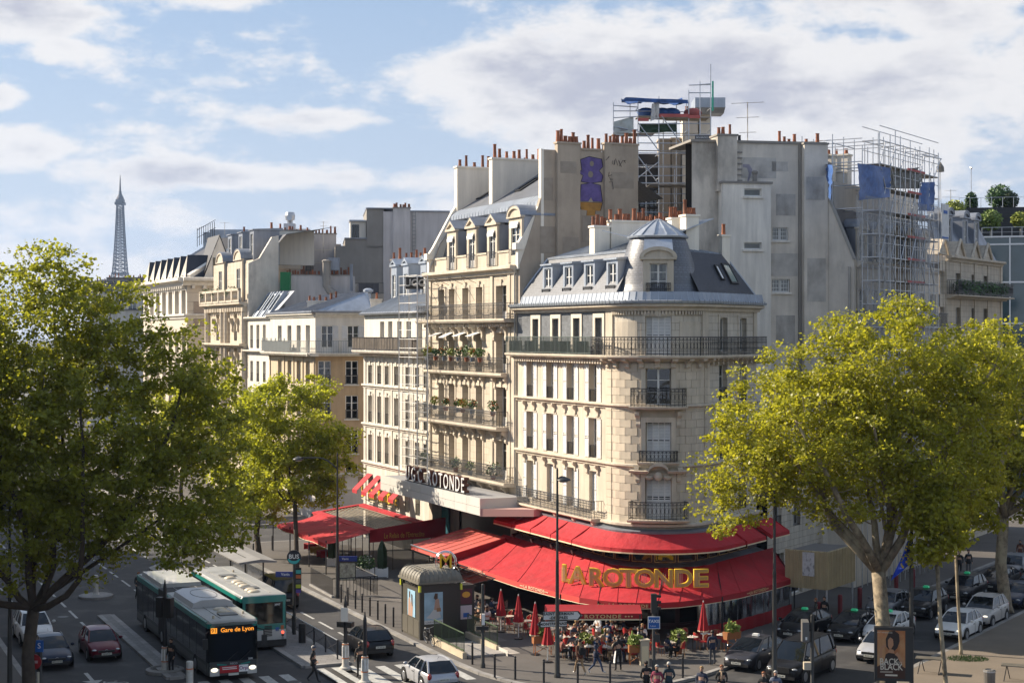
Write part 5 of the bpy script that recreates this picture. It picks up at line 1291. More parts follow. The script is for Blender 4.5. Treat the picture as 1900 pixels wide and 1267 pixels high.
# ================================================================ right of the corner: the tall blank-walled house, scaffolds, stone house, glass block
def tall_wall_house():
 F=Frame((P1+V*18.4)[:2],(-V.y*1.0,V.x*1.0));F=None
 q=P1+V*18.4;W=9.4
 WD=Vector((.9816,.19,0));Fw=Frame((q-WD*W)[:2],WD[:2]) # blank wall, seen square on: x to the right, y inward (along V)
 o=thing('tall_blank_wall_house','tall house with stained grey blank party wall, small barred windows and a white stair shaft','building',Fw(W/2,0,0))
 fx=lambda px:Fw.x(px);fz=lambda px,py:Fw.z(px,py)
 zt=fz(1400,266)
 xr=fx(1530);xm=fx(1484)
 wx=[(1448,434,30,24,'panes'),(1449,530,34,24,'panes')]
 k=112/FOC
 ops=[(fx(px),fz(px,py)-h*k/2,w*k,h*k,dict(kind=kk,rec=.22,sill=True,fmat=GREY_L,curtain=2)) for px,py,w,h,kk in wx]
 facade(o,Fw,0,W,0,zt,ops,GREY_R)
 for px,py,w,h,kk in wx:
  b=MB()
  for i in range(7):x=fx(px)-w*k/2+w*k*(i+.5)/7;b.tube([Fw(x,-.03,fz(px,py)-h*k/2),Fw(x,-.03,fz(px,py)+h*k/2)],.018,4)
  parts('window_bar',b,WHITE,o)
 c=MB();c.box(Fw,-.1,W+.05,-.12,5,zt,zt+.16);parts('coping',c,GREY_D,o)
 # white stair shaft
 zs=fz(1380,343);s0,s1=fx(1333),fx(1422);G2=Frame(Fw(0,-.9,0)[:2],WD[:2])
 k2=111/FOC;ops=[(G2.x(px),G2.z(px,py)-h*k2/2,w*k2,h*k2,dict(kind='single',rec=.2,sill=True,fmat=GREY_L,curtain=0)) for px,py,w,h in((1397,357.5,33,14),(1397,456.5,33,13),(1397,556,33,14))]
 facade(o,G2,s0,s1,0,zs,ops,GREY_L);b=MB();b.box(G2,s0,s0+.25,.02,.9,0,zs-.01);b.box(G2,s1-.25,s1,.02,.9,0,zs-.01);part('wall',b,GREY_L,o)
 b=MB();b.box(G2,s0-.12,s1+.1,-.1,.9,zs,zs+.14);parts('coping',b,GREY_D,o)
 v=MB();v.lathe(G2(fx(1396),.4,zs+.14),[(.16,0),(.16,.55),(.22,.58),(.22,.7),(.1,.78)],8);part('vent',v,GREY_D,o)
 # chimney breasts: left stack, right stack
 chimney(o,Fw,fx(1327),fx(1363),-.55,1.0,zs-.5,fz(1345,254),GREY_R,3,False,GREY_D,'x');chimney(o,Fw,xm+.1,xr,-.6,.9,0,fz(1505,270),GREY_R,2,False,GREY_D,'x');chimney(o,Fw,fx(1450),xm,.2,1.2,zt-.5,fz(1470,268),GREY_R,4,False,GREY_D,'x')
 b=MB();b.box(Fw,xm-.12,xm+.12,-.12,.05,0,zt-.05);part('soot_flue',b,GREY_D,o)
 pt=MB();pt.lathe(Fw(fx(1371),.8,zt+.1),[(.12,0),(.1,.45),(.13,.5)],8);pt.lathe(Fw(fx(1379),.8,zt+.1),[(.12,0),(.1,.45),(.13,.5)],8);parts('flue_cowl',pt,BLACKP,o)
 rp_=MB()
 for a,b,c,d in((1432,300,1462,318),(1440,360,1476,400),(1430,470,1480,512),(1440,585,1475,640),(1375,292,1440,330),(1490,330,1524,372),(1492,480,1526,560)):rp_.box(Fw,fx(a),fx(c),-.012-(.6 if a>1484 else 0),.01,fz(a,d),fz(a,b))
 parts('render_patch',rp_,M('patched_render',(.50,.47,.43),.9,var=.14,vscale=1.5,dirt=((.3,.27,.24),.8,.5,.75)),o)
 # old rungs with faint painted figure
 r=MB()
 for i in range(6):z=fz(1371,283+10.5*i);r.box(Fw,fx(1364),fx(1377),-.07,-.03,z-.05,z+.05)
 parts('rung',r,GREY_D,o)
 gf=MB();
 for pts in([(1350,290),(1349,300),(1364,316),(1365,310),(1352,298),(1353,290)],[(1378,305),(1390,305),(1396,315),(1392,328),(1389,338),(1386,338),(1389,322),(1386,312),(1378,310)]):
  gf.add([Fw(fx(a),-.018,fz(a,b)) for a,b in pts],(tuple(range(len(pts))),))
 part('graffiti',gf,M('faded_lilac_spray',(.30,.28,.33),.9,var=.2),o)
 # street front with mansard end: gable wall falling away to the right, then the scaffolded front
 FR=Frame(q[:2],V[:2]);L=FR.x(1741)
 z_e=FR.z(1585,470);zt2=fz(1530,300)
 m=MB();m.tube([Fw(W+.1,-.06,0),Fw(W+.1,-.06,fz(1530,300))],.1,4);parts('drainpipe',m,PIPE,o)
 Fs=Frame((q+NB*2.2)[:2],V[:2]);L=Fs.x(1741);o2=thing('scaffolded_house','stone house hidden behind scaffolding and white debris netting','building',Fs(L/2,0,0))
 ze=Fs.z(1640,500);ztop=Fs.z(1640,345);m=MB();m.wedge(Fs,-.4,0,((.02,0),(.02,ze+.5),(2.4,ztop+.3),(8,ztop+1.3),(8,0)));part('gable_wall',m,GREY_R,o2);m=MB();m.tube([Fs(-.42,-.02,ze+.5),Fs(-.42,2.4,ztop+.35)],.12,5);m.tube([Fs(-.5,.3,3),Fs(-.5,.3,ze)],.08,6);parts('drainpipe',m,PIPE,o2)
 zf=[Fs.z(1640,605)-3.3*i for i in range(5)];ze=Fs.z(1640,500)
 ops=[(L*(j+.5)/7,z,1.3,2.4,dict(kind='door',rec=.3,rail=.9)) for z in[zf[0]]+zf[1:] for j in range(7)]
 facade(o2,Fs,0,L,0,ze,ops,STONE);band(o2,Fs,0,L,ze,.4,.5,STONE,'cornice')
 for z in zf[:2]:band(o2,Fs,0,L,z-.25,.25,.8,STONE,'balcony_slab');railing(o2,Fs,0,L,-.75,z,1.0,IRON,'plain',yin=0)
 ztop=Fs.z(1640,345);m=MB();m.quad(Fs(0,.4,ze+.4),Fs(L,.4,ze+.4),Fs(L,2.2,ztop),Fs(0,2.2,ztop));m.quad(Fs(0,2.2,ztop),Fs(L,2.2,ztop),Fs(L,8,ztop+1.2),Fs(0,8,ztop+1.2));part('mansard_slope',m,SLATE_D,o2)
 for j in range(5):dormer(o2,Fs,L*(j+.6)/5.4,.3,ze+.4,1.7,2.3,2,'arch',STONE,ZINC_D)
 k=MB();k.box(Fs,.1,L-.1,1.6,9,0,ztop);part('core',k,GREY_R,o2)
 chimney(o2,Fs,L*.18,L*.18+.8,3,7,ztop-1,Fs.z(1600,303,3),CHIM2,8);chimney(o2,Fs,L*.36,L*.36+.8,3,7,ztop-1,Fs.z(1620,300,3),CHIM2,6)
 antenna(Fw(fx(1410),2.5,zt),Fw.z(1410,180)-zt,'tall rooftop television antenna with three combs above the blank wall',((.98,1.1),(.66,.75),(.33,.55)),-.3)
 return Fs,L,Fw
FS,LS,FW=tall_wall_house()

POLE=None
def pole_mesh():
 global POLE
 if POLE is None:
  m=MB();m.tube([(0,0,0),(0,0,1)],.036,5);POLE=m.mesh('pole',STEEL)
 return POLE
def pole(root,a,b,name='pole',s=1.):
 a,b=Vector(a),Vector(b);o=link(name,pole_mesh(),root);d=b-a
 o.location=a-wloc(root);o.rotation_mode='QUATERNION';o.rotation_quaternion=d.to_track_quat('Z','Y');o.scale=(s,s,d.length);return o
def clothsheet(name,pts,mat,root,sag=.1,seed=0,n=10):
 """a loose rectangular sheet between four corners"""
 g=np.random.default_rng(seed);a,b,c,d=[Vector(p) for p in pts];nor=(b-a).cross(d-a).normalized();rows=[]
 for j in range(n+1):
  r=[]
  for i in range(n+1):
   u,v=i/n,j/n;p=a.lerp(b,u).lerp(d.lerp(c,u),v);r.append(p+nor*float(sag*math.sin(math.pi*u*3+v*2+seed)*.5+g.normal()*sag*.25))
  rows.append(r)
 m=MB();m.sheet(rows);return part(name,m,mat,root,True)
TARP_B=M('blue_tarpaulin',(.035,.10,.30),.5,var=.3,vscale=3);TARP_W=M('white_sheeting',(.62,.62,.62),.6,var=.1,vscale=3);TARP_G=M('green_tarpaulin',(.012,.045,.02),.6,var=.3,vscale=3)
PLANK=M('scaffold_plank',(.30,.27,.23),.8,var=.2,vscale=3,rand=.2);REDP=M('red_toe_board',(.42,.10,.09),.7,var=.2)
def netting(name):
 if name in MATS:return MATS[name]
 m=bpy.data.materials.new(name);MATS[name]=m;m.use_nodes=True;nt=m.node_tree;N=nt.nodes;L=nt.links
 b=N['Principled BSDF'];b.inputs['Base Color'].default_value=(.42,.43,.45,1);b.inputs['Roughness'].default_value=.9
 t=N.new('ShaderNodeBsdfTransparent');mx=N.new('ShaderNodeMixShader');geo=N.new('ShaderNodeNewGeometry');n=N.new('ShaderNodeTexNoise');n.inputs['Scale'].default_value=.8;L.new(geo.outputs['Position'],n.inputs['Vector'])
 mr=N.new('ShaderNodeMapRange');L.new(n.outputs[0],mr.inputs[0]);mr.inputs[1].default_value=.3;mr.inputs[2].default_value=.7;mr.inputs[3].default_value=.16;mr.inputs[4].default_value=.50
 L.new(mr.outputs[0],mx.inputs[0]);L.new(t.outputs[0],mx.inputs[1]);L.new(b.outputs[0],mx.inputs[2]);L.new(mx.outputs[0],N['Material Output'].inputs[0]);return m
def rear_scaffold():
 """scaffold round the chimneys between the two blank walls"""
 Y=116.;k=Y/FOC;F=Frame(XY(1130,Y),(1,.05));X=lambda px:(px-1130)*k;Z=lambda py:ZP(py,Y)
 b=plain_block('dark courtyard building with chimney breasts behind the scaffold','courtyard_house',[Frame(XY(1180,121),(1,0))(0,0,0)[:2],Frame(XY(1335,121),(1,0))(0,0,0)[:2],Frame(XY(1335,130),(1,0))(0,0,0)[:2],Frame(XY(1180,130),(1,0))(0,0,0)[:2]],0,ZP(290,121),GREY_D)
 Y2=120.4;F2_=Frame(XY(1220,Y2),(1,0));k2=Y2/FOC
 for a,c,t in((1222,1243,262),(1245,1262,260),(1264,1325,272)):chimney(b,F2_,(a-1220)*k2,(c-1220)*k2,-.5+.1*(a>1244),1,0,ZP(t,Y2),BROWN_R,0)
 chimney(b,F2_,(1264-1220)*k2,(1292-1220)*k2,-.9,.6,8,ZP(225,Y2),CHIM2,2,False,GREY_D,'x');chimney(b,F2_,(1296-1220)*k2,(1317-1220)*k2,-.9,.6,8,ZP(212,Y2),CHIM2,2,False,GREY_D,'x')
 for r in range(3):
  w=MB();
  for c in range(4):w.box(F2_,(1188-1220+9*c)*k2,(1195-1220+9*c)*k2,.3,.4,ZP(365+18*r,Y2),ZP(352+18*r,Y2))
  part('window',w,GLASS_D,b)
 m=MB();m.box(F2_,(1183-1220)*k2,(1221-1220)*k2,.35,.5,ZP(410,Y2),ZP(285,Y2));part('wall',m,M('near_black_wall',(.05,.048,.047),.9),b)  # near-black wall sheet filling the gap left of the chimney breasts
 hd=MB();hd.wedge(F2_,(1283-1220)*k2,(1338-1220)*k2,((-2.4,ZP(190,Y2)),(-2.4,ZP(208,Y2)),(-1.6,ZP(216,Y2)),(.2,ZP(216,Y2)),(.2,ZP(190,Y2))));part('duct',hd,ZINC,b)
 o=thing('chimney_scaffold','bare steel scaffold with sheeted platform round the chimneys behind the domed corner roof','scaffold',F(X(1230),0,ZP(420,Y)))
 verts=[(1138,190,262,0),(1174,180,268,1.5),(1184,190,405,0),(1190,188,262,1.8),(1223,178,405,0),(1238,205,405,1.8),(1263,180,405,1.8),(1279,166,405,0),(1300,150,405,0),(1320,118,405,0),(1282,180,405,1.8),(1129,340,412,0),(1167,332,412,0),(1258,310,405,1.5),(1205,300,405,1.6)]
 for px,a,c,y in verts:pole(o,F(X(px),y,Z(c)),F(X(px),y,Z(a)),'standard')
 led=[(1138,1184,197,0),(1138,1223,205,0),(1138,1184,218,0),(1138,1184,240,0),(1184,1280,190,0),(1184,1320,215,0),(1184,1320,230,0),(1184,1320,250,0),(1184,1320,265,0),(1184,1320,285,0),(1184,1320,311,0),(1184,1320,326,0),(1130,1320,340,0),(1130,1320,360,0),(1130,1320,378,0),(1130,1320,392,0),(1184,1320,302,1.8),(1184,1320,335,1.8),(1184,1320,275,1.8),(1190,1320,240,1.8),(1279,1320,172,0),(1279,1320,158,0),(1300,1320,157,0),(1184,1282,200,1.8)]
 for a,c,py,y in led:pole(o,F(X(a),y,Z(py+random.uniform(-2,2))),F(X(c),y,Z(py+random.uniform(-3,3))),'ledger')
 for px in(1184,1223,1279,1320):
  for py in(200,240,285,330,375):pole(o,F(X(px),0,Z(py)),F(X(px),1.8,Z(py)),'transom')
 for a,pa,c,pc in((1184,228,1223,280),(1184,290,1223,342),(1228,215,1282,290),(1282,290,1310,345),(1184,330,1223,300),(1290,320,1318,345),(1138,235,1190,245)):pole(o,F(X(a),-.04,Z(pa)),F(X(c),-.04,Z(pc)),'brace',1.1)
 pm=MB();f0=Frame((0,0),(1,0));pm.box(f0,0,1,-.14,.14,0,.05);pme=pm.mesh('plank',PLANK)
 for a,c,py in((1138,1215,248),(1184,1300,216),(1205,1318,344),(1262,1312,282),(1240,1318,218)):
  for i in range(6):inst('plank',pme,o,F(X(a),.1+i*.3,Z(py)),F.a,(X(c)-X(a),1,1))
 for a,c,py in((1184,1204,222),(1223,1280,214),(1302,1320,340),(1278,1300,216)):
  q=MB();q.box(F,X(a),X(c),-.06,-.03,Z(py+3),Z(py-3));part('toe_board',q,REDP,o)
 clothsheet('blue_sheet',[F(X(1152),-.3,Z(188)),F(X(1276),-.3,Z(193)),F(X(1272),1.8,Z(181)),F(X(1160),1.8,Z(180))],TARP_B,o,.25,3);clothsheet('blue_sheet',[F(X(1152),-.35,Z(189)),F(X(1276),-.35,Z(193)),F(X(1276),-.35,Z(186)),F(X(1160),-.35,Z(182))],TARP_B,o,.12,5)
 clothsheet('white_sheet',[F(X(1207),-.1,Z(225)),F(X(1222),-.1,Z(220)),F(X(1223),-.1,Z(190)),F(X(1210),-.1,Z(193))],TARP_W,o,.2,4)
 clothsheet('grey_sheet',[F(X(1139),.0,Z(256)),F(X(1176),.0,Z(245)),F(X(1176),.0,Z(216)),F(X(1139),.0,Z(226))],M('silver_sheeting',(.42,.46,.45),.5,var=.15),o,.12,6)
 clothsheet('green_sheet',[F(X(1187),.2,Z(246)),F(X(1258),.2,Z(244)),F(X(1258),.2,Z(226)),F(X(1187),.2,Z(230))],TARP_G,o,.2,7)
 sign=MB();sign.box(F,X(1290),X(1322),-.12,-.08,Z(268),Z(251));so_=part('hoarding_sign',sign,M('dark_sign',(.09,.09,.095),.6),o)
 rt=F.d;
 for i,tx in enumerate(('COMPAGNIE','DES ARCHITECTES','DE COUVERTURE')):text('lettering',tx,.17,WHITE,so_,F(X(1306),-.13,Z(264.5-5*i)),rt*-1,(0,0,-1),.004,.0,sx=.8)
 q=MB();q.cube(F(X(1297),.6,Z(276)),(1.1,.8,.5),.1);part('rubble_sack',q,YELLOW_S,o)
 q=MB();q.box(F,X(1322),X(1325),-.15,-.08,Z(205),Z(150));part('green_post',q,M('green_plastic',(.02,.33,.22),.5),o)
 for i,(px,py) in enumerate(((1202,205),(1232,208),(1250,209),(1290,215))):
  s=link('sack',None);COL.objects.unlink(s);bpy.data.objects.remove(s)
  q=MB();q.ball((0,0,.35),.55,10,6,(1.2,.8,.65));s=top('rubble_sack',q,TARP_B if i<3 else REDP,('blue sheeted bundle on the upper scaffold platform' if i<3 else 'red bundle at the platform edge by the metal duct'),'sack','bundles on the scaffold platform',origin=F(X(px),.8,Z(216)+.06),smooth=True) if False else None
  b_=bpy.data.objects.new('bundle',q.mesh('bundle',TARP_B if i<3 else REDP,True));COL.objects.link(b_);b_.location=F(X(px),.9,Z(216)+.05);tag(b_,ORD[i]+' blue sheeted bundle from the left on the upper scaffold platform' if i<3 else 'red bundle at the platform edge by the metal duct','sack','bundles on the scaffold platform')
YELLOW_S=M('yellow_grey_sack',(.34,.30,.12),.7,var=.3)
rear_scaffold()
def street_scaffold():
 F=Frame(Vector(FS(0,-1.6,0))[:2],V[:2]);L=F.x(1741);o=thing('street_scaffold','full height steel scaffold with netting and blue sheets on the house front at right','scaffold',F(L/2,0,0))
 X=F.x;Z=lambda px,py:F.z(px,py);zt=Z(1640,262);n=13
 xs=[L*i/(n-1) for i in range(n)];lv=[zt-1.55*i for i in range(17)]
 for i,x in enumerate(xs):
  for y in(0,1.2):pole(o,F(x,y,.1),F(x,y,zt+random.uniform(-.3,1.0)-(.0 if i>2 else .4)),'standard')
 for z in lv:
  for y in(0,1.2):
   for f0,f1 in((0,.5),(.5,1)):
    pole(o,F(L*f0,y,z),F(L*f1,y,z),'ledger')
    if z>10:pole(o,F(L*f0,y,z+.95),F(L*f1,y,z+.95),'guard_rail',.8)
  for x in xs[::2]:pole(o,F(x,0,z),F(x,1.2,z),'transom')
 for i in range(0,n-1,2):
  for j in range(0,6):pole(o,F(xs[i+(j%2)],-.04,lv[j+1]),F(xs[i+1-(j%2)],-.04,lv[j]),'brace')
 # bulge of poles returning over the roof
 for i in range(4):
  x=xs[i*2];
  for z in lv[:4]:pole(o,F(x,1.2,z+.2),F(x,5.5,z+.2),'ledger');
  for y in(3.3,5.5):pole(o,F(x,y,lv[4]),F(x,y,zt+.6),'standard')
 for i in range(4):
  for y in(3.3,5.5):pole(o,F(0,y,lv[i]),F(xs[4],y,lv[i]),'ledger')
 f0=Frame((0,0),(1,0));pm=MB();pm.box(f0,0,1,0,.28,0,.05);pme=pm.mesh('plank',PLANK)
 for z in lv[1:9]:
  for j in range(3):inst('plank',pme,o,F(0,.1+j*.33,z-.05),F.a,(L/2,1,1));inst('plank',pme,o,F(L/2,.1+j*.33,z-.05),F.a,(L/2,1,1))
  q=MB();q.box(F,L*.45,L*.75,-.05,-.02,z,z+.15);part('toe_board',q,REDP,o)
 net=netting('debris_netting')
 a,b,c=X(1585),X(1656),X(1735)
 clothsheet('netting',[F(a,-.12,Z(1620,700)),F(b,-.12,Z(1656,700)),F(b,-.12,Z(1656,372)),F(a,-.12,Z(1620,366))],net,o,.15,1,14)
 clothsheet('netting',[F(X(1690),-.12,6),F(c,-.12,6),F(c,-.12,Z(1735,380)),F(X(1690),-.12,Z(1700,380))],net,o,.15,2,14)
 clothsheet('blue_sheet',[F(X(1590),-.1,Z(1590,372)),F(X(1650),-.1,Z(1650,366)),F(X(1650),-.1,Z(1650,312)),F(X(1590),-.1,Z(1590,303))],TARP_B,o,.15,8);clothsheet('blue_sheet',[F(X(1700),-.1,Z(1704,392)),F(X(1732),-.1,Z(1730,392)),F(X(1730),-.1,Z(1730,338)),F(X(1708),-.1,Z(1712,340))],TARP_B,o,.15,9)
 clothsheet('blue_sheet',[FW(9.5,-.1,FW.z(1532,318)),F(X(1578),1.3,Z(1590,372)),F(X(1578),1.3,Z(1580,305)),FW(9.5,-.1,FW.z(1532,305))],TARP_B,o,.2,12)
 clothsheet('grey_sheet',[F(X(1640),.2,Z(1640,350)),F(X(1712),.2,Z(1712,350)),F(X(1712),.2,Z(1712,310)),F(X(1645),.2,Z(1645,318))],M('grey_mesh_sheet',(.20,.20,.19),.8,var=.3),o,.35,11)
 b_=MB();b_.box(F,X(1739.5),X(1753),-.3,-.24,Z(1746,445),Z(1746,379));s=part('banner',b_,TARP_W,o);q=MB();q.box(F,X(1740.5),X(1752),-.33,-.31,Z(1746,443),Z(1746,440));q.box(F,X(1743),X(1750),-.33,-.31,Z(1746,397),Z(1746,391));parts('banner_print',q,M('banner_blue',(.05,.13,.4),.7),s)
 h=MB();xh=X(1733);h.tube([F(xh-2.5,0,zt-.2),F(xh+1.6,0,zt-.15)],.06,5);h.tube([F(xh,0,zt-1.6),F(xh+1.4,0,zt-.2)],.05,5);part('hoist_arm',h,STEEL,o)
 r=MB();r.tube([F(xh+1.35,0,zt-.3),F(xh+1.5,-.4,9)],.016,4);r.tube([F(xh+1.2,0,zt-.3),F(xh+.4,-.3,14)],.016,4);r.lathe(F(xh+1.35,0,zt-1.1),[(.3,0),(.28,.35),(.05,.7)],8);parts('hoist_rope',r,PLANK,o)
street_scaffold()
def stone_house_right():
 t0=tB(1741)+.2;F=Frame((P1+V*t0+NB*.6)[:2],V[:2]);W=F.x(1857);o=thing('stone_house','warm stone house with pointed attic gables, grey mansard dormers and ivy balcony at right','building',F(W/2,0,0))
 zb,zc=F.z(1800,549),F.z(1800,489);xs=[F.x(p) for p in(1748,1778,1807,1829)]
 ops=[(x,zb,1.25,zc-zb-.9,dict(kind='door',rec=.35)) for x in xs]
 for k in range(1,5):ops+=[(x,zb-3.4*k,1.25,2.4,dict(kind='door',rec=.35,rail=.9)) for x in xs]
 facade(o,F,0,W,0,zc,ops,STONE_W);band(o,F,-.1,W+.1,zc,.45,.45,STONE_W,'cornice');band(o,F,-.2,W+.3,zb-.3,.3,1.1,STONE_W,'balcony_slab');railing(o,F,-.1,W+.3,-1.0,zb,1.15,IRON,'ornate',yin=0,gap=.2)
 sc=MB();sc.box(F,0,W+.2,-.97,-.95,zb+.1,zb+1.0);parts('balcony_screen',sc,IRON,o)
 p=MB()
 for i in range(5):x=W*i/4;p.box(F,x-.25,x+.25,-.08,.05,0,zc)
 parts('pilaster',p,STONE_W,o)
 for i,x in enumerate(xs):
  g=MB();w=1.1;z=zc+.45;g.add([F(x-w,-.1,z),F(x+w,-.1,z),F(x,-.1,z+1.25),F(x-w,.9,z),F(x+w,.9,z),F(x,.9,z+1.25)],((0,1,2),(1,4,5,2),(0,2,5,3)));g.tube([F(x-w-.1,-.2,z),F(x,-.2,z+1.35),F(x+w+.1,-.2,z)],.13,4);parts('gable',g,STONE_W,o)
 zt=F.z(1800,415,2)
 m=MB();m.quad(F(0,.3,zc+.4),F(W,.3,zc+.4),F(W-.6,1.9,zt),F(0,1.9,zt));m.quad(F(0,1.9,zt),F(W-.6,1.9,zt),F(W-2,6,zt+.8),F(0,6,zt+.8));m.quad(F(W,.3,zc+.4),F(W,8,zc+.4),F(W-.6,6,zt),F(W-.6,1.9,zt));part('mansard_slope',m,ZINC_D,o)
 for p in(1762,1791,1812):dormer(o,F,F.x(p,.8),.8,zc+1.6,1.45,2.3,1.6,'arch',ZINC_D,ZINC_D,.9,2.0,'panes')
 k=MB();k.box(F,.1,W-.1,1.5,10,0,zc);part('core',k,STONE_W,o)
 for i in range(5):
  pl=thing('ivy_planter',ORD[i]+' ivy clump from the left on the right stone house balcony','plant',F(1.2+i*W*.17,-.9,zb+.5),0,'ivy on the right stone house balcony');lpart('foliage',leafball((0,0,.1),.85,200,i+80,.75,.12),LEAFP,pl)
 # glass block with roof garden behind
 Y=172.;k=Y/FOC;G_=Frame(XY(1822,Y),(.95,-.3));o=thing('glass_office_block','glazed office block with planted roof terraces at the right edge','building',G_(8,0,0));w=14.
 zt=ZP(442,Y);gl=MB();gl.box(G_,0,w,0,10,0,zt);part('wall',gl,M('blue_grey_glass',(.05,.085,.095),.08,spec=1.0,var=.25,vscale=.25),o)
 mu=MB()
 for i in range(6):x=w*i/5;mu.box(G_,x-.07,x+.07,-.12,.02,0,zt)
 for py in(440,454,524,600,680,760):z=ZP(py,Y);mu.box(G_,-.05,w,-.1,.02,z-.08,z+.08)
 parts('mullion',mu,WHITE,o)
 rl=MB();z=zt
 for i in range(15):x=w*i/14;rl.tube([G_(x,.1,z),G_(x,.1,z+1.1)],.03,4)
 rl.tube([G_(0,.1,z+1.1),G_(w,.1,z+1.1)],.035,4);rl.tube([G_(0,.1,z+.6),G_(w,.1,z+.6)],.02,4);part('guard_rail',rl,STEEL,o)
 up=MB();U2=Frame(XY(1780,Y+8),(.97,-.2));up.box(U2,0,16,0,8,zt-2,ZP(386,Y+8));part('upper_storey',up,M('black_cladding',(.014,.014,.017),.5,brick=(1.2,.3,.01,(.03,.03,.034),.1)),o)
 zu=ZP(386,Y+8);rl=MB()
 for i in range(15):x=16*i/14;rl.tube([U2(x,.1,zu),U2(x,.1,zu+1.1)],.03,4)
 rl.tube([U2(0,.1,zu+1.1),U2(16,.1,zu+1.1)],.03,4);part('guard_rail',rl,STEEL,o)
 for i,(px,py,r,Yp,lab) in enumerate(((1855,365,30,Y+11,'round clipped tree on the upper roof garden'),(1872,372,22,Y+10,'darker bushy tree beside the round roof tree'),(1838,408,26,Y+2,'leafy shrub on the lower planted terrace'),(1893,408,20,Y+2,'yellow green shrub at the right end of the lower terrace'),(1771,391,26,Y+4,'bright yellow green shrub above the grey dormers'),(1802,378,14,Y+9,'slim young conifer on the roof edge'))):
  kk=Yp/FOC;base=zu if i in(0,1,5) else zt;c=Vector((*XY(px,Yp),0));zc_=ZP(py,Yp)
  t=thing('roof_tree',lab,'tree',(c.x,c.y,base));q=MB();q.tube([(0,0,0),(.05,0,(zc_-base)*.6),(0,0,zc_-base)],[.12,.09,.04],5);lpart('trunk',q,PLANK,t)
  cr=leafball((0,0,zc_-base),r*kk*.85,1500,i+200,.9 if i!=5 else 1.8,.17);lpart('crown',cr,[LEAFP,M('roof_leaf_dark',(.03,.05,.015),.6,var=.3),LEAFG,LEAFY2,LEAFY2,LEAFP][i],t)
 m=MB();m.tube([(0,0,0),(0,0,ZP(312,Y+9)-zu)],.05,5);m.ball((0,0,ZP(312,Y+9)-zu),.14,6,4);lo=thing('lightning_mast','thin mast on the roof garden against the sky','mast',(*XY(1802,Y+9),zu));lpart('mast',m,STEEL,lo)
 antenna((*XY(1764,Y+9),zu),ZP(352,Y+9)-zu,'small antenna frame beside the yellow shrub',((.95,.6),(.6,.9)),0)
LEAFG=M('mid_leaf',(.14,.20,.03),.6,var=.3,vscale=3);LEAFY2=M('lime_leaf',(.24,.27,.03),.6,var=.3,vscale=3)
stone_house_right()

# ================================================================ the opposite side of the boulevard (outside the picture, shading the carriageway)
def opposite_row():
 t=-20.
 hs=[20.5,21.0,20.0,21.5,20.5,21.0,20.0,21.0,20.5,20.0]
 for i,h in enumerate(hs):
  w=22.;q=P0+U*t+NA*41;F=Frame(q[:2],U[:2]);o=thing('opposite_apartment_house',ORD[i]+' stone apartment house on the shaded side of the boulevard','building',F(w/2,0,0),0,'apartment houses opposite')
  z1=h-4.5
  facade(o,F,0,w,0,z1,[(w*(j+.5)/6,4.6+3.2*k,1.3,2.2,dict(kind=None,rec=.3)) for j in range(6) for k in range(int((z1-5)/3.2))],STONE_C)
  m=MB();m.quad(F(0,.1,z1),F(w,.1,z1),F(w,1.8,h-.8),F(0,1.8,h-.8));m.quad(F(0,1.8,h-.8),F(w,1.8,h-.8),F(w,6,h),F(0,6,h));m.quad(F(0,6,h),F(w,6,h),F(w,12,z1),F(0,12,z1));part('mansard_slope',m,SLATE,o)
  m=MB();m.box(F,.02,w-.02,1.6,11,0,z1-.05);part('core',m,GREY_R,o)
  chimney(o,F,w-.7,w,3,9,z1,h+1.2,CHIM2,6)
  t+=w
opposite_row()
# manholes, drains and mended strips in the carriageway
rp=link('road_repairs',None);rp['kind']='structure';rg=random.Random(9)
for i,(t,n_,a,b) in enumerate(((2,14.4,3.2,.9),(-3,16.2,1.6,.8),(9,29.4,6,1.1),(-9,30.2,2.2,1.4),(24,24.5,8,.7),(-1,22.0,3,.6),(18,15.8,5,.7),(-12,18,3,1.2),(38,30,9,1.0),(40,22,7,.8))):q=MB();strip(q,t,t+a,n_,n_+b,.0035);link('asphalt_patch',q.mesh('asphalt_patch',M('patch_%d'%(i%3),((.030,.029,.031),(.06,.057,.055),(.036,.034,.034))[i%3],.85,var=.2,fine=.1)),rp)
for i,(t,n_) in enumerate(((0,14.6),(6.5,31.5),(-7.5,21.4),(16,28.9),(26,14.9),(3.5,24.6),(-2,33.0))):q=MB();c=tn(t,n_);q.lathe((*c,.0),[(.34,.002),(.34,.008),(.27,.010),(.0,.010)],16);link('manhole_cover',q.mesh('manhole_cover',M('cast_iron',(.03,.028,.027),.5,.4)),rp)
for i,(t,n_) in enumerate(((2,9.0),(9,6.8),(20,8.0),(-1,5.2),(15,10.2))):q=MB();strip(q,t,t+.7,n_,n_+.7,.1345);link('pavement_plate',q.mesh('pavement_plate',M('plate_grey',(.075,.07,.066),.6,var=.15)),rp)
for i,(t,n_,a,b) in enumerate(((4,9.6,4,1.2),(12,7.6,5,1.5),(22,9,6,1.3),(-2.5,7.8,2.6,1.0))):q=MB();strip(q,t,t+a,n_,n_+b,.1338);link('pavement_patch',q.mesh('pavement_patch',M('pave_patch_%d'%(i%2),((.085,.077,.07),(.135,.122,.11))[i%2],.88,var=.15,fine=.1)),rp)
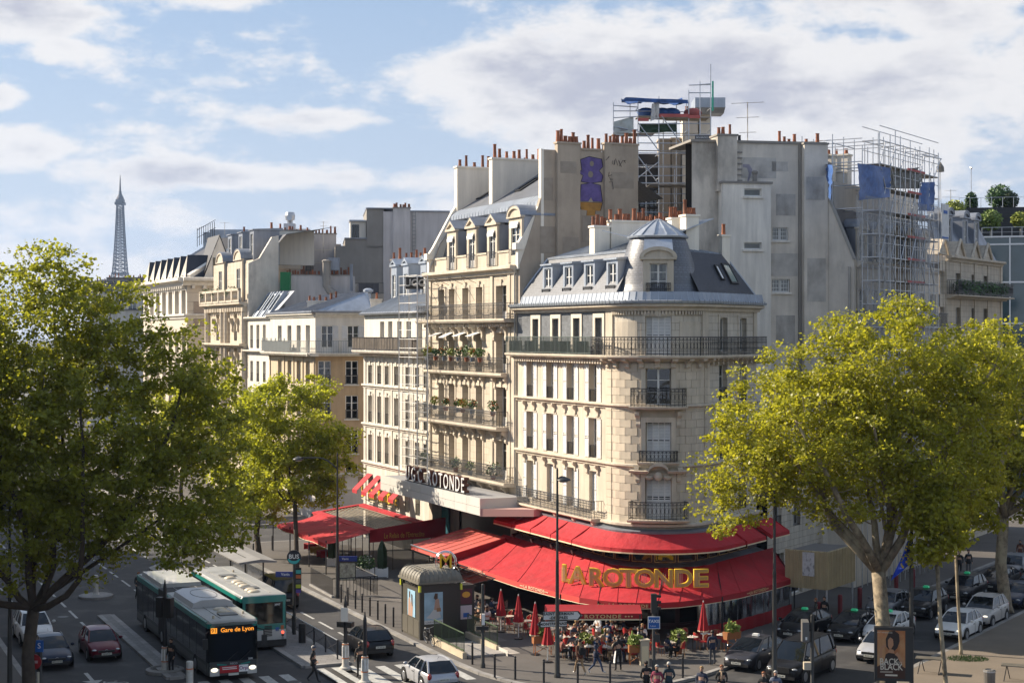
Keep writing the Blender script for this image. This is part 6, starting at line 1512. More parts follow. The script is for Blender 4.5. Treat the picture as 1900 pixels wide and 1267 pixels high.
# ---------------------------------------------------------------- the cafe: awnings, letters, terrace
def path_x(F,y,px,a=-3.,b=29.):
 for _ in range(50):
  m=(a+b)/2;q=F(m,y,0)
  if 950+FOC*q[0]/q[1]<px:a=m
  else:b=m
 return(a+b)/2
def path_t(F,x):
 a=F.ang(x);return Vector((math.cos(a),math.sin(a),0))
def awning_panel(root,F,x0,x1,y0,z0,y1,z1,val,mat,name='awning_panel',trim=True):
 xs=F.breaks(x0,x1);n=6;rows=[]
 for j in range(n+1):
  f=j/n;rows.append([F(x,y0+(y1-y0)*f,z0+(z1-z0)*f-.06*math.sin(math.pi*f)) for x in xs])
 m=MB();m.sheet(rows);m.sheet([rows[-1],[F(x,y1-.01,z1-val) for x in xs]])
 for x in(x0,x1):m.add([F(x,y0,z0),F(x,y1,z1),F(x,y1-.01,z1-val),F(x,y0,z0-.25)],((0,1,2,3),))
 o=part(name,m,mat,root)
 if trim:
  t=MB();t.wedge(F,x0,x1,((y1-.03,z1-val-.02),(y1-.03,z1-val+.05),(y1+.0,z1-val+.05),(y1+.0,z1-val-.02)));part('trim',t,CREAMT,o)
 return o
def cafe():
 F=RP;La,arc,L=F.La,F.arc,LX
 o=thing('upper_awning','upper row of red awnings curving round the first floor of the cafe','awning',F(La+3,-1,4.6))
 y0,y1=-.5,-1.75;sp=[path_x(F,y0,p) for p in(948,982,1018,1056,1096)]+[La+arc+2.0,La+arc+2.15,La+arc+4.9,La+arc+5.6,L-.2]
 for a,b in list(zip(sp[:4],sp[1:5]))+[(sp[4],sp[5]),(sp[6],sp[7]),(sp[8],sp[9])]:
  awning_panel(o,F,a+.05,b-.05,y0,5.62,y1,4.88,.26,RED)
 ar=MB()
 for x in sp[:5]+[La+2,La+4.5]:ar.tube([F(x,-.1,4.6),F(x,y1+.1,4.85)],.03,4)
 parts('folding_arm',ar,BLACKP,o)
 # main terrace awning
 o=thing('terrace_awning','large red terrace awning wrapping the corner cafe with gold sign letters above it','awning',F(La+3,-3,2.2))
 bot=[(848,1041),(905,1061),(960,1079),(1040,1100),(1075,1108),(1110,1113),(1145,1116.5),(1180,1118),(1220,1118),(1260,1116),(1300,1111.5),(1340,1105),(1375,1098.5),(1425,1086),(1474,1072)]
 tx=[-1.0,2.0,5.2,9.6,11.9,La+.0,La+1.2,La+2.4,La+3.5,La+4.6,La+5.7,La+arc+.6,La+arc+2.2,La+arc+5,L-.1]
 P=[[Vector(F(x,-.55,3.72)) for x in tx]];B=[G(px,py,2.42) for px,py in bot];n=8
 for j in range(1,n+1):f=j/n;P.append([a.lerp(b,f)+Vector((0,0,-.10*math.sin(math.pi*f)+.03*math.sin(i*2.1)*math.sin(math.pi*f))) for i,(a,b) in enumerate(zip(P[0],B))])
 m=MB();m.sheet(P);part('canopy',m,RED,o,True)
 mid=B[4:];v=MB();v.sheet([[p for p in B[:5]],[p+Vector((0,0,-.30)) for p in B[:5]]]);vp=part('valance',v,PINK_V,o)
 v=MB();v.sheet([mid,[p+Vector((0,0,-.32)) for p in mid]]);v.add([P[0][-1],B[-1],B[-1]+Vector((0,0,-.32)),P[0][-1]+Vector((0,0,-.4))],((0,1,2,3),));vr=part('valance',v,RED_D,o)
 t=MB()
 for a,b in zip(B,B[1:]):t.tube([a+Vector((0,0,-.32)),b+Vector((0,0,-.32))],.022,4)
 part('trim',t,CREAMT,o)
 se=MB()
 for i in range(1,len(tx)-1):se.tube([P[j][i]+Vector((0,0,.012)) for j in range(n+1)],.016,3)
 parts('seam',se,RED_D,o)
 fr=MB()
 for i in(0,3,5,8,11,14):fr.tube([Vector(B[i])+Vector((0,0,-.05)),(B[i].x,B[i].y,.13)],.05,6);fr.tube([P[0][i]+Vector((0,0,-.12)),B[i]+Vector((0,0,-.1))],.04,4)
 parts('frame_bar',fr,BLACKP,o)
 def vtext(i,f,body,size,mat,dz=-.16,sc=1.):
  a,b=B[i],B[i+1];p=a.lerp(b,f)+Vector((0,0,dz));r=(b-a).normalized();nn=Vector((r.y,-r.x,0));text('lettering',body,size,mat,o,p+nn*.03,r,(0,0,1),.004,.004,space=1.15,sx=sc)
 GL=M('pale_gold_print',(.70,.46,.22),.6)
 vtext(0,.62,'•••LA ROTONDE•••',.26,M('pale_print',(.75,.60,.42),.6),sc=1.3);vtext(2,.4,'•••LA ROTONDE•••',.26,M('pale_print'),sc=1.3)
 a,b=B[5],B[8];
 w_='•••LA ROTONDE•••'
 vtext(6,.6,'•••  LA  ROTONDE  •••',.24,GL,sc=1.25);vtext(12,.6,'•••LA ROTONDE•••',.24,GL,sc=1.1)
 # roof lamps along the top edge
 for i,px in enumerate((965,1000,1037,1076)):
  x=path_x(F,-.7,px);s=thing('awning_lamp',ORD[i]+' small black swan neck lamp from the left along the awning top','lamp',F(x,-.5,3.85),0,'lamps above the terrace awning');q=MB();d=path_t(F,x);nn=Vector((d.y,-d.x,0))
  q.tube([Vector((0,0,0)),Vector((0,0,.28))+nn*.1,nn*.45+Vector((0,0,.28))],.035,5);q2=MB();q2.tube([nn*.38+Vector((0,0,.28)),nn*.75+Vector((0,0,.16))],[.06,.14],8);lpart('arm',q,BLACKP,s);lpart('shade',q2,BLACKP,s)
 # big letters standing above the canopy
 so=thing('cafe_sign','large gold art deco letters reading LA ROTONDE above the red awning','sign',F(La+2,-3.2,3.0))
 spec=[('L',1052,1065,.55),('A',1072,1068.5,.9),('R',1105.5,1072,.95),('O',1137.5,1073,1.0),('T',1166.5,1074,.95),('O',1196,1074,1.0),('N',1231.5,1074.5,1.02),('D',1267.5,1074,1.02),('E',1299.5,1074,1.0)]
 brace=MB()
 for ch,px,py,sx in spec:
  x=path_x(F,-3.1,px);p=Vector(F(x,-3.1,0));p.z=HC-(py-HORIZ)/FOC*p.y;r=path_t(F,x);r=(r*.55+Vector((1,.02,0))*.45).normalized();nn=Vector((r.y,-r.x,0));up=Vector((0,0,1))
  wgt={'L':1.0,'A':1.05,'E':1.25,'T':1.15}.get(ch,1.0)*1.08
  lo_=thing_part('letter',so,p)
  text('outline',ch,1.36,YELLOW,lo_,p,r,up,.06,.050,sx=wgt);text('face',ch,1.36,GOLD_D,lo_,p+nn*.075,r,up,.012,.012,sx=wgt)
  st=MB()
  for k in range(4):
   q=p+r*(-.20+.075*k)*wgt+nn*.10
   if ch in 'LTRDE' or ch in 'AON':
    h0,h1=(-.38,.38) if ch not in 'AON' else(-.30,.30)
    off=-.12 if ch in 'LRDE' else .05
    st.add([q+r*off+up*h0,q+r*(off+.026)+up*h0,q+r*(off+.026)+up*h1,q+r*off+up*h1],((0,1,2,3),))
  parts('stripe',st,M('letter_stripe',(.62,.42,.30),.5),lo_)
  brace.tube([p-up*.42+nn*-.05,p-up*.55-nn*.9],.02,4);brace.tube([p+up*.35-nn*.05,p+up*.05-nn*1.5],.02,4)
 parts('brace',brace,BLACKP,so)
 # smaller front awning over the terrace edge
 a,b=G(1012,1139,2.46),G(1191,1139,2.46);Fb=Frame(a[:2],(b-a)[:2]);w=(b-a).length
 o=thing('front_awning','narrow straight red awning lettered in gold below the main canopy','awning',Fb(w/2,0,2.1));awning_panel(o,Fb,0,w,1.3,2.75,0,2.5,.33,RED_D,'canopy')
 text('lettering','••• LA  ROTONDE •••',.27,GL,o,Fb(w*.52,-.03,2.34),Fb.d,(0,0,1),.004,.004,space=1.2,sx=1.3)
 pst=MB()
 for x in(.1,w-.1):pst.tube([Fb(x,0,2.45),Fb(x,0,.13)],.04,6)
 parts('post',pst,BLACKP,o)
 # glazed terrace on the left run, clear screens on the right run
 for i,(t0,t1,n0,n1) in enumerate(((4.6,9.2,5.5,7.5),(9.6,13.6,5.2,6.9))):
  Fg=Frame((P0+U*t1+NA*n1)[:2],-U[:2] if False else(-U.x,-U.y));w=t1-t0;d=n1-n0
  o=thing('glazed_terrace',('glass roofed terrace bay with black frame nearest the crossroads' if i==0 else 'glass roofed terrace bay with black frame nearest the metro kiosk'),'terrace',Fg(w/2,d/2,0))
  fr=MB()
  for k in range(5):
   x=w*k/4;fr.tube([Fg(x,0,.13),Fg(x,0,2.12)],.035,5);fr.tube([Fg(x,0,2.12),Fg(x,d,2.45)],.03,4)
  for z in(.95,2.12):fr.tube([Fg(0,0,z),Fg(w,0,z)],.035,5)
  fr.tube([Fg(0,d,2.45),Fg(w,d,2.45)],.035,5);parts('frame_bar',fr,BLACKP,o)
  gl=MB();gl.quad(Fg(0,0,2.13),Fg(w,0,2.13),Fg(w,d,2.46),Fg(0,d,2.46));part('glass_roof',gl,thin_glass('roof_glass',(.35,.36,.36),.10),o)
  gl=MB();gl.quad(Fg(0,.02,.2),Fg(w,.02,.2),Fg(w,.02,2.1),Fg(0,.02,2.1));part('glass_wall',gl,thin_glass('clear_screen',(.80,.82,.82),.04),o)
 o=thing('clear_screen_wall','clear plastic screens with red skirt closing the right side of the cafe terrace','screen',B[11].lerp(B[14],.5)*Vector((1,1,0)) if False else(B[12].x,B[12].y,.13))
 for i in range(10,14):
  a,b=B[i]+Vector((-.15,.15,-.3)),B[i+1]+Vector((-.15,.15,-.3));rows=[]
  for z in(2.1,1.5,.85):rows.append([Vector((p.x+.03*math.sin(k*1.9),p.y+.05*math.cos(k*2.3),z)) for k,p in enumerate([a.lerp(b,f/8) for f in range(9)])])
  m=MB();m.sheet(rows);part('clear_panel',m,thin_glass('plastic_sheet',(.62,.45,.45),.07,.12),o,True);m=MB();m.sheet([rows[-1],[Vector((p.x,p.y,.14)) for p in rows[-1]]]);part('skirt',m,RED_D,o,True)
 # waiters' stations and warm lamps inside
 for i,(px,dy) in enumerate(((1163,-.6),(1185,-.5))):pass
cafe_done=False
PINK_V=M('sunlit_valance_cloth',(.58,.055,.045),.8,var=.08)  # left valance run: sunlight put into a brighter cloth colour
cafe()

def terrace_heights():return .13
# ---- chairs, tables, umbrellas
def chair_proto(cane):
 o=thing('bistro_chair','red woven bistro chair','chair');frame=M('rattan',(.30,.15,.06),.6,rand=.15);weave=M('red_weave',(.42,.022,.022),.55,var=.2,vscale=20,rand=.2) if not cane else M('cream_red_weave',(.52,.33,.27),.6,var=.2,vscale=20,rand=.15)
 s=MB();s.lathe((0,0,.44),[(.0,0),(.2,0),(.215,.02),(.2,.045),(0,.05)],10);lpart('seat',s,weave,o)
 rows=[]
 for z in(.5,.62,.75,.86):rows.append([(.215*math.sin(a),-.215*math.cos(a)*(1+.12*(z-.5)),z-(.16*abs(math.sin(a))**3 if z>.8 else 0)) for a in[-1.15+2.3*k/8 for k in range(9)]])
 b=MB();b.sheet(rows);lpart('backrest',b,weave,o)
 r=MB();r.tube([(.2*math.sin(a),-.225*math.cos(a),.87-.16*abs(math.sin(a))**3-(.35 if abs(a)>1.6 else 0)) for a in[-1.65+3.3*k/10 for k in range(11)]],.016,5);lpart('back_rail',r,frame,o)
 for x,y in((-.16,-.16),(.16,-.16),(-.16,.16),(.16,.16)):l=MB();l.tube([(x*1.15,y*1.15,0),(x,y,.45)],.015,5);lpart('leg',l,frame,o)
 return o
def table_proto():
 o=thing('bistro_table','small round bistro table','table');t=MB();t.lathe((0,0,.71),[(0,0),(.3,0),(.31,.012),(.3,.025),(0,.026)],16);lpart('tabletop',t,M('marble_top',(.55,.48,.40),.35,var=.15,vscale=6),o)
 p=MB();p.tube([(0,0,.03),(0,0,.71)],.03,6);lpart('pedestal',p,IRON,o);b=MB();b.lathe((0,0,0),[(.2,0),(.2,.02),(.05,.05),(.02,.06)],10);lpart('base',b,IRON,o)
 return o
CH_=[chair_proto(0),chair_proto(1)];TB=table_proto();first={0:True,1:True,'t':True}
def place(proto,key,pos,rz,label,group):
 o=proto if first.pop(key,False) else copy_tree(proto)
 o.location=pos;o.rotation_euler=(0,0,rz);o['label']=label;o['group']=group;return o
PH=.13
CROCK=MB();CROCK.lathe((.1,.05,0),[(.03,0),(.035,.1),(.02,.1)],6);CROCK.lathe((-.12,.02,0),[(.06,0),(.075,.015),(0,.01)],8);CROCK.lathe((.02,-.12,0),[(.03,0),(.035,.07),(.01,.07)],6);CROCK=CROCK.mesh('crockery',WHITE)
def setting(p,rz,k,glab,n=2,crock=True):
 """a bistro table with chairs round it"""
 place(TB,'t',(p.x,p.y,PH),0,'round marble bistro table, '+glab,'bistro tables on the cafe terrace')
 sp=[]
 for i in range(n):a=rz+i*2*math.pi/n+random.uniform(-.15,.15);sp.append((p+Vector((math.sin(a),-math.cos(a),0))*.58,a))
 sp.sort(key=lambda t:t[0].x)
 for i,(q,a) in enumerate(sp):
  side='left of' if i==0 else 'right of' if i==n-1 else 'before or behind'
  place(CH_[k],k,(q.x,q.y,PH),a,('red' if k==0 else 'pale')+' bistro chair '+side+' the '+glab,'bistro chairs on the cafe terrace')
 if crock:
  x=bpy.data.objects.new('crockery',CROCK);COL.objects.link(x);x.location=(p.x,p.y,PH+.737);x.rotation_euler=(0,0,random.random()*6);tag(x,'white crockery on the '+glab,'crockery','crockery on the bistro tables')
rows_=[(1052,1207),(1072,1204),(1096,1208),(1120,1206),(1143,1209),(1168,1207),(1190,1204),(1060,1222),(1090,1224),(1125,1225),(1158,1226),(1182,1222),(1062,1190),(1092,1190),(1122,1191),(1150,1190),(1178,1190)]
def rowlab(i):return ORD[i]+' middle row table from the left' if i<7 else ORD[i-7]+' front row table from the left' if i<12 else ORD[i-12]+' back row table from the left'
for i,(px,py) in enumerate(rows_):setting(G(px,py,PH),random.uniform(.8,2.2),i%2 if i<7 else 0,rowlab(i),2 if i%3 else 3)
for i,(px,py) in enumerate(((1243,1217),(1285,1206),(1310,1200),(1265,1198),(1340,1202))):setting(G(px,py,PH),1.2+i*.5,0,['table of the couple beside the taxi sign','second table right of the taxi sign','table behind the closed umbrella right of the taxi sign','back table right of the taxi sign','table nearest the dark red screens'][i],2)
for i in range(7):setting(G(928+17*i,1161+4.6*i,PH),2.0,1 if i%2 else 0,ORD[i]+' table from the left along the glazed terrace',2,i%2==0)
for i,(px,py) in enumerate(((880,1138),(886,1150),(900,1162),(904,1146),(918,1140))):setting(G(px,py,PH),1.0+i,1,ORD[i]+' table from the left behind the metro stair railing',2,True)
def closed_umbrella(px,py,h,label,rad=.30):
 p=G(px,py,PH);o=thing('closed_umbrella',label,'umbrella',p,0,'closed umbrellas on the cafe terrace')
 m=MB();m.lathe((0,0,0),[(.03,h),(.06,h-.06),(.13,h*.8),(rad*.8,h*.55),(rad,h*.44),(rad*1.06,h*.40),(rad*.92,h*.39)],16,fold=.22);lpart('canopy',m,RED_D2,o)
 m=MB();m.lathe((0,0,0),[(rad*1.05,h*.40),(rad*1.03,h*.375),(rad*.95,h*.375)],16,fold=.22);lpart('fringe',m,CREAMT,o)
 m=MB();m.tube([(0,0,0),(0,0,h+.08)],.028,6);lpart('pole',m,WPAINT,o);m=MB();m.lathe((0,0,0),[(.25,0),(.25,.06),(.05,.1)],10);lpart('base',m,IRON,o)
RED_D2=M('umbrella_cloth',(.34,.007,.014),.8,var=.12)
closed_umbrella(929.5,1172,2.35,'closed red umbrella farthest left, by the glazed terrace');closed_umbrella(962,1185,2.4,'closed red umbrella second from the left on a white pole');closed_umbrella(993,1214,2.7,'tallest closed red umbrella beside the wooden planter');closed_umbrella(1016,1228,2.3,'closed red umbrella half hidden behind the direction sign');closed_umbrella(1305,1203,2.5,'closed red umbrella right of the blue taxi sign')
def wood_planter(px,py,label,rz=.3,s=1.):
 p=G(px,py,PH);o=thing('wooden_planter',label,'planter',p,rz,'wooden planters on the terrace');w=M('orange_wood',(.34,.13,.045),.6,var=.2,rand=.1)
 f=Frame((0,0),(1,0));m=MB();m.wedge(f,-.55*s,.55*s,((-.16,.62),(-.21,1.02),(.21,1.02),(.16,.62)));lpart('trough',m,w,o)
 for x in(-.45*s,.45*s):
  for y in(-.14,.14):l=MB();l.tube([(x,y,0),(x,y,.64)],.025,4);lpart('leg',l,w,o)
 b=MB();b.tube([(-.45*s,-.14,.15),(.45*s,-.14,.55)],.02,4);b.tube([(.45*s,-.14,.15),(-.45*s,-.14,.55)],.02,4);
 for q in range(1):lpart('cross_brace',b,w,o)
 lpart('foliage',leafball((0,0,1.2),.42,260,int(px),.8,.10),LEAFY,o);c=MB();c.lathe((-.2,0,1.0),[(.2,0),(.14,.3),(.02,.75)],8,fold=.2);lpart('conifer',c,LEAFG,o)
wood_planter(1007,1214,'orange wooden planter with small conifer beside the tallest umbrella');wood_planter(1180,1232,'orange wooden planter at the right end of the terrace rows',.1,.7);wood_planter(1358,1206,'long wooden planter with ferns by the dark red screens',.6,.9)
def bush(px,py,r,label):p=G(px,py,PH);o=thing('terrace_bush',label,'plant',p);m=MB();m.lathe((0,0,0),[(.2,0),(.26,.4),(.2,.4)],8);lpart('pot',m,TERRA,o);lpart('foliage',leafball((0,0,.4+r),r,260,int(px)*3,.9,.10),LEAFY,o)
bush(1085,1216,.45,'green potted bush between the seated guests');bush(1258,1212,.5,'yellow green potted bush behind the seated couple');bush(1120,1199,.3,'small potted bush among the back tables')
# menu stand
p=G(1195,1233,PH);o=thing('menu_stand','pale stone coloured bin stand beside the terrace end','stand',p,.2);m=MB();f=Frame((0,0),(1,0));m.box(f,-.22,.22,-.2,.2,0,1.25);lpart('body',m,M('cream_metal',(.50,.44,.34),.5),o);m=MB();m.box(f,-.26,.26,-.24,.24,1.25,1.32);lpart('lid',m,M('cream_metal'),o);m=MB();m.box(f,-.17,.17,-.215,-.2,.1,1.0);lpart('door',m,CREAMT,o)

# ================================================================ cinema marquee and its letters
def marquee():
 n=3.4;ta,tb=tA(889,n),tA(706,n);zt,zb_=6.45,5.35
 Fm=Frame((P0+U*tb+NA*n)[:2],(-U.x,-U.y));w=tb-ta;o=thing('cinema_marquee','long white cinema marquee projecting over the pavement','marquee',Fm(w/2,0,zb_))
 m=MB();m.box(Fm,0,w,.1,n,zb_+.05,zt-.05);part('canopy',m,M('grey_canopy',(.30,.30,.31),.6),o)
 npan=9;fp=[]
 for i in range(npan):
  for z0,z1 in((zb_,zb_+.52),(zb_+.54,zt)):
   q=MB();q.box(Fm,w*i/npan+.012,w*(i+1)/npan-.012,0,.1,z0,z1);part('fascia_panel',q,M('white_enamel_panel',(.60,.59,.56),.45,rand=.05,dirt=((.4,.38,.35),.6,.6,.9)),o)
 q=MB();q.wedge(Fm,w+.01,w+.14,((0,zb_),(n,zb_),(n,zt),(0,zt)));part('fascia_end',q,M('white_enamel_panel'),o)
 # canted return at the right end
 q=MB();q.add([Fm(w+.1,0,zb_-.05),Fm(w+3.2,2.4,zb_+.15),Fm(w+3.2,3.3,zb_+.15),Fm(w+.1,3.2,zb_-.05),Fm(w+.1,0,zb_+.45),Fm(w+3.2,2.4,zb_+.6),Fm(w+3.2,3.3,zb_+.6),Fm(w+.1,3.2,zb_+.45)],((0,1,5,4),(4,5,6,7),(0,3,2,1),(1,2,6,5)));part('pink_return',q,M('pink_enamel',(.55,.36,.32),.5),o)
 brown=M('brown_letter_side',(.10,.032,.018),.5)
 s=thing('cinema_letters','white faced brown letters UGC ROTONDE standing on the cinema marquee','sign',Fm(w/2,.1,zt))
 for ch,px in zip('UGC✦ROTONDE',(757,767.5,779.5,789.5,797,807.5,818,828,839,849.5,859)):
  x=Fm.x(px,.2);p=Vector(Fm(x,.2,zt+.52));lo_=thing_part('letter',s,p)
  if ch=='✦':
   q=MB();
   for k in range(4):a=k*math.pi/4;q.tube([p+Fm.d*math.cos(a)*.28+Vector((0,0,math.sin(a)*.28)),p-Fm.d*math.cos(a)*.28-Vector((0,0,math.sin(a)*.28))],.04,4)
   parts('star_bar',q,CREAMT,lo_);continue
  text('side',ch,1.42,brown,lo_,p-Fm.n*-.16,Fm.d,(0,0,1),.17,.02,sx=.82);text('face',ch,1.42,WHITE,lo_,p-Fm.n*.03,Fm.d,(0,0,1),.015,.0,sx=.82)
 b=MB();b.tube([Fm(Fm.x(752,.2),.2,zt+.03),Fm(Fm.x(864,.2),.2,zt+.03)],.04,4);part('base_rail',b,BLACKP,s)
 # posters on the dark cinema front
 Fw=F2
 for i,(a,b_,c1,c2,lab) in enumerate(((794,812,(.09,.035,.02),(.38,.20,.14),'tall brown cinema poster left on the dark front'),(815,833,(.012,.05,.08),(.06,.30,.36),'tall teal cinema poster on the dark front'),(836,852,(.06,.02,.015),(.16,.08,.05),'dark brown cinema poster right on the dark front'))):
  x0,x1=Fw.x(a,.7),Fw.x(b_,.7);z0,z1=Fw.z((a+b_)/2,990,.7),Fw.z((a+b_)/2,927,.7);z0=max(z0,2.2)
  q=MB();q.box(Fw,x0,x1,.70,.76,z0,z1);po=top('cinema_poster',q,M('poster_%d'%i,c1,.45,var=.2,vscale=1.0,dirt=(c2,.9,.48,.62)),lab,'poster',origin=Fw((x0+x1)/2,.7,z0))
 # faded side awning
 ta,tb=12.9,19.2;Fa=Frame((P0+U*tb)[:2],(-U.x,-U.y));w=tb-ta
 o=thing('side_awning','faded red sloping awning between the cinema and the metro kiosk','awning',Fa(w/2,-3,2.4))
 awning_panel(o,Fa,0,w,-1.2,3.75,-5.4,2.75,.30,PINK,'canopy',False);q=MB();q.wedge(Fa,w+.02,w+.06,((-1.2,3.7),(-5.4,2.75),(-5.4,1.95),(-1.2,1.95)));part('side_panel',q,RED_D,o);q=MB();q.wedge(Fa,w+.07,w+.09,((-4.4,1.95),(-4.4,2.5),(-1.9,2.5),(-1.9,1.95)));part('sign_panel',q,M('pinkish_sign',(.42,.25,.22),.6),o)
 st=MB()
 for i in range(1,6):st.tube([Fa(w*i/6,-1.3,3.75),Fa(w*i/6,-5.3,2.76)],.022,3)
 parts('stripe',st,M('cream_stripe',(.55,.30,.16),.8),o);st=MB();st.tube([Fa(0,-5.42,2.75),Fa(w,-5.42,2.75)],.05,5);part('front_bar',st,STEEL,o)
 p_=MB()
 for x in(.1,w*.5,w-.1):p_.tube([Fa(x,-5.3,.13),Fa(x,-5.3,2.7)],.045,5)
 parts('post',p_,BLACKP,o)
 q=MB();q.box(Fa,w*.1,w*.85,-5.2,-5.15,.2,1.5);gp=part('glass_panel',q,thin_glass('clear_screen'),o)
 hb=thing('hedge_trough','leafy trough under the faded red awning','planter',Fa(w*.35,-5.0,.13));lpart('foliage',leafball((0,0,.9),.8,300,77,.7,.12),LEAFP,hb);q=MB();q.cube((0,0,.25),(1.6,.5,.5),Fa.a);lpart('trough',q,IRON,hb)
marquee()

# ================================================================ steak house terrace
def steak_terrace():
 Fa=Frame((P0+U*39.5)[:2],(-U.x,-U.y));w=14.0;o=thing('restaurant_pergola','red framed restaurant pergola with slatted roof and sloping red awning','pergola',Fa(w/2,-5,0))
 fr=MB();y0,y1,z0,z1=-1.9,-6.2,3.5,3.0
 fr.wedge(Fa,0,w,((y0,z0),(y0-.6,z0-.06),(y0-.6,z0-.3),(y0,z0-.3)));fr.wedge(Fa,0,w,((y1+.6,z1+.08),(y1,z1),(y1,z1-.35),(y1+.6,z1-.3)));fr.wedge(Fa,0,.5,((y0-.6,z0-.05),(y1+.6,z1+.06),(y1+.6,z1-.25),(y0-.6,z0-.3)));parts('red_beam',fr,RED,o)
 q=MB();q.wedge(Fa,w-.06,w,((y0+1.5,z0+.25),(y1,z1+.1),(y1,2.2),(y0+1.5,2.35)));fp=part('fascia',q,RED_D,o)
 d=Vector(Fa.n)*-1;mid=Vector(Fa(w+.03,-3.6,2.62));text('lettering','Le Relais de l’Entrecôte',.52,GOLD,fp,mid,Fa.n,(0,0,1),.005,.0,sx=.62)
 sm=MB();sm.box(Frame((0,0),(1,0)),0,1,-.075,.075,-.008,.008);me=sm.mesh('roof_slat',M('slat_wood',(.26,.22,.16),.7,rand=.2))
 n=12;sl_=w-1.1;ys,ye=y0-.62,y1+.6
 for i in range(n):
  y=ys+(ye-ys)*(i+.5)/n;f=(y-y0)/(y1-y0);k=inst('roof_slat',me,o,Fa(.5,y,z0-.08+(z1-z0)*f),Fa.a,(sl_,1,1))
 aw=MB();rows=[]
 for j in range(7):f=j/6;rows.append([Fa(x,y1-3.3*f,z1-.02-.65*f-.08*math.sin(math.pi*f)+.04*math.sin(x*1.3+j)) for x in[w*.12+(w*.9)*k/16 for k in range(17)]])
 aw.sheet(rows);aw.sheet([rows[-1],[(p[0],p[1],p[2]-.25-.06*(k%2)) for k,p in enumerate(rows[-1])]]);part('awning',aw,RED,o,True)
 tr=MB();tr.tube([Vector(p)+Vector((0,0,-.28)) for p in rows[-1]],.025,4);part('trim',tr,CREAMT,o)
 ps=MB()
 for x in(.2,w*.35,w*.7,w-.1):
  for y in(y1,y1-3.2):ps.tube([Fa(x,y,.13),Fa(x,y,2.5 if y<y1 else 2.9)],.05,5)
 parts('post',ps,IRON,o)
 gl=MB();gl.quad(Fa(0,y1-.02,.2),Fa(w,y1-.02,.2),Fa(w,y1-.02,2.8),Fa(0,y1-.02,2.8));part('glass_wall',gl,thin_glass('clear_screen'),o);gl=MB();gl.quad(Fa(w-.1,y1,.2),Fa(w-.1,-.2,.2),Fa(w-.1,-.2,2.3),Fa(w-.1,y1,2.3));part('glass_wall',gl,thin_glass('clear_screen'),o)
 mb=MB()
 for i in range(10):mb.tube([Fa(w*i/9,y1-.02,.15),Fa(w*i/9,y1-.02,2.85)],.035,4)
 for i in range(5):mb.tube([Fa(w-.1,y1*i/4.2,.15),Fa(w-.1,y1*i/4.2,2.35)],.035,4)
 parts('mullion',mb,M('dark_brown_wood',(.035,.018,.012),.5),o)
 sg=thing('restaurant_letters','row of upright yellow letters above the red pergola against the pale house','sign',F3(F3.x(705),-.6,3.5))
 for ch,px in zip('L’ENTRECÔTE',(673,679,685,691.5,697.5,704,710,716,722,728,734)):
  x=F3.x(px,-.5);p=Vector(F3(x,-.5,3.95));text('letter',ch,1.15,YELLOW,sg,p,F3.d,(0,0,1),.05,.01,sx=.85)
 b=MB();b.tube([F3(F3.x(671,-.5),-.5,3.42),F3(F3.x(738,-.5),-.5,3.42)],.04,4);part('base_rail',b,CREAMT,sg)
 for i,(px,py,ww,cone) in enumerate(((676.5,1071,1.25,0),(708.5,1070,.8,1),(616,1050,.8,1))):
  p=G(px,py,PH);t=thing('white_planter',('long white planter box with flowering shrub' if not cone else('square slatted white planter with dark clipped shrub' if i==1 else 'white planter half hidden behind the lamp post')),'planter',p,Fa.a+1.2)
  f=Frame((0,0),(1,0));m=MB();m.box(f,-ww/2,ww/2,-.3,.3,.04,.62);lpart('box',m,WHITE,t)
  for sx in(-1,1):m=MB();m.box(f,sx*ww/2-.05,sx*ww/2+.05,-.33,-.30,0,.72);lpart('corner_post',m,WHITE,t)
  if cone:m=MB();m.lathe((0,0,.6),[(.34,0),(.38,.5),(.34,1.3),(.15,1.8),(.02,1.95)],10,fold=.15);lpart('shrub',m,M('dark_box_leaf',(.018,.04,.012),.7,var=.3),t)
  else:lpart('shrub',leafball((0,0,1.0),.75,320,31,.75,.10),LEAFP,t);
  if not cone:lpart('blossom',leafball((0,0,1.05),.72,40,33,.8,.06),M('white_blossom',(.6,.6,.55),.7),t)
 for i,px in enumerate((578,590,602)):
  p=G(px,1026+i*7,PH);s=thing('covered_table',['table with red cloth outside the restaurant, leftmost','table with yellow cloth outside the restaurant','table with red cloth outside the restaurant, rightmost'][i],'table',p,.5,'cloth covered restaurant tables');m=MB();f=Frame((0,0),(1,0));m.box(f,-.45,.45,-.4,.4,.72,.76);lpart('tabletop',m,CREAMT,s);m=MB();m.wedge(f,-.47,.47,((-.42,.3),(-.42,.77),(.42,.77),(.42,.3),(.40,.3),(.40,.74),(-.40,.74),(-.40,.3)));lpart('cloth',m,(RED,M('yellow_cloth',(.55,.33,.04),.8),RED)[i],s);m=MB();m.tube([(0,0,0),(0,0,.72)],.05,6);lpart('pedestal',m,IRON,s)
steak_terrace()
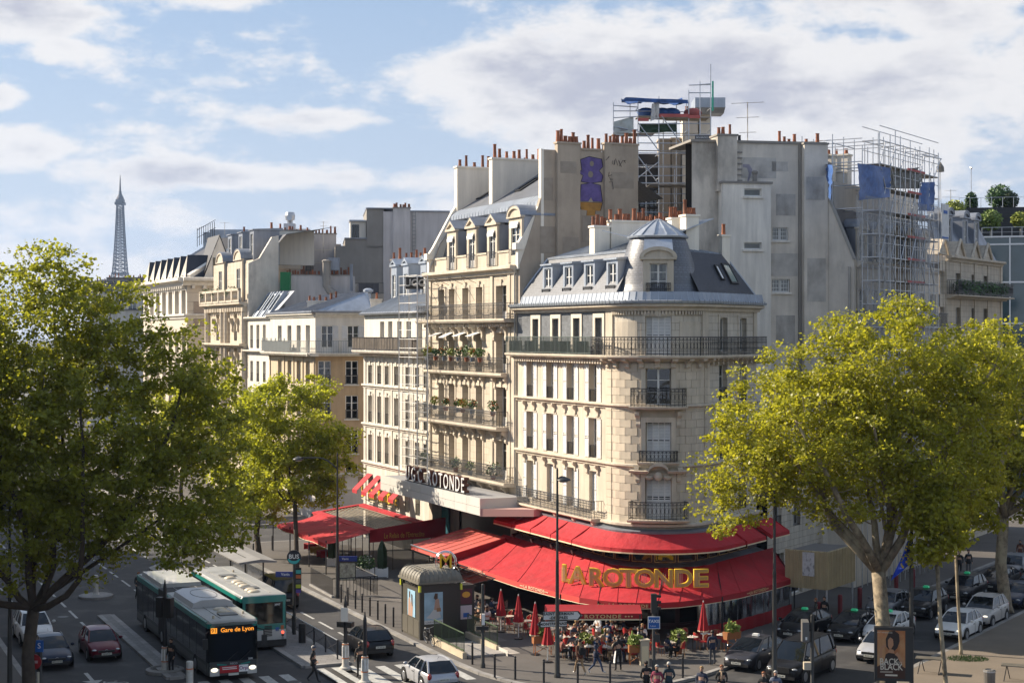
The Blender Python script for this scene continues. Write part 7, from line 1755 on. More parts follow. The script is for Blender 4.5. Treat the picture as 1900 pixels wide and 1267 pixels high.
# ---------------------------------------------------------------- trees
def leaf_mat(name,c1,c2,trans):
 m=bpy.data.materials.new(name);MATS[name]=m;m.use_nodes=True;nt=m.node_tree;N=nt.nodes;L=nt.links;N.clear()
 out=N.new('ShaderNodeOutputMaterial');geo=N.new('ShaderNodeNewGeometry')
 n=N.new('ShaderNodeTexNoise');n.inputs['Scale'].default_value=3.1;n.inputs['Detail'].default_value=3;L.new(geo.outputs['Position'],n.inputs['Vector'])
 mr=N.new('ShaderNodeMapRange');L.new(n.outputs[0],mr.inputs[0]);mr.inputs[1].default_value=.34;mr.inputs[2].default_value=.66
 mx=N.new('ShaderNodeMix');mx.data_type='RGBA';L.new(mr.outputs[0],mx.inputs[0]);mx.inputs[6].default_value=(*c1,1);mx.inputs[7].default_value=(*c2,1)
 d=N.new('ShaderNodeBsdfPrincipled');d.inputs['Roughness'].default_value=.42;d.inputs['Specular IOR Level'].default_value=.45;L.new(mx.outputs[2],d.inputs['Base Color'])
 t=N.new('ShaderNodeBsdfTranslucent');sc=N.new('ShaderNodeVectorMath');sc.operation='MULTIPLY';L.new(mx.outputs[2],sc.inputs[0]);sc.inputs[1].default_value=(1.5,1.45,.8);L.new(sc.outputs[0],t.inputs[0])
 ms=N.new('ShaderNodeMixShader');ms.inputs[0].default_value=trans;L.new(d.outputs[0],ms.inputs[1]);L.new(t.outputs[0],ms.inputs[2]);L.new(ms.outputs[0],out.inputs[0]);return m
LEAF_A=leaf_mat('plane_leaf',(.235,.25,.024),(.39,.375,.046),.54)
LEAF_B=leaf_mat('shaded_plane_leaf',(.18,.20,.024),(.31,.315,.038),.55)  # darker copy of the plane leaf, crown shade put into its colour
LEAF_C=leaf_mat('fresh_leaf',(.25,.285,.03),(.40,.41,.05),.54)
BARK=M('plane_bark',(.20,.16,.11),.9,var=.5,vscale=3.5,fine=.12,bump=.8,bscale=7,dirt=((.34,.29,.20),1.6,.48,.62))
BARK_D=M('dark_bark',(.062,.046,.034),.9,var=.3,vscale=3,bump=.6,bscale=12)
def tree(label,base,fork,lobes,nclump,per,leaf,lmat,bark,r0,seed,limbs=6,clump_r=(.35,1.05),group=None,lean=None):
 """lobes: (centre, radii) ellipsoids in world metres; clumps of leaves grow on twigs that reach for them"""
 g=np.random.default_rng(seed);base=Vector(base);fork=Vector(fork)
 o=thing('plane_tree',label,'tree',base,0,group)
 vol=np.array([l[1][0]*l[1][1]*l[1][2] for l in lobes]);pr=vol/vol.sum();C=[]
 for k in range(nclump):
  for _ in range(30):
   i=g.choice(len(lobes),p=pr);c,r=lobes[i];q=g.normal(size=3);q/=np.linalg.norm(q);q*=(.30+.70*g.random()**.6)
   p=np.array(c)+q*np.array(r)
   if p[2]>fork.z-2.6:break
  C.append(p)
 C=np.array(C);ctr=Vector(np.average(np.array([l[0] for l in lobes]),axis=0,weights=vol))
 bm=MB();lm=MB()
 # trunk
 mid=base.lerp(fork,.5)+Vector((g.normal()*.12,g.normal()*.12,0));bm.tube([base+Vector((0,0,-.1)),base+Vector((0,0,.25)),mid,fork],[r0*1.5,r0*1.08,r0*.95,r0*.9],12)
 nodes=[(fork,r0*.9)];npos=[np.array(fork)];nr=[r0*.9]
 def limb(p0,p1,ra,rb,n=6,wob=.25,sides=7,b=None):
  L=(p1-p0).length;pts,rs=[],[];side=Vector(g.normal(size=3))*L*wob*.35
  for i in range(n+1):
   f=i/n;q=p0.lerp(p1,f)+side*math.sin(math.pi*f)+Vector((0,0,-L*.10*math.sin(math.pi*f)))+(Vector(g.normal(size=3))*.05*L/n if 0<i<n else Vector())
   pts.append(q);rs.append(ra+(rb-ra)*f)
  (b or bm).tube(pts,rs,sides);
  for q,r in zip(pts[1:],rs[1:]):npos.append(np.array(q));nr.append(r)
 # main limbs towards cluster centres (k-means-ish picks)
 idx=[g.integers(len(C))]
 while len(idx)<limbs:
  d=np.min(np.linalg.norm(C[:,None]-C[idx][None],axis=2),axis=1);idx.append(int(np.argmax(d*(.7+.3*g.random(len(C))))))
 for i in idx:
  tgt=Vector(C[i]).lerp(ctr,.28);limb(fork+Vector(g.normal(size=3))*.05,tgt,r0*.62,r0*.16,7,.28,8)
 order=np.argsort(np.linalg.norm(C-np.array(fork),axis=1))
 tw=MB()
 for i in order:
  P=np.array(npos);R=np.array(nr);d=np.linalg.norm(P-C[i],axis=1)+.6*np.maximum(0,P[:,2]-C[i][2]);j=int(np.argmin(d+.25*(R<.02)))
  L=np.linalg.norm(P[j]-C[i]);ra=min(R[j]*.7,.016+.014*L);limb(Vector(P[j]),Vector(C[i]),max(ra,.018),.012,4 if L>1.2 else 3,.3,5 if ra>.03 else 4,tw)
 lpart_world('trunk',bm,bark,o);lpart_world('branches',tw,bark,o,'stuff')
 # leaves
 N=nclump*per;ci=np.repeat(np.arange(nclump),per);cr=g.uniform(clump_r[0],clump_r[1],nclump)[ci]
 q=g.normal(size=(N,3));q/=np.linalg.norm(q,axis=1)[:,None];q*=(cr*g.random(N)**.5)[:,None];q[:,2]*=.62
 pos=C[ci]+q;pos[:,2]-=.12*np.abs(q[:,0])
 t=g.normal(size=(N,3));t[:,2]=t[:,2]*.5-.35;t/=np.linalg.norm(t,axis=1)[:,None]
 nn=g.normal(size=(N,3))+np.array([0,0,.9]);u=np.cross(nn,t);u/=np.linalg.norm(u,axis=1)[:,None];w=np.cross(t,u)
 s=(leaf*g.uniform(.55,1.25,N))[:,None]
 v0=pos;v1=pos+t*s*.55+u*s*.5+w*s*.10;v2=pos+t*s*1.05;v3=pos+t*s*.55-u*s*.5+w*s*.10;v4=pos+t*s*.45
 V=np.stack([v0,v1,v2,v3],1).reshape(-1,3)-np.array(base)
 F_=(np.arange(N)[:,None]*4+np.array([0,1,2,0,2,3])[None]).reshape(-1)
 me=bpy.data.meshes.new('crown');me.vertices.add(len(V));me.vertices.foreach_set('co',V.astype(np.float32).ravel());nt=N*2
 me.loops.add(nt*3);me.loops.foreach_set('vertex_index',F_.astype(np.int32));me.polygons.add(nt);me.polygons.foreach_set('loop_start',np.arange(0,nt*3,3,dtype=np.int32));me.polygons.foreach_set('loop_total',np.full(nt,3,np.int32))
 me.materials.append(lmat);me.update();me.validate();cw=link('crown',me,o);cw['kind']='stuff'
 return o
def lpart_world(name,mb,mat,root,kind=None):return link(name,mb.mesh(name,mat,True,wloc(root),uv=False),root,kind=kind)
def lobe(px,py,rx,ry,Y,ry_depth=None):k=Y/FOC;c=AT(px,py,Y);return((c.x,c.y,c.z),(rx*k,ry_depth or rx*k*.9,ry*k))
def GB(px,py):p=G(px,py,PH);p.z=PH;return p
LEFT_TREES=True
Y=76.
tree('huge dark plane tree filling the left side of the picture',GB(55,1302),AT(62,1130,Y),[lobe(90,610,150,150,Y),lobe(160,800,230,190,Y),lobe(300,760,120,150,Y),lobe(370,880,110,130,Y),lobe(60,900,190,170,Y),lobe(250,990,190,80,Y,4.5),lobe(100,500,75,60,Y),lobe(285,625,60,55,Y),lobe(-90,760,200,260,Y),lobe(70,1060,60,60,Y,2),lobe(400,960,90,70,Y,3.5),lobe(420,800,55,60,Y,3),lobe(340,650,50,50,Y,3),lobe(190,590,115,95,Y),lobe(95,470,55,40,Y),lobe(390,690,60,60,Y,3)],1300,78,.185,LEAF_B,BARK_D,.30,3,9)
tree('lighter green plane tree beside the red pergola',GB(551,1062),AT(547,930,118),[lobe(540,790,105,90,118),lobe(545,880,105,70,118),lobe(615,840,55,70,118),lobe(500,730,50,40,118),lobe(590,725,50,35,118)],330,100,.20,LEAF_C,BARK_D,.17,5,6)
tree('pale green plane tree behind the buses',GB(481,1036),AT(482,940,125),[lobe(455,850,75,100,125),lobe(430,760,50,60,125),lobe(470,930,70,40,125)],220,95,.21,LEAF_C,BARK_D,.22,6,5)
tree('far plane tree in front of the narrow white house',Vector((*tn(66,10.5),PH)),Vector((*tn(66,10.5),5)),[((*tn(66,10.5),8.5),(4.2,4.2,4.2)),((*tn(72,9.5),10),(3,3,3))],120,110,.28,LEAF_C,BARK_D,.2,8,5)
for i,(t,s) in enumerate(((26,1.0),(50,1.0),(76,1.05),(104,1.0))):
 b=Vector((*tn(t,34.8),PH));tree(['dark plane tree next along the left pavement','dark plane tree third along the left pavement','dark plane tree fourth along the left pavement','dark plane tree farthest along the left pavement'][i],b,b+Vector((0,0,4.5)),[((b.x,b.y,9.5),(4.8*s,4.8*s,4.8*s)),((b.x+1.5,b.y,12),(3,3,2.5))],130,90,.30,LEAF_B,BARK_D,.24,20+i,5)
Y=78.
tree('broad yellow green plane tree with pale mottled trunk at right',GB(1642,1292),AT(1630,1062,Y),[lobe(1640,690,165,130,Y),lobe(1500,800,190,140,Y),lobe(1740,800,150,180,Y),lobe(1600,850,200,130,Y),lobe(1380,880,95,100,Y),lobe(1430,690,70,55,Y),lobe(1570,620,70,55,Y),lobe(1680,590,60,45,Y),lobe(1830,700,130,110,Y),lobe(1340,950,60,40,Y,2)],1100,72,.165,LEAF_A,BARK,.36,9,10)
tree('young slender tree with straight pale stem in the right plaza',GB(1757,1300),AT(1737,1010,76),[lobe(1742,960,60,75,76),lobe(1725,1015,40,30,76)],60,90,.20,LEAF_A,BARK,.10,10,4)
tree('young thin tree by the grass patch in the plaza',GB(1783,1213),AT(1772,1000,87),[lobe(1790,930,75,80,87)],70,90,.21,LEAF_B,BARK,.085,12,4)
tree('thick trunked plane tree at the far right edge',GB(1866,1132),AT(1862,960,100),[lobe(1850,760,110,140,100),lobe(1930,820,110,150,100),lobe(1790,850,80,110,100),lobe(1850,640,60,60,100)],420,66,.23,LEAF_A,BARK,.36,13,7)
for i,t in enumerate((44,62)):
 b=Vector((*bn(t,16.5),PH));tree(['plane tree further up the side boulevard','plane tree farthest up the side boulevard'][i],b,b+Vector((0,0,4.5)),[((b.x,b.y,10),(5,5,4.6))],120,90,.30,LEAF_A,BARK,.25,40+i,5)
tree('plane tree on the near plaza right of the picture edge',Vector((*bn(1,24),PH)),Vector((*bn(1,24),5)),[((*bn(1,24),11),(5.5,5.5,5.5))],150,90,.28,LEAF_A,BARK,.3,50,5)
# grass patches
for px,py,r,lab in((1795,1222,1.1,'small oval grass patch round the thin tree'),(1745,1284,1.3,'grass patch at the foot of the straight young tree')):
 p=GB(px,py);m=MB();g_=np.random.default_rng(int(px))
 for k in range(700):a,q=g_.random()*6.28,r*g_.random()**.5;b=Vector((p.x+math.cos(a)*q,p.y+math.sin(a)*q*.7,PH));d=Vector(g_.normal(size=3))*.05;m.add([b+Vector((-.012,0,0)),b+Vector((.012,0,0)),b+Vector((d.x,d.y,.09+.05*g_.random()))],((0,1,2),))
 top('grass_patch',m,M('grass',(.06,.13,.02),.7,var=.3),lab,'grass',kind='stuff')
# ---------------------------------------------------------------- street furniture
FX=Frame((0,0),(1,0))
DGREEN=M('dark_green_enamel',(.012,.045,.022),.45);KGREY=M('kiosk_brown_grey',(.085,.078,.062),.45,var=.08);LAMPG=M('lamp_grey_green',(.045,.046,.045),.45,.3)
def street_lamp(px,py,h,label,arms,base_r=.11):
 p=GB(px,py);o=thing('street_lamp',label,'street lamp',p,0)
 m=MB();m.lathe((0,0,0),[(base_r*1.5,0),(base_r*1.5,.15),(base_r*1.15,.25),(base_r*1.05,2.2),(base_r*.95,2.25),(base_r*.72,h*.55),(base_r*.80,h*.555),(base_r*.60,h*.57),(base_r*.45,h-.1),(base_r*.5,h),(.02,h+.12)],10);lpart('column',m,LAMPG,o,True,40)
 for(ax,az,L,sgn,drop) in arms:
  d=Vector((math.cos(ax),math.sin(ax),0));a=MB();n=8
  pts=[Vector((0,0,az-drop)).lerp(d*L+Vector((0,0,az)),i/n)+Vector((0,0,.45*drop*math.sin(math.pi*i/n)+sgn*.10*math.sin(2*math.pi*i/n))) for i in range(n+1)]
  a.tube(pts,[.06-.025*i/n for i in range(n+1)],6);lpart('arm',a,LAMPG,o,True)
  q=d*L;s=MB();s.lathe((q.x,q.y,az-.12),[(.05,.16),(.12,.12),(.30,.03),(.36,-.03),(.35,-.06),(.2,-.08),(.0,-.08)],14);lp=lpart('lamp_head',s,LAMPG,o,True)
  g=MB();g.lathe((q.x,q.y,az-.2),[(.24,0),(.18,-.06),(0,-.09)],12);lpart('lens',g,M('lamp_lens',(.55,.55,.52),.3),lp)
 return o
street_lamp(626,1109,9.2,'tall street lamp with long curved arm between the buses and pergola',[(math.pi-.1,9.0,2.55,1,.75)])
street_lamp(1034,1256,10.2,'slender street lamp carrying the direction signs before the cafe',[(.1,9.85,.32,0,.2)])
street_lamp(1437,1288,10.2,'grey street lamp between the taxis with short left arm',[(math.pi,9.45,.45,0,.2)],.12)
street_lamp(18,1290,9.0,'dark street lamp at the left picture edge behind branches',[(math.pi+.2,8.9,.5,0,.1)])
# direction signs on the lamp
def dir_sign(px0,px1,py0,py1,lines,point,label,off,Y=81.35):
 a,b=AT(px0,(py0+py1)/2,Y),AT(px1,(py0+py1)/2,Y);w=(b-a).length;h=(py1-py0)/FOC*Y;rt=Vector((.995,.10,0)) if point>0 else Vector((.97,.24,0));c=(a+b)/2;n=Vector((rt.y,-rt.x,0));up=Vector((0,0,1))
 o=thing('direction_sign',label,'sign',c);k=h*.5
 def outline(g,yo,name,mat):
  t=h*.55*point;w2=w/2-g;h2=h/2-g
  pts=[(-w2,-h2),(w2-abs(t) if point>0 else w2,-h2)] if point>0 else[(-w2+abs(t),-h2),(w2,-h2)]
  pts=[(-w2,-h2),(w2-h*.5,-h2),(w2,0),(w2-h*.5,h2),(-w2,h2)] if point>0 else[(-w2+h*.5,-h2),(w2,-h2),(w2,h2),(-w2+h*.5,h2),(-w2,0)]
  f=[rt*x+up*z+n*yo for x,z in pts];bk=[p-n*.03 for p in f];m=MB();kk=len(f);m.add(f+bk,[tuple(range(kk)),tuple(range(kk,2*kk))[::-1]]+[(i,i+kk,(i+1)%kk+kk,(i+1)%kk) for i in range(kk)]);return lpart(name,m,mat,o)
 outline(0,0,'border',BLACKP);outline(.035,.008,'plate',M('sign_white',(.66,.66,.64),.45))
 ch=M('chevron_black',(.02,.02,.02),.5);q=MB();x0=(w/2-h*.5)*point;x1=(w/2-.06)*point
 for s in(-1,1):A,B=rt*x0+up*(s*h*.46)+n*.012,rt*x1+n*.012;d=rt*(-.07*point);q.add([A,B,B+d,A+d],((0,1,2,3),))
 lpart('chevron',q,ch,o)
 for i,tx in enumerate(lines):
  z=(len(lines)-1)/2-i;text('lettering',tx,h*(.42 if len(lines)>1 else .58),ch,o,rt*(-.12*point*h/.3 if len(lines)==1 else-.22*h/.45)+up*(z*h*.44)+n*.014,rt,up,.002,.008,sx=1.0,world=False,space=1.12)
dir_sign(1007,1082,1133.5,1150,['SAINT GERMAIN','-DES-PRÉS'],1,'upper white direction sign pointing right to Saint Germain des Prés',0);dir_sign(995.5,1054,1151,1163,['MONTPARNASSE'],-1,'lower white direction sign pointing left to Montparnasse',0)
# bollards
BOL=thing('bollard','slim black pavement bollard','bollard');m=MB();m.lathe((0,0,0),[(.055,0),(.055,1.02),(.045,1.03)],8);lpart('post',m,IRON,BOL);m=MB();m.ball((0,0,1.09),.062,8,6);lpart('ball',m,IRON,BOL)
bl=[(633,1117),(645.5,1123),(659.5,1129),(672,1135.5),(686.5,1142.5),(701,1149),(715,1156),(730,1162.5),(876.5,1232),(918,1256),(956,1260),(1009,1266),(1072,1274),(1132,1270),(1267,1257),(470,1036),(505,1020),(443,1030),(425,1022),(419,1012)]
for i,(px,py) in enumerate(bl):
 o=BOL if i==0 else copy_tree(BOL);o.location=GB(px,py)
 o['group']='bollards along the kerb';o['label']=ORD[i]+' slim black bollard from the left in the row before the metro kiosk' if i<8 else(ORD[i-8]+' slim black bollard from the left at the curved kerb before the cafe' if i<15 else ORD[i-15]+' slim black bollard on the far pavement corner')
# red posts along the side boulevard
for i,px in enumerate((1505,1538,1578,1640,1668,1700)):
 t=3.5+i*3.2;p=Vector((*bn(t,5.7),PH));o=thing('red_post',ORD[i]+' dark red post from the left along the taxi rank pavement','bollard',p,0,'red posts along the taxi rank');m=MB();m.lathe((0,0,0),[(.14,0),(.14,1.3),(.1,1.36)],10);lpart('post',m,M('dark_red_paint',(.16,.015,.02),.5),o);m=MB();m.lathe((0,0,0),[(.17,0),(.17,.1),(.14,.12)],10);lpart('collar',m,IRON,o)
# white and orange island signal bases with black columns
def signal_post(px,py,h,label,boxes=0,plate=False,island=True):
 p=GB(px,py) if island else G(px,py);o=thing('signal_post',label,'traffic signal',p,-.4)
 m=MB();m.lathe((0,0,0),[(.30,0),(.30,.08),(.22,.12),(.17,.25),(.16,1.25),(.165,1.28)],12);lpart('base',m,M('worn_white_plastic',(.50,.48,.44),.6,var=.2,vscale=4),o,True,35)
 for z in(.52,1.22):q=MB();q.lathe((0,0,z),[(.172,0),(.172,.05),(.165,.05)],12);lpart('orange_band',q,M('orange_band',(.50,.14,.04),.6),o)
 w=MB()
 for k in range(6):a=k*math.pi/3;w.cube((math.cos(a)*.165,math.sin(a)*.165,.87),(.05,.05,.55),a)
 for q_ in range(1):lpart('reflector',w,WHITE,o)
 m=MB();m.lathe((0,0,1.25),[(.10,0),(.09,h-1.3),(.05,h-1.1),(.02,h-.9)],10);lpart('column',m,IRON,o)
 for i in range(boxes):
  s=-1 if i%2==0 else 1;b=MB();f=FX;b.wedge(f,s*.28-.16,s*.28+.16,((-.16,h-1.55),(-.16,h-.55),(.16,h-.55),(.16,h-1.55)));hb=lpart('signal_head',b,BLACKP,o)
  for z in(h-1.35,h-1.05,h-.75):q=MB();q.lathe((s*.28,.17,z),[(.09,-.05),(.1,.05),(.08,.05)],8);lpart('visor',q,BLACKP,hb)
 if plate:q=MB();q.box(FX,-.18,.22,-.16,-.13,h-.95,h-.25);lpart('plate',q,M('sign_white'),o);q=MB();q.wedge(FX,-.42,-.02,((-.16,h-1.25),(-.16,h-.98),(.16,h-.98),(.16,h-1.2)));q.wedge(FX,.12,.42,((-.16,h-1.25),(-.16,h-.98),(.16,h-.98),(.16,h-1.2)));lpart('signal_head',q,BLACKP,o)
 return o
signal_post(641,1240,3.35,'signal post with white plate and ringed base on the bus island',0,True);signal_post(677,1266,3.1,'bare black post on white ringed base at the island end')
o=signal_post(306,1246,4.3,'twin headed traffic light seen from behind beside the long bus',2,False,False);m=MB();m.lathe((0,0,.0),[(.95,0),(.95,.16),(.8,.22),(.75,.22),(.7,.05),(.3,.05)],20);lpart('round_kerb',m,GRAN,o)
o=thing('marker_post','short white ribbed marker post by the bus front','bollard',G(352,1290));m=MB();m.lathe((0,0,0),[(.17,0),(.17,1.6),(.13,1.63)],10);lpart('post',m,M('worn_white_plastic'),o);
for z in(.4,1.25):q=MB();q.lathe((0,0,z),[(.175,0),(.175,.06),(.17,.06)],10);lpart('band',q,M('orange_band'),o)
p=G(178,1108);o=thing('round_island','small round kerbed island with white marker in the carriageway','island',p);m=MB();m.lathe((0,0,0),[(1.1,0),(1.1,.16),(.9,.22),(0,.22)],20);lpart('kerb',m,GRAN,o);m=MB();m.lathe((0,0,.2),[(.25,0),(.17,.15),(.16,1.2),(.1,1.25)],10);lpart('marker',m,M('worn_white_plastic'),o)
# plain posts
def black_post(px,py,h,label,extra=None):
 p=GB(px,py);o=thing('sign_post',label,'post',p);m=MB();m.lathe((0,0,0),[(.13,0),(.12,.2),(.09,.25),(.085,h),(.03,h+.05)],10);lpart('column',m,LAMPG,o,True,40);return o
o=black_post(896,1238,4.2,'plain black signal column before the metro stairs');m=MB();m.box(FX,-.05,.10,-.25,-.1,2.2,2.75);lpart('signal_head',m,WHITE,o);m=MB();m.wedge(FX,-.35,.3,((-.12,1.9),(-.12,2.1),(.12,2.1),(.12,1.95)));lpart('push_box',m,BLACKP,o)
o=black_post(1213,1248,3.9,'traffic light post carrying the blue taxi sign');m=MB();m.wedge(FX,-.14,.14,((-.14,3.0),(-.14,3.95),(.14,3.95),(.14,3.0)));hb=lpart('signal_head',m,LAMPG,o)
for z in(3.15,3.45,3.75):q=MB();q.box(FX,.14,.36,-.1,.1,z+.02,z+.14);lpart('visor',q,BLACKP,hb)
rt=Vector((.995,.1,0));q=MB();q.box(FX,-.30,.30,-.13,-.10,2.22,2.84);sg=lpart('sign_border',q,WHITE,o);q=MB();q.box(FX,-.27,.27,-.14,-.12,2.25,2.81);sg=lpart('taxi_sign',q,M('sign_blue',(.015,.10,.36),.45),o)
text('lettering','TAXIS',.21,WHITE,sg,(0,-.145,2.60),(1,0,0),(0,0,1),.002,.004,world=False);text('lettering','7 places',.09,WHITE,sg,(-.05,-.145,2.37),(1,0,0),(0,0,1),.002,0,world=False)
q=MB();q.box(FX,.02,.30,-.1,.1,1.55,1.95);lpart('push_box',q,LAMPG,o)
o=black_post(1507,1280,3.55,'dark post with grey signal box between the black van and silver car');q=MB();q.wedge(FX,-.50,-.18,((-.2,2.35),(-.2,3.25),(.2,3.35),(.2,2.3)));s_=lpart('signal_head',q,M('grey_box',(.13,.125,.12),.5),o);q=MB();q.box(FX,-.36,-.27,-.21,-.2,2.42,2.56);lpart('sticker',q,WHITE,s_);q=MB();q.box(FX,-.42,-.08,-.2,.1,1.0,1.35);lpart('push_box',q,M('cream_metal'),o)
# no entry sign and blue sign at lower left
o=black_post(75,1296,2.3,'post with blue square and round red sign at lower left');q=MB();q.lathe((0,0,0),[(.36,-.02),(.36,.02)],20)
for v in range(1):
 q.v=[(x-.27,-.16-z,y+1.75) for x,y,z in q.v];rs=lpart('red_sign',q,M('sign_red',(.30,.012,.015),.45),o);q=MB();q.box(FX,-.47,-.07,-.20,-.185,1.69,1.81);lpart('bar',q,M('pale_sign_bar',(.45,.3,.3),.5),rs)
q=MB();q.box(FX,-.2,.18,-.16,-.13,2.2,2.75);bs=lpart('blue_sign',q,M('sign_blue'),o);text('lettering','S',.36,WHITE,bs,(-.01,-.165,2.48),(1,0,0),(0,0,1),.002,0,world=False)
q=MB();q.tube([(-.02,-.3,0),(-.02,-.3,1.3)],.07,6);lpart('yellow_stake',q,M('cream_metal'),o)
# bus stop totem
p=GB(546,1176);o=thing('bus_stop','bus stop pole with round BUS disc and route list','bus stop',p);m=MB();m.lathe((0,0,0),[(.11,0),(.09,.2),(.085,4.0),(.04,4.05)],10);lpart('pole',m,LAMPG,o)
d=MB();d.v=[];d.lathe((0,0,0),[(.40,-.05),(.40,.05)],24);d.v=[(x,-z-.1,y+4.35) for x,y,z in d.v];dd=lpart('disc',d,M('disc_navy',(.02,.022,.035),.4),o);text('lettering','BUS',.34,WHITE,dd,(0,-.165,4.38),(1,0,0),(0,0,1),.003,.006,world=False)
q=MB();pts=[(.36*math.cos(a),.36*math.sin(a)) for a in[math.pi+.2+(math.pi-.4)*k/10 for k in range(11)]];q.sheet([[(x,-.165,4.33+y) for x,y in pts],[(x*.75,-.165,4.3+y*.45) for x,y in pts]]);lpart('teal_smile',q,M('teal_print',(.05,.42,.42),.5),dd)
q=MB();q.box(FX,.08,.40,-.07,.0,2.35,3.75);lst=lpart('route_list',q,BLACKP,o)
for i,(c,tx) in enumerate((((.06,.38,.36),'58'),((.55,.14,.04),'82'),((.10,.10,.10),'83'),((.50,.52,.04),'91'),((.12,.07,.30),'N'))):q=MB();z=3.52-i*.27;q.box(FX,.10,.38,-.085,-.07,z-.1,z+.1);rr=lpart('route_tile',q,M('route_%d'%i,c,.5),lst)
q=MB();q.box(FX,-1.05,-.08,-.04,.02,3.22,3.52);bb=lpart('name_plate',q,M('plate_blue',(.02,.04,.22),.45),o);text('lettering','Vavin',.22,WHITE,bb,(-.5,-.045,3.37),(1,0,0),(0,0,1),.002,.003,world=False)
# bus shelter behind the second bus
Fs_=Frame(tn(24,18.0),(-U.x,-U.y));o=thing('bus_shelter','grey roofed bus shelter on the island behind the second bus','bus shelter',Fs_(4,.8,PH));m=MB();m.wedge(Fs_,0,9.5,((-.5,2.75),(-.55,2.85),(.9,3.0),(1.9,2.85),(1.9,2.75),(.9,2.8)));part('roof',m,M('shelter_roof',(.26,.25,.24),.6,var=.1),o);m=MB();m.box(Fs_,1,8,.3,.34,2.93,2.96);part('roof_rib',m,LAMPG,o);m=MB()
for x in(.6,4.5,8.9):m.tube([Fs_(x,1.2,PH),Fs_(x,1.2,2.8)],.05,6)
parts('post',m,LAMPG,o);m=MB();m.quad(Fs_(.6,1.25,.4),Fs_(8.9,1.25,.4),Fs_(8.9,1.25,2.4),Fs_(.6,1.25,2.4));part('glass_wall',m,thin_glass('clear_screen'),o);m=MB();m.box(Fs_,2,6,.7,1.1,.5,.56);part('bench',m,LAMPG,o)
# crossed railing along the island
a,b=Vector((*tn(15,17.95),PH)),Vector((*tn(-3.6,17.95),PH));n=9;o=thing('crossed_railing','black crossed bar railing along the bus island','railing',(a+b)/2)
for i in range(n+1):p=a.lerp(b,i/n);q=MB();q.tube([p,p+Vector((0,0,1.0))],.045,6);part('post',q,IRON,o)
for i in range(n):
 p,r=a.lerp(b,i/n),a.lerp(b,(i+1)/n);z1,z2=Vector((0,0,.15)),Vector((0,0,.85));q=MB();q.tube([p+z1,r+z2],.018,4);part('cross_bar',q,IRON,o);q=MB();q.tube([p+z2,r+z1],.018,4);part('cross_bar',q,IRON,o)
q=MB();q.tube([a+Vector((0,0,.98)),b+Vector((0,0,.98))],.03,5);part('top_rail',q,STEEL,o)
for i,f in enumerate((.42,.72)):p=a.lerp(b,f)+NA*.35;s=thing('stout_bollard',['farther','nearer'][i]+' stout black bollard beside the crossed railing','bollard',p,0,'stout bollards on the bus island');q=MB();q.lathe((0,0,0),[(.2,0),(.2,1.0),(.17,1.05)],12);lpart('post',q,IRON,s);q=MB();q.lathe((0,0,.85),[(.205,0),(.205,.05)],12);lpart('band',q,LAMPG,s)

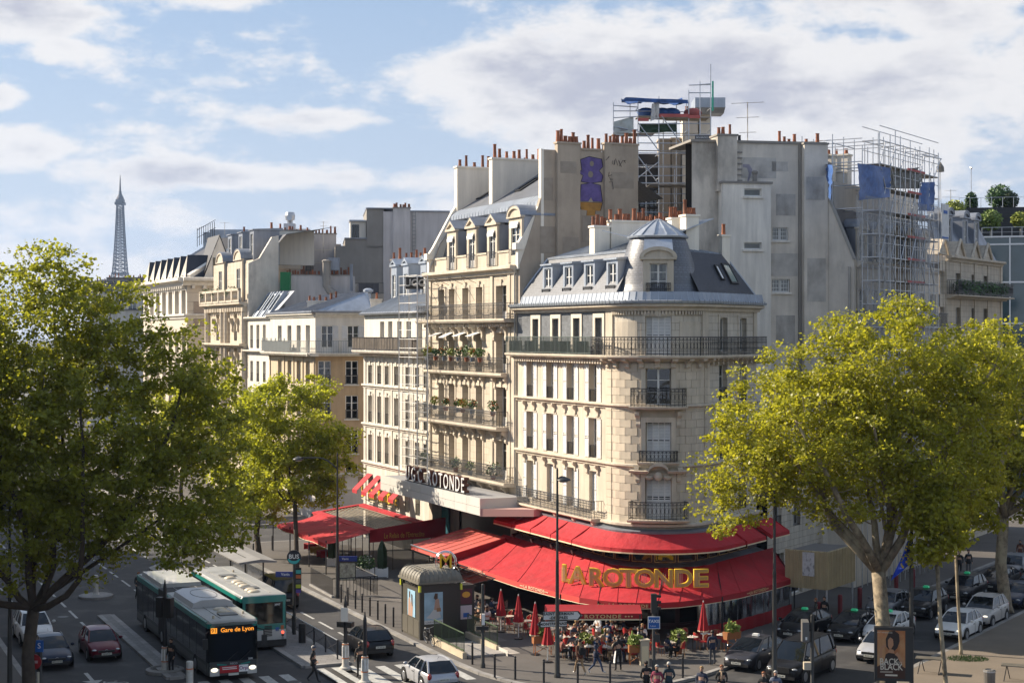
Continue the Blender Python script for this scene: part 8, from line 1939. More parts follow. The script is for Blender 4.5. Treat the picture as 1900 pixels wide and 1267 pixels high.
# metro kiosk
def metro():
 c=GB(780,1187);Fk=Frame((c.x,c.y),(-NA.x,-NA.y));w,d,zt=2.35,2.95,3.35 # x towards the houses, y along the boulevard
 o=thing('metro_kiosk','brown grey metro lift kiosk with curved ribbed roof and beach posters','kiosk',c)
 m=MB();m.box(Fk,0,w,0,d,PH,2.9);part('body',m,KGREY,o);m=MB();m.box(Fk,-.03,.12,-.03,.12,PH,3.2);m.box(Fk,w-.12,w+.03,-.03,.12,PH,3.2);m.box(Fk,-.03,.12,d-.12,d+.03,PH,3.2);parts('corner_post',m,M('kiosk_dark',(.03,.03,.028),.4),o)
 m=MB();m.box(Fk,.12,w-.12,-.02,.0,PH,3.15);part('front_panel',m,M('kiosk_dark'),o)
 for i in range(3):q=MB();q.box(Fk,-.02,0,.2+i*.9,1.05+i*.9,PH+.1,1.15);part('lower_panel',q,M('kiosk_panel',(.11,.10,.08),.5),o)
 m=MB();m.box(Fk,-.18,w+.18,-.18,d+.18,3.2,3.32);part('eave',m,M('kiosk_roof',(.17,.155,.125),.55,var=.15),o)
 n=10;rows=[]
 for i in range(n+1):
  a=math.pi/2*i/n;r=.62*math.sin(a) if i else 0;ins=.62*(1-math.cos(a));rows.append([Fk(-.12+ins,-.12+ins,3.32+r),Fk(w+.12-ins,-.12+ins,3.32+r),Fk(w+.12-ins,d+.12-ins,3.32+r),Fk(-.12+ins,d+.12-ins,3.32+r),Fk(-.12+ins,-.12+ins,3.32+r)])
 m=MB();m.sheet(rows);m.add(rows[-1][:4],((0,1,2,3),));rf=part('roof',m,M('kiosk_roof'),o)
 rb=MB()
 for x in[w*k/9 for k in range(10)]:rb.tube([Fk(x,-.12+.62*(1-math.cos(a)),3.33+.62*math.sin(a)) for a in[math.pi/2*k/5 for k in range(6)]]+[Fk(x,d*.5,3.95)],.028,4)
 for y in[d*k/7 for k in range(8)]:rb.tube([Fk(-.12+.62*(1-math.cos(a)),y,3.33+.62*math.sin(a)) for a in[math.pi/2*k/5 for k in range(6)]],.028,4)
 parts('roof_rib',rb,M('kiosk_roof'),rf)
 sc=MB()
 for i in range(6):y=.3+i*.48;sc.add([Fk(-.06,y-.18,3.2),Fk(-.06,y+.18,3.2),Fk(-.06,y,2.95)],((0,1,2),))
 parts('scallop',sc,M('kiosk_dark'),o)
 for x,y in((-.05,-.05),(w+.05,-.05),(-.05,d)):q=MB();q.cube(Fk(x,y,2.95),(.12,.12,.34),Fk.a);part('yellow_marker',q,M('marker_yellow',(.60,.62,.05),.4),o)
 def poster(F3pts,name,sky,figs):
  pass
 P=lambda s,t,z,e=0:Fk(s,-.03-e,z)
 pb=MB();pb.quad(Fk(.22,-.032,.98),Fk(1.32,-.032,.98),Fk(1.32,-.032,2.72),Fk(.22,-.032,2.72));pp=part('front_poster',pb,M('poster_sea',(.30,.45,.55),.4,var=.25,vscale=1.2),o)
 def fig(pts,mat,e,f):q=MB();q.add([f(a,b,e) for a,b in pts],(tuple(range(len(pts))),));return part('print',q,mat,pp)
 f=lambda a,b,e:Fk(.22+1.1*a,-.032-e,.98+1.74*b);skin=M('print_skin',(.42,.26,.19),.6);dressm=M('print_dress',(.50,.50,.50),.6);hair=M('print_hair',(.08,.04,.025),.6);sand=M('print_bag',(.30,.15,.07),.6)
 fig([(.1,.2),(.55,.13),(.9,.2),(.8,.38),(.55,.5),(.3,.3)],dressm,.003,f);fig([(.52,.45),(.6,.8),(.78,.78),(.85,.5),(.7,.42)],skin,.006,f);fig([(.5,.82),(.58,.97),(.72,.96),(.72,.8),(.6,.76)],hair,.009,f);fig([(.66,.38),(.66,.5),(.88,.5),(.9,.38)],sand,.012,f);fig([(0,0),(1,0),(1,.12),(0,.12)],M('print_white',(.58,.58,.57),.6),.014,f)
 text('lettering','LOUIS VUITTON',.13,BLACKP,pp,Fk(.77,-.05,1.08),Fk.d,(0,0,1),.001,0)
 pb=MB();pb.quad(Fk(-.032,1.95,1.25),Fk(-.032,.75,1.25),Fk(-.032,.75,2.72),Fk(-.032,1.95,2.72));pp=part('side_poster',pb,M('poster_sea_lit',(.32,.52,.68),.4,var=.2),o)  # brighter copy of the sea print, sun on this side put into its colour
 f=lambda a,b,e:Fk(-.032-e,1.95-1.2*a,1.25+1.47*b);fig([(.08,0),(.12,.6),(.3,.8),(.42,.5),(.40,0)],skin,.003,f);fig([(.42,0),(.46,.5),(.6,.72),(.72,.4),(.66,0)],skin,.004,f);fig([(.2,.7),(.2,.95),(.36,.9),(.36,.68)],hair,.007,f);fig([(.5,.62),(.5,.86),(.66,.82),(.68,.4),(.6,.4)],hair,.008,f)
 # dark side case with two small posters
 m=MB();m.box(Fk,w+.05,w+1.0,.3,1.2,PH,2.95);part('display_case',m,M('kiosk_dark'),o)
 q=MB();q.quad(Fk(w+.15,.29,1.9),Fk(w+.85,.29,1.9),Fk(w+.85,.29,2.75),Fk(w+.15,.29,2.75));q1=part('small_poster',q,M('poster_maroon',(.09,.02,.035),.5),o);q=MB();e=[Fk(w+.5+.25*math.cos(a),.286,2.42+.17*math.sin(a)) for a in[k*math.pi/6 for k in range(12)]];q.add(e,(tuple(range(12)),));part('print',q,GOLD,q1)
 q=MB();q.quad(Fk(w+.15,.29,1.05),Fk(w+.85,.29,1.05),Fk(w+.85,.29,1.82),Fk(w+.15,.29,1.82));q1=part('small_poster',q,M('poster_pale',(.50,.45,.48),.5),o);q=MB();q.quad(Fk(w+.32,.286,1.15),Fk(w+.68,.286,1.15),Fk(w+.68,.286,1.4),Fk(w+.32,.286,1.4));part('print',q,M('sign_blue'),q1)
 # M sign
 p=GB(827,1180);s=thing('metro_sign','yellow letter M in a chrome ring on a steel mast','sign',p);zc=HC-(1046-HORIZ)/FOC*p.y;q=MB();q.tube([(0,0,0),(0,0,zc-.62)],.06,8);lpart('mast',q,STEEL,s)
 CHR=M('chrome',(.75,.76,.78),.18,1.0)
 for r,y in((.60,-.06),(.60,.10),(.52,.02)):q=MB();q.tube([(r*math.cos(a),y,zc+r*math.sin(a)) for a in[k*math.pi/14 for k in range(29)]],.034,5,caps=False);lpart('ring',q,CHR,s,True)
 text('letter','M',1.12,M('metro_yellow',(.92,.52,.015),.4),s,(0,0,zc),(1,0,0),(0,0,1),.05,.008,sx=.92,world=False)
 # stair railings
 for i,((ax,ay),(bx,by),lab) in enumerate((((806,1193),(861,1221),'green metro stair railing nearer the road'),((868,1182),(923,1208),'green metro stair railing nearer the cafe'))):
  a,b=GB(ax,ay),GB(bx,by);r=thing('stair_railing',lab,'railing',(a+b)/2);d=(b-a);L=d.length;F_=Frame(a[:2],d[:2])
  k=MB();k.box(F_,-.1,L+.1,-.12,.12,PH,PH+.32);part('kerb_wall',k,M('cream_wall',(.52,.44,.32),.8,var=.12),r)
  for z in(PH+.42,PH+1.3):q=MB();q.tube([F_(0,0,z),F_(L,0,z)],.035,5);part('rail',q,GRN,r)
  q=MB()
  for j in range(25):x=L*j/24;q.tube([F_(x,0,PH+.32),F_(x,0,PH+1.3)],.018 if j%6 else .035,4)
  parts('baluster',q,GRN,r)
 a,b=GB(806,1193),GB(861,1221);d=(b-a);F_=Frame(a[:2],d[:2]);st=thing('metro_stairs','pale stair head of the metro entrance between green railings','stairs',F_(2.2,1.2,PH))
 for j in range(9):q=MB();q.box(F_,.3+j*.48,.74+j*.48,.2,2.3,PH+.005+.0,PH+.03+.012*j);part('step',q,M('pale_step',(.30,.28,.26),.8,var=.15),st)
 q=MB();q.quad(F_(.2,2.31,PH),F_(4.9,2.31,PH),F_(4.9,2.31,PH+.3),F_(.2,2.31,PH+.3));part('tiled_wall',q,M('white_tile',(.62,.60,.55),.3,brick=(.15,.075,.006,(.35,.33,.3),.05)),st)
 # far stair well with map board
 a,b=GB(577,1086),GB(617,1108);r=thing('stair_well_railing','black barred railing round the far metro stairs by the map board','railing',(a+b)/2);d=b-a;F_=Frame(a[:2],d[:2]);L=d.length;q=MB()
 for j in range(24):x=L*j/23;q.tube([F_(x,0,PH),F_(x,0,PH+1.2)],.022,4)
 for j in range(14):y=3.0*j/13;q.tube([F_(L,y,PH),F_(L,y,PH+1.2)],.022,4)
 for j in range(24):x=L*j/23;q.tube([F_(x,3.0,PH),F_(x,3.0,PH+1.2)],.022,4)
 parts('baluster',q,IRON,r);q=MB();q.tube([F_(0,0,PH+1.2),F_(L,0,PH+1.2),F_(L,3,PH+1.2),F_(0,3,PH+1.2)],.035,5);part('rail',q,IRON,r);q=MB();q.box(F_,-.1,L+.1,-.1,.1,PH,PH+.12);part('kerb_wall',q,GRAN,r)
 p=GB(645,1103);bd=thing('map_board','metro map board with blue header beside the lamp post','sign',p);q=MB();q.box(FX,-.62,-.54,-.05,.05,0,2.5);q.box(FX,.54,.62,-.05,.05,0,2.5);parts('post',q,DGREEN,bd);q=MB();q.box(FX,-.54,.54,-.06,.04,.95,2.1);lpart('frame',q,BLACKP,bd);q=MB();q.box(FX,-.50,.50,-.075,-.06,.99,2.06);mp=lpart('map',q,M('map_print',(.42,.40,.30),.5,var=.35,vscale=6,dirt=((.25,.22,.18),5,.55,.62)),bd);q=MB();q.box(FX,-.62,.62,-.07,.05,2.18,2.5);hd=lpart('header',q,M('plate_blue'),bd);text('lettering','Vavin',.2,WHITE,hd,(-.15,-.075,2.34),(1,0,0),(0,0,1),.002,.002,world=False)
GRN=M('metro_green',(.055,.085,.040),.4)
metro()
# leaning bicycle
def bicycle(pos,rz,lean,label):
 o=thing('bicycle',label,'bicycle',pos,rz);c,s=math.cos(lean),math.sin(lean)
 def W(x,z,y=0):return(x,y*c+z*s,z*c-y*s)
 for x in(-.52,.52):
  q=MB();q.tube([W(x+.33*math.cos(a),.34+.33*math.sin(a)) for a in[k*math.pi/10 for k in range(21)]],.022,5,caps=False);w=lpart('wheel',q,BLACKP,o);q=MB()
  for k in range(6):a=k*math.pi/6;q.tube([W(x+.31*math.cos(a),.34+.31*math.sin(a)),W(x-.31*math.cos(a),.34-.31*math.sin(a))],.004,3)
  q.tube([W(x+.30*math.cos(a),.34+.30*math.sin(a)) for a in[k*math.pi/10 for k in range(21)]],.012,4,caps=False);lpart('spokes',q,STEEL,w)
 q=MB();q.tube([W(-.52,.34),W(-.12,.30),W(.38,.74),W(-.20,.78),W(-.12,.30)],.02,5);q.tube([W(-.20,.78),W(-.52,.34)],.014,4);q.tube([W(.38,.74),W(.52,.34)],.018,5);lpart('frame',q,BLACKP,o)
 q=MB();q.tube([W(.36,.74),W(.34,.98)],.016,5);q.tube([W(.30,1.0,-.28),W(.36,.98,0),W(.30,1.0,.28)],.014,5);lpart('handlebar',q,STEEL,o);q=MB();q.ball(W(-.22,.9),.1,8,4,(1.4,.8,.4));lpart('saddle',q,BLACKP,o)
 return o
a,b=GB(806,1193),GB(861,1221);dv=(b-a).normalized();pb=a-dv*.25+Vector((dv.y,-dv.x,0))*.35
bicycle(pb+dv*.5,math.atan2(dv.y,dv.x),-.18,'bicycle leaning on the metro railing beside the kiosk')
# advertising panel, flag
def ad_panel():
 Y=75.0;a,b=AT(1623,1262,Y),AT(1684,1262,Y);w=(b-a).length;h=(1262-1163)/FOC*Y;zb=a.z;rt=Vector((.985,-.17,0)).normalized();c=Vector(((a.x+b.x)/2,Y,0));ang=math.atan2(rt.y,rt.x)
 F=Frame(c[:2],rt[:2]);o=thing('advertising_panel','upright framed film poster panel BACK TO BLACK in front of the plane trunk','billboard',(c.x,c.y,PH))
 m=MB();m.box(F,-w/2,w/2+.22,-.10,.30,zb,zb+h);part('frame',m,M('panel_black',(.028,.027,.026),.45),o);m=MB();m.box(F,-.25,.25,0,.2,PH,zb);part('foot',m,M('panel_black'),o)
 g=.13;x0,x1,z0,z1=-w/2+g,w/2-g,zb+g,zb+h-g;pw,ph=x1-x0,z1-z0
 m=MB();m.quad(F(x0,-.106,z0),F(x1,-.106,z0),F(x1,-.106,z1),F(x0,-.106,z1));p=part('poster',m,M('poster_amber',(.40,.14,.045),.35,var=.4,vscale=1.1,dirt=((.50,.30,.14),.9,.5,.68)),o)
 e=[.109]
 def fig(pts,mat):q=MB();q.add([F(x0+pw*u,-e[0],z0+ph*v) for u,v in pts],(tuple(range(len(pts))),));e[0]+=.003;return part('print',q,mat,p)
 dk=M('print_black',(.022,.012,.01),.4);sk=M('print_warm_skin',(.42,.21,.11),.4)
 fig([(0,0),(1,0),(1,.22),(.8,.3),(.2,.3),(0,.24)],M('print_deep_brown',(.05,.018,.01),.4));fig([(.22,.28),(.3,.5),(.45,.55),(.62,.52),(.82,.45),(.9,.26),(.7,.3)],dk);fig([(.05,.42),(.12,.66),(.34,.72),(.36,.68),(.18,.62),(.16,.42)],sk);fig([(.62,.5),(.72,.56),(.95,.36),(.86,.28),(.72,.46)],sk)
 fig([(.32,.66),(.30,.82),(.42,.98),(.62,1.0),(.78,.93),(.80,.78),(.72,.64),(.62,.58),(.44,.58)],dk);fig([(.38,.68),(.38,.80),(.46,.86),(.56,.82),(.58,.70),(.50,.62),(.42,.62)],sk);fig([(.36,.54),(.44,.62),(.58,.6),(.62,.52)],sk)
 CR=M('print_cream',(.62,.55,.44),.4)
 text('lettering','BACK',.40,CR,p,F(x0+pw*.42,-.14,z0+ph*.345),rt,(0,0,1),.001,.006,sx=.82);text('lettering','TO',.17,CR,p,F(x0+pw*.79,-.14,z0+ph*.325),rt,(0,0,1),.001,0,sx=.9);text('lettering','BLACK',.40,CR,p,F(x0+pw*.5,-.14,z0+ph*.235),rt,(0,0,1),.001,.006,sx=.82)
 text('lettering','AMY WINEHOUSE',.085,CR,p,F(x0+pw*.26,-.14,z0+ph*.955),rt,(0,0,1),.001,0);
 q=MB();q.quad(F(x0+pw*.28,-.138,z0+ph*.05),F(x0+pw*.72,-.138,z0+ph*.05),F(x0+pw*.72,-.138,z0+ph*.085),F(x0+pw*.28,-.138,z0+ph*.085));part('print',q,CR,p)
 for v in(.14,.12):q=MB();q.quad(F(x0+pw*.1,-.138,z0+ph*v),F(x0+pw*.55,-.138,z0+ph*v),F(x0+pw*.55,-.138,z0+ph*(v+.008)),F(x0+pw*.1,-.138,z0+ph*(v+.008)));part('print',q,CR,p)
 Yf=77.;q=AT(1691,1290,Yf);zt=ZP(990,Yf);f=thing('flag_pole','tall grey pole carrying the blue flag','pole',(q.x,q.y,PH));m=MB();m.lathe((0,0,0),[(.11,0),(.10,zt*.6),(.085,zt-PH),(.11,zt-PH),(.03,zt-PH+.12)],10);lpart('column',m,LAMPG,f)
 fl=thing('flag','blue flag with gold stars hanging limp from the pole','flag',AT(1690,1005,Yf));rows=[]
 for j in range(13):
  v=j/12;r=[]
  for i in range(11):
   u=i/10;px=1689-(34*u)*(.15+.85*v**.9)-2*math.sin(v*5+u*3)*u;py=1003+42*v*(1-.0*u)+u*v*32;r.append(AT(px,py,Yf+.18*math.sin(u*7+v*2)+.1*math.sin(v*6)))
  rows.append(r)
 m=MB();m.sheet(rows);cl=part('cloth',m,M('flag_blue',(.012,.06,.52),.7),fl,True)
 for k in range(12):
  a=k*math.pi/6;u,v=.5+.26*math.cos(a),.5+.36*math.sin(a);i,j=int(u*10),int(v*12);ce=rows[j][i];q=MB();st=[ce+Vector((.085*(1 if n%2==0 else .4)*math.sin(n*math.pi/5),-.06,.085*(1 if n%2==0 else .4)*math.cos(n*math.pi/5))) for n in range(10)];q.add(st,(tuple(range(10)),));part('star',q,M('star_gold',(.65,.48,.05),.6),fl)
ad_panel()
# plaza tables with trestle legs, bin, fenced hedge bed
for i,(px,py) in enumerate(((1728,1248),(1888,1262))):
 p=GB(px,py);o=thing('trestle_bench',['low metal table with trestle legs beside the flag pole','low metal table with trestle legs at the right edge'][i],'table',p,-.35,'trestle tables in the plaza');m=MB();m.box(FX,-.75,.75,-.35,.35,.72,.76);lpart('tabletop',m,M('weathered_metal',(.16,.145,.12),.5,.3,var=.2),o)
 for sx in(-.5,.5):
  for sy in(-1,1):q=MB();q.tube([(sx,0,.72),(sx+sy*.12,sy*.4,0)],.025,5);lpart('leg',q,IRON,o)
p=GB(1836,1276);o=thing('litter_bin','grey cylindrical litter bin at the bottom right','bin',p);m=MB();m.lathe((0,0,0),[(.26,0),(.28,.85),(.22,.9),(.2,.8)],14);lpart('body',m,M('bin_grey',(.16,.15,.14),.5,.4,var=.2),o);m=MB();m.lathe((0,0,.78),[(.30,0),(.30,.07)],14);lpart('rim',m,STEEL,o)
c=Vector((*bn(6.5,22.5),PH));o=thing('hedge_bed','dark clipped shrub bed ringed by low white hoop fence at right','hedge',c)
m=MB();m.lathe((0,0,0),[(3.3,0),(3.3,.18),(3.1,.2)],28);lpart('kerb',m,GRAN,o);q=MB()
for k in range(60):a=k*2*math.pi/60;q.tube([(3.2*math.cos(a),3.2*math.sin(a),.15),(3.2*math.cos(a),3.2*math.sin(a),.95)],.018,4)
for r_ in[q]:pass
for pt in parts('fence_bar',q,M('cream_iron',(.36,.34,.28),.5),o):pt.location=(0,0,0);pt.data.transform(Matrix.Translation(wloc(o)))
q=MB();q.tube([(3.2*math.cos(a),3.2*math.sin(a),.75) for a in[k*math.pi/20 for k in range(41)]],.02,4,caps=False);lpart('fence_rail',q,M('cream_iron'),o)
hb=leafball((0,0,.9),2.9,3800,91,.42,.16);lpart('foliage',hb,M('dark_hedge_leaf',(.022,.042,.012),.6,var=.35),o);bx=MB();bx.cube((2.2,3.4,.9),(1.6,1.2,1.8),.4);
# corrugated site hut on posts
def site_hut():
 c=Vector((*bn(5.0,5.6),0));FL_=Frame((c-NB*2.7)[:2],NB[:2]);FR_=Frame(c[:2],V[:2]);o=thing('site_hut','tan corrugated metal site hut raised on posts by the scaffolded side street','hut',c);z0,z1=1.95,4.2
 tan=M('tan_sheet',(.40,.32,.19),.55,var=.10,vscale=1.2,rand=.06)
 for F,L in((FL_,2.7),(FR_,4.4)):
  n=int(L/.24)
  for i in range(n):x=L*(i+.5)/n;q=MB();q.wedge(F,x-L/n*.5+.006,x+L/n*.5-.006,((.05,z0),(0,z0),(0,z1-.06*(i%2)),(.05,z1)));q.wedge(F,x-.035,x+.035,((.0,z0+.01),(-.05,z0+.01),(-.05,z1-.05),(.0,z1-.02)));part('sheet_panel',q,tan,o)
 q=MB();q.prism([FL_(0,.05,0)[:2],FL_(2.65,.05,0)[:2],FR_(4.35,.05,0)[:2],FR_(4.35,2.6,0)[:2]],z0,z1-.12);part('box',q,M('hut_grey',(.16,.15,.14),.7),o)
 q=MB();q.box(FL_,1.15,1.9,-.075,-.06,z0+.75,z1-.1);part('notice',q,M('notice_white',(.52,.52,.54),.6,var=.15,vscale=5,dirt=((.28,.28,.3),6,.55,.6)),o)
 q=MB()
 for x,y in((.05,.1),(2.6,.1)):q.tube([FL_(x,y,PH),FL_(x,y,z0)],.06,6)
 q.tube([FR_(4.2,.1,PH),FR_(4.2,.1,z0)],.06,6);q.tube([FR_(4.2,2.4,PH),FR_(4.2,2.4,z0)],.06,6);parts('post',q,STEEL,o)
site_hut()
# dark shop front of the side boulevard under the scaffolds
q=MB();F_=Frame((P1+V*8.7+NB*.1)[:2],V[:2]);fs=thing('side_street_shops','row of coursed stone and dark shop bays along the side boulevard','shopfront',F_(15,0,0));ops=[(1.6+i*3.0,.2,1.9,2.9,dict(kind='single',rec=.25,curtain=0)) for i in range(9)]
facade(fs,F_,0,9.6,0,8.4,[x for x in ops if x[0]<9]+[(1.6+3*i,4.6,1.2,2.3,dict(rec=.25,rail=.9)) for i in range(3)],STONE_C)
# ---------------------------------------------------------------- vehicles
CGLASS=M('car_glass',(.006,.009,.014),.03,spec=.45);TYRE=M('tyre',(.014,.014,.014),.85);RIM=M('alloy',(.42,.43,.45),.35,.8);HLAMP=M('headlamp',(.36,.38,.40),.12,.4,coat=.5);TLAMP=M('tail_lamp',(.30,.008,.01),.2,coat=1);CBLK=M('black_trim',(.012,.012,.013),.5);PLATE=M('number_plate',(.58,.58,.52),.4)
def paintm(name,col,metal=.3):return M(name,col,.36,metal*.5,coat=.22,var=.06,vscale=2,spec=.2)
def car(label,kind,paint,pos,rz,taxi=None,lit=False,group=None,plate='AB-491-CK'):
 K={'hatch':(4.05,1.74,1.46,.94,-1.88,.95,-1.35,.25),'suv':(4.35,1.82,1.62,1.04,-2.02,.98,-1.55,.22),'sedan':(4.55,1.80,1.44,.93,-1.75,1.05,-1.05,.25),'van':(5.1,1.92,1.90,1.10,-2.45,1.62,-2.25,.80),'prius':(4.5,1.77,1.47,.95,-2.05,1.35,-1.0,.25)}[kind]
 L,W,H,zb,cx0,cx1,rx0,rx1=K;h=L/2;w=W/2;o=thing('car' if kind!='van' else 'van',label,'taxi' if taxi else('van' if kind=='van' else 'car'),pos,rz,group)
 st=[(-h,.74,.40,zb-.30,0),(-h+.06,.88,.30,zb-.08,.01),(-h+.22,.95,.24,zb,.02),(-h+.9,1,.2,zb+.01,.03),(0,1,.19,zb,.03),(cx1-.1,.99,.19,zb-.02,.03),(cx1+.25,.97,.2,zb-.08,.045),(h-.38,.92,.22,zb-.20,.05),(h-.14,.84,.25,zb-.30,.03),(h-.03,.72,.28,zb-.40,.02),(h,.60,.34,zb-.47,0)]
 rows=[]
 for x,f,zl,zt,cr in st:
  ww=w*f;half=[(ww*.80,zl),(ww*.97,zl+.08),(ww,(zl+zt)/2),(ww*.975,zt-.09),(ww*.92,zt-.015),(ww*.55,zt+cr*.7),(0,zt+cr)]
  rows.append([(x,-y,z) for y,z in half]+[(x,y,z) for y,z in half[-2::-1]])
 m=MB();m.sheet(rows);m.add(rows[0],(tuple(range(len(rows[0]))),));m.add(rows[-1],(tuple(range(len(rows[-1])))[::-1],));lpart('body',m,paint,o,True,50)
 wb,wr=w*.90,w*.68;zr=H;m=MB();n=4
 rf=[[(x,y*wr*(1-.03*abs(2*i/6-1)),zr-.035*(y*y)-.05*(2*i/6-1)**2) for y in(-1,-.5,0,.5,1)] for i,x in enumerate([rx0+(rx1-rx0)*i/6 for i in range(7)])]
 m.sheet(rf)
 def pil(p,q,r=.045):m.tube([p,Vector(p).lerp(Vector(q),.5)+Vector((0,0,.02)),q],r,5)
 for s in(-1,1):
  e0,e1=rf[0][0 if s<0 else 4],rf[-1][0 if s<0 else 4]
  pil((cx1,s*wb*.96,zb-.03),e1);pil((cx0,s*wb*.94,zb),e0,.06);m.tube([r[0 if s<0 else 4] for r in rf],.04,5);pil(((rx0+cx1)*.5-.05,s*wb*1.0,zb),((rx0+rx1)/2,s*wr*1.0,zr-.04),.035)
  if kind!='sedan':pil((rx0+.35-.2*(kind=='van'),s*wb*.99,zb),(rx0+.3,s*wr,zr-.06),.06)
 lpart('roof',m,paint,o,True,60)
 def glass(name,a,b,c,d,bul):
  g=MB();rr=[]
  for i in range(5):
   v=i/4;p,q=Vector(a).lerp(Vector(d),v),Vector(b).lerp(Vector(c),v);rr.append([p.lerp(q,u/4)+Vector(bul)*math.sin(math.pi*u/4)*.6+Vector((0,0,.03))*math.sin(math.pi*v) for u in range(5)])
  g.sheet(rr);return lpart(name,g,CGLASS,o,True)
 glass('windscreen',(cx1,-wb*.94,zb-.02),(cx1,wb*.94,zb-.02),(rx1,wr*.95,zr-.06),(rx1,-wr*.95,zr-.06),(.14,0,0));glass('rear_window',(cx0,wb*.9,zb+.02),(cx0,-wb*.9,zb+.02),(rx0,-wr*.94,zr-.06),(rx0,wr*.94,zr-.06),(-.10,0,0))
 for s in(-1,1):glass('side_window',(cx1-.03,s*wb*.985,zb-.02),(cx0+.1,s*wb*.985,zb),(rx0+.03,s*wr*1.0,zr-.05),(rx1,s*wr*1.0,zr-.05),(0,s*.02,0))
 r=.33 if kind!='van' else .36
 for x in(h-.82,-h+.82):
  for s in(-1,1):
   a=MB();a.tube([(x,s*(w-.02),r+.03),(x,s*(w+.006),r+.03)],r+.06,16);lpart('wheel_arch',a,CBLK,o);t=MB();t.tube([(x,s*(w-.2),r),(x,s*(w+.012),r)],[r,r*.97],18);wh=lpart('wheel',t,TYRE,o,True,40);q=MB();q.tube([(x,s*(w+.0),r),(x,s*(w+.02),r)],[r*.68,r*.62],14)
   lpart('rim',q,RIM,wh)
 for s in(-1,1):
  q=MB();q.ball((h-.20,s*w*.68,zb-.33),.17,8,5,(.75,.95,.36));lpart('headlight',q,HLAMP if not lit else M('lit_headlamp',(.8,.78,.7),.2,emit=(1,.9,.7),estr=.7),o,True);q=MB();q.ball((-h+.10,s*w*.80,zb-.16),.17,8,5,(.55,.7,1.1));lpart('tail_light',q,TLAMP,o,True)
  q=MB();q.ball((cx1-.28,s*(w+.10),zb+.08),.11,8,5,(.6,1.0,.75));lpart('mirror',q,paint if kind!='van' else CBLK,o,True);q=MB();q.cube((-.05,s*(w+.005),zb-.17),(.2,.02,.03));q.cube((-1.0,s*(w+.003),zb-.17),(.2,.02,.03));
  for hp in[q]:lpart('door_handle',hp,CBLK,o)
  q=MB();q.tube([((rx0+cx1)*.5-.05,s*(w+.001),.3),((rx0+cx1)*.5-.05,s*(w+.001),zb-.05)],.008,4);q2=lpart('door_seam',q,CBLK,o)
 q=MB();q.cube((h-.03,0,zb-.37),(.10,w*.95,.10 if kind!='van' else .26));lpart('grille',q,CBLK,o);q=MB();q.cube((h-.06,0,.36),(.16,w*1.5,.14));lpart('bumper',q,CBLK,o);q=MB();q.cube((-h+.05,0,.40),(.12,w*1.6,.16));lpart('bumper',q,CBLK,o)
 q=MB();q.cube((h+.035,0,.44),(.02,.52,.115));pl=lpart('number_plate',q,PLATE,o);q=MB();q.cube((-h-.02,0,.62),(.03,.52,.115));pr=lpart('number_plate',q,PLATE,o)
 text('lettering',plate,.09,CBLK,pl,(h+.047,0,.44),(0,1,0),(0,0,1),.001,.001,world=False);text('lettering',plate,.09,CBLK,pr,(-h-.037,0,.62),(0,-1,0),(0,0,1),.001,.001,world=False)
 q=MB();q.tube([(h+.0,.085*math.cos(a),zb-.36+.085*math.sin(a)) for a in[k*math.pi/6 for k in range(13)]],.012,4,caps=False);lpart('badge',q,RIM,o)
 q=MB();q.tube([(rx0+.2,0,zr),(rx0+.02,0,zr+.16)],.008,4);lpart('aerial',q,CBLK,o)
 if taxi:
  c={'green':(.03,.45,.2),'white':(.75,.75,.72),'red':(.75,.16,.12)}[taxi];q=MB();q.wedge(FX,(rx0+rx1)/2+.15,(rx0+rx1)/2+.38,((-.18,zr),(-.14,zr+.11),(.14,zr+.11),(.18,zr)));lpart('taxi_light',q,M('taxi_light_'+taxi,c,.4,emit=c,estr=.12 if taxi=='green' else .05),o)
 return o
HA=math.atan2(-U.y,-U.x);HB=math.atan2(-V.y,-V.x);HAF=math.atan2(U.y,U.x)
def front_at(px,py,L,rz):d=Vector((math.cos(rz),math.sin(rz),0));return G(px,py)-d*L/2
NAVY=paintm('midnight_blue_paint',(.010,.018,.045));BURG=paintm('burgundy_paint',(.11,.006,.018));BLK=paintm('black_paint',(.008,.008,.010),.1);CHAR=paintm('charcoal_paint',(.045,.045,.055),.6);SILV=paintm('silver_paint',(.42,.43,.46),.7);WHT=paintm('white_car_paint',(.66,.66,.66),.0);GRYP=paintm('grey_car_paint',(.16,.165,.18),.5);BEI=paintm('pale_grey_paint',(.45,.43,.41),.3)
car('dark blue saloon in the left lane behind the trunk','sedan',NAVY,front_at(106,1243,4.55,HA),HA,plate='BW-417-VT');car('burgundy hatchback waiting in the left carriageway','hatch',BURG,front_at(198,1228,4.05,HA),HA,plate='EJ-629-KF');car('white car behind the dark blue saloon at left','suv',WHT,front_at(72,1200,4.35,HA),HA)
car('black hatchback driving away by the kerb','hatch',BLK,G(706,1222)+U*2.0,HAF,plate='CA-297-BH');car('silver hatchback driving away at the bottom edge','hatch',SILV,G(824,1285)+U*2.0,HAF)
car('dark grey taxi at the head of the rank','prius',CHAR,front_at(1366,1246,4.5,HB),HB,'white',plate='FF-148-ZZ');car('black people carrier taxi with red roof light','van',BLK,front_at(1448,1270,5.1,HB),HB,'red',plate='GE-205-MV')
car('black van with its tail to us beyond the bus stop pole','van',BLK,G(531,1132)+U*2.6,HAF)
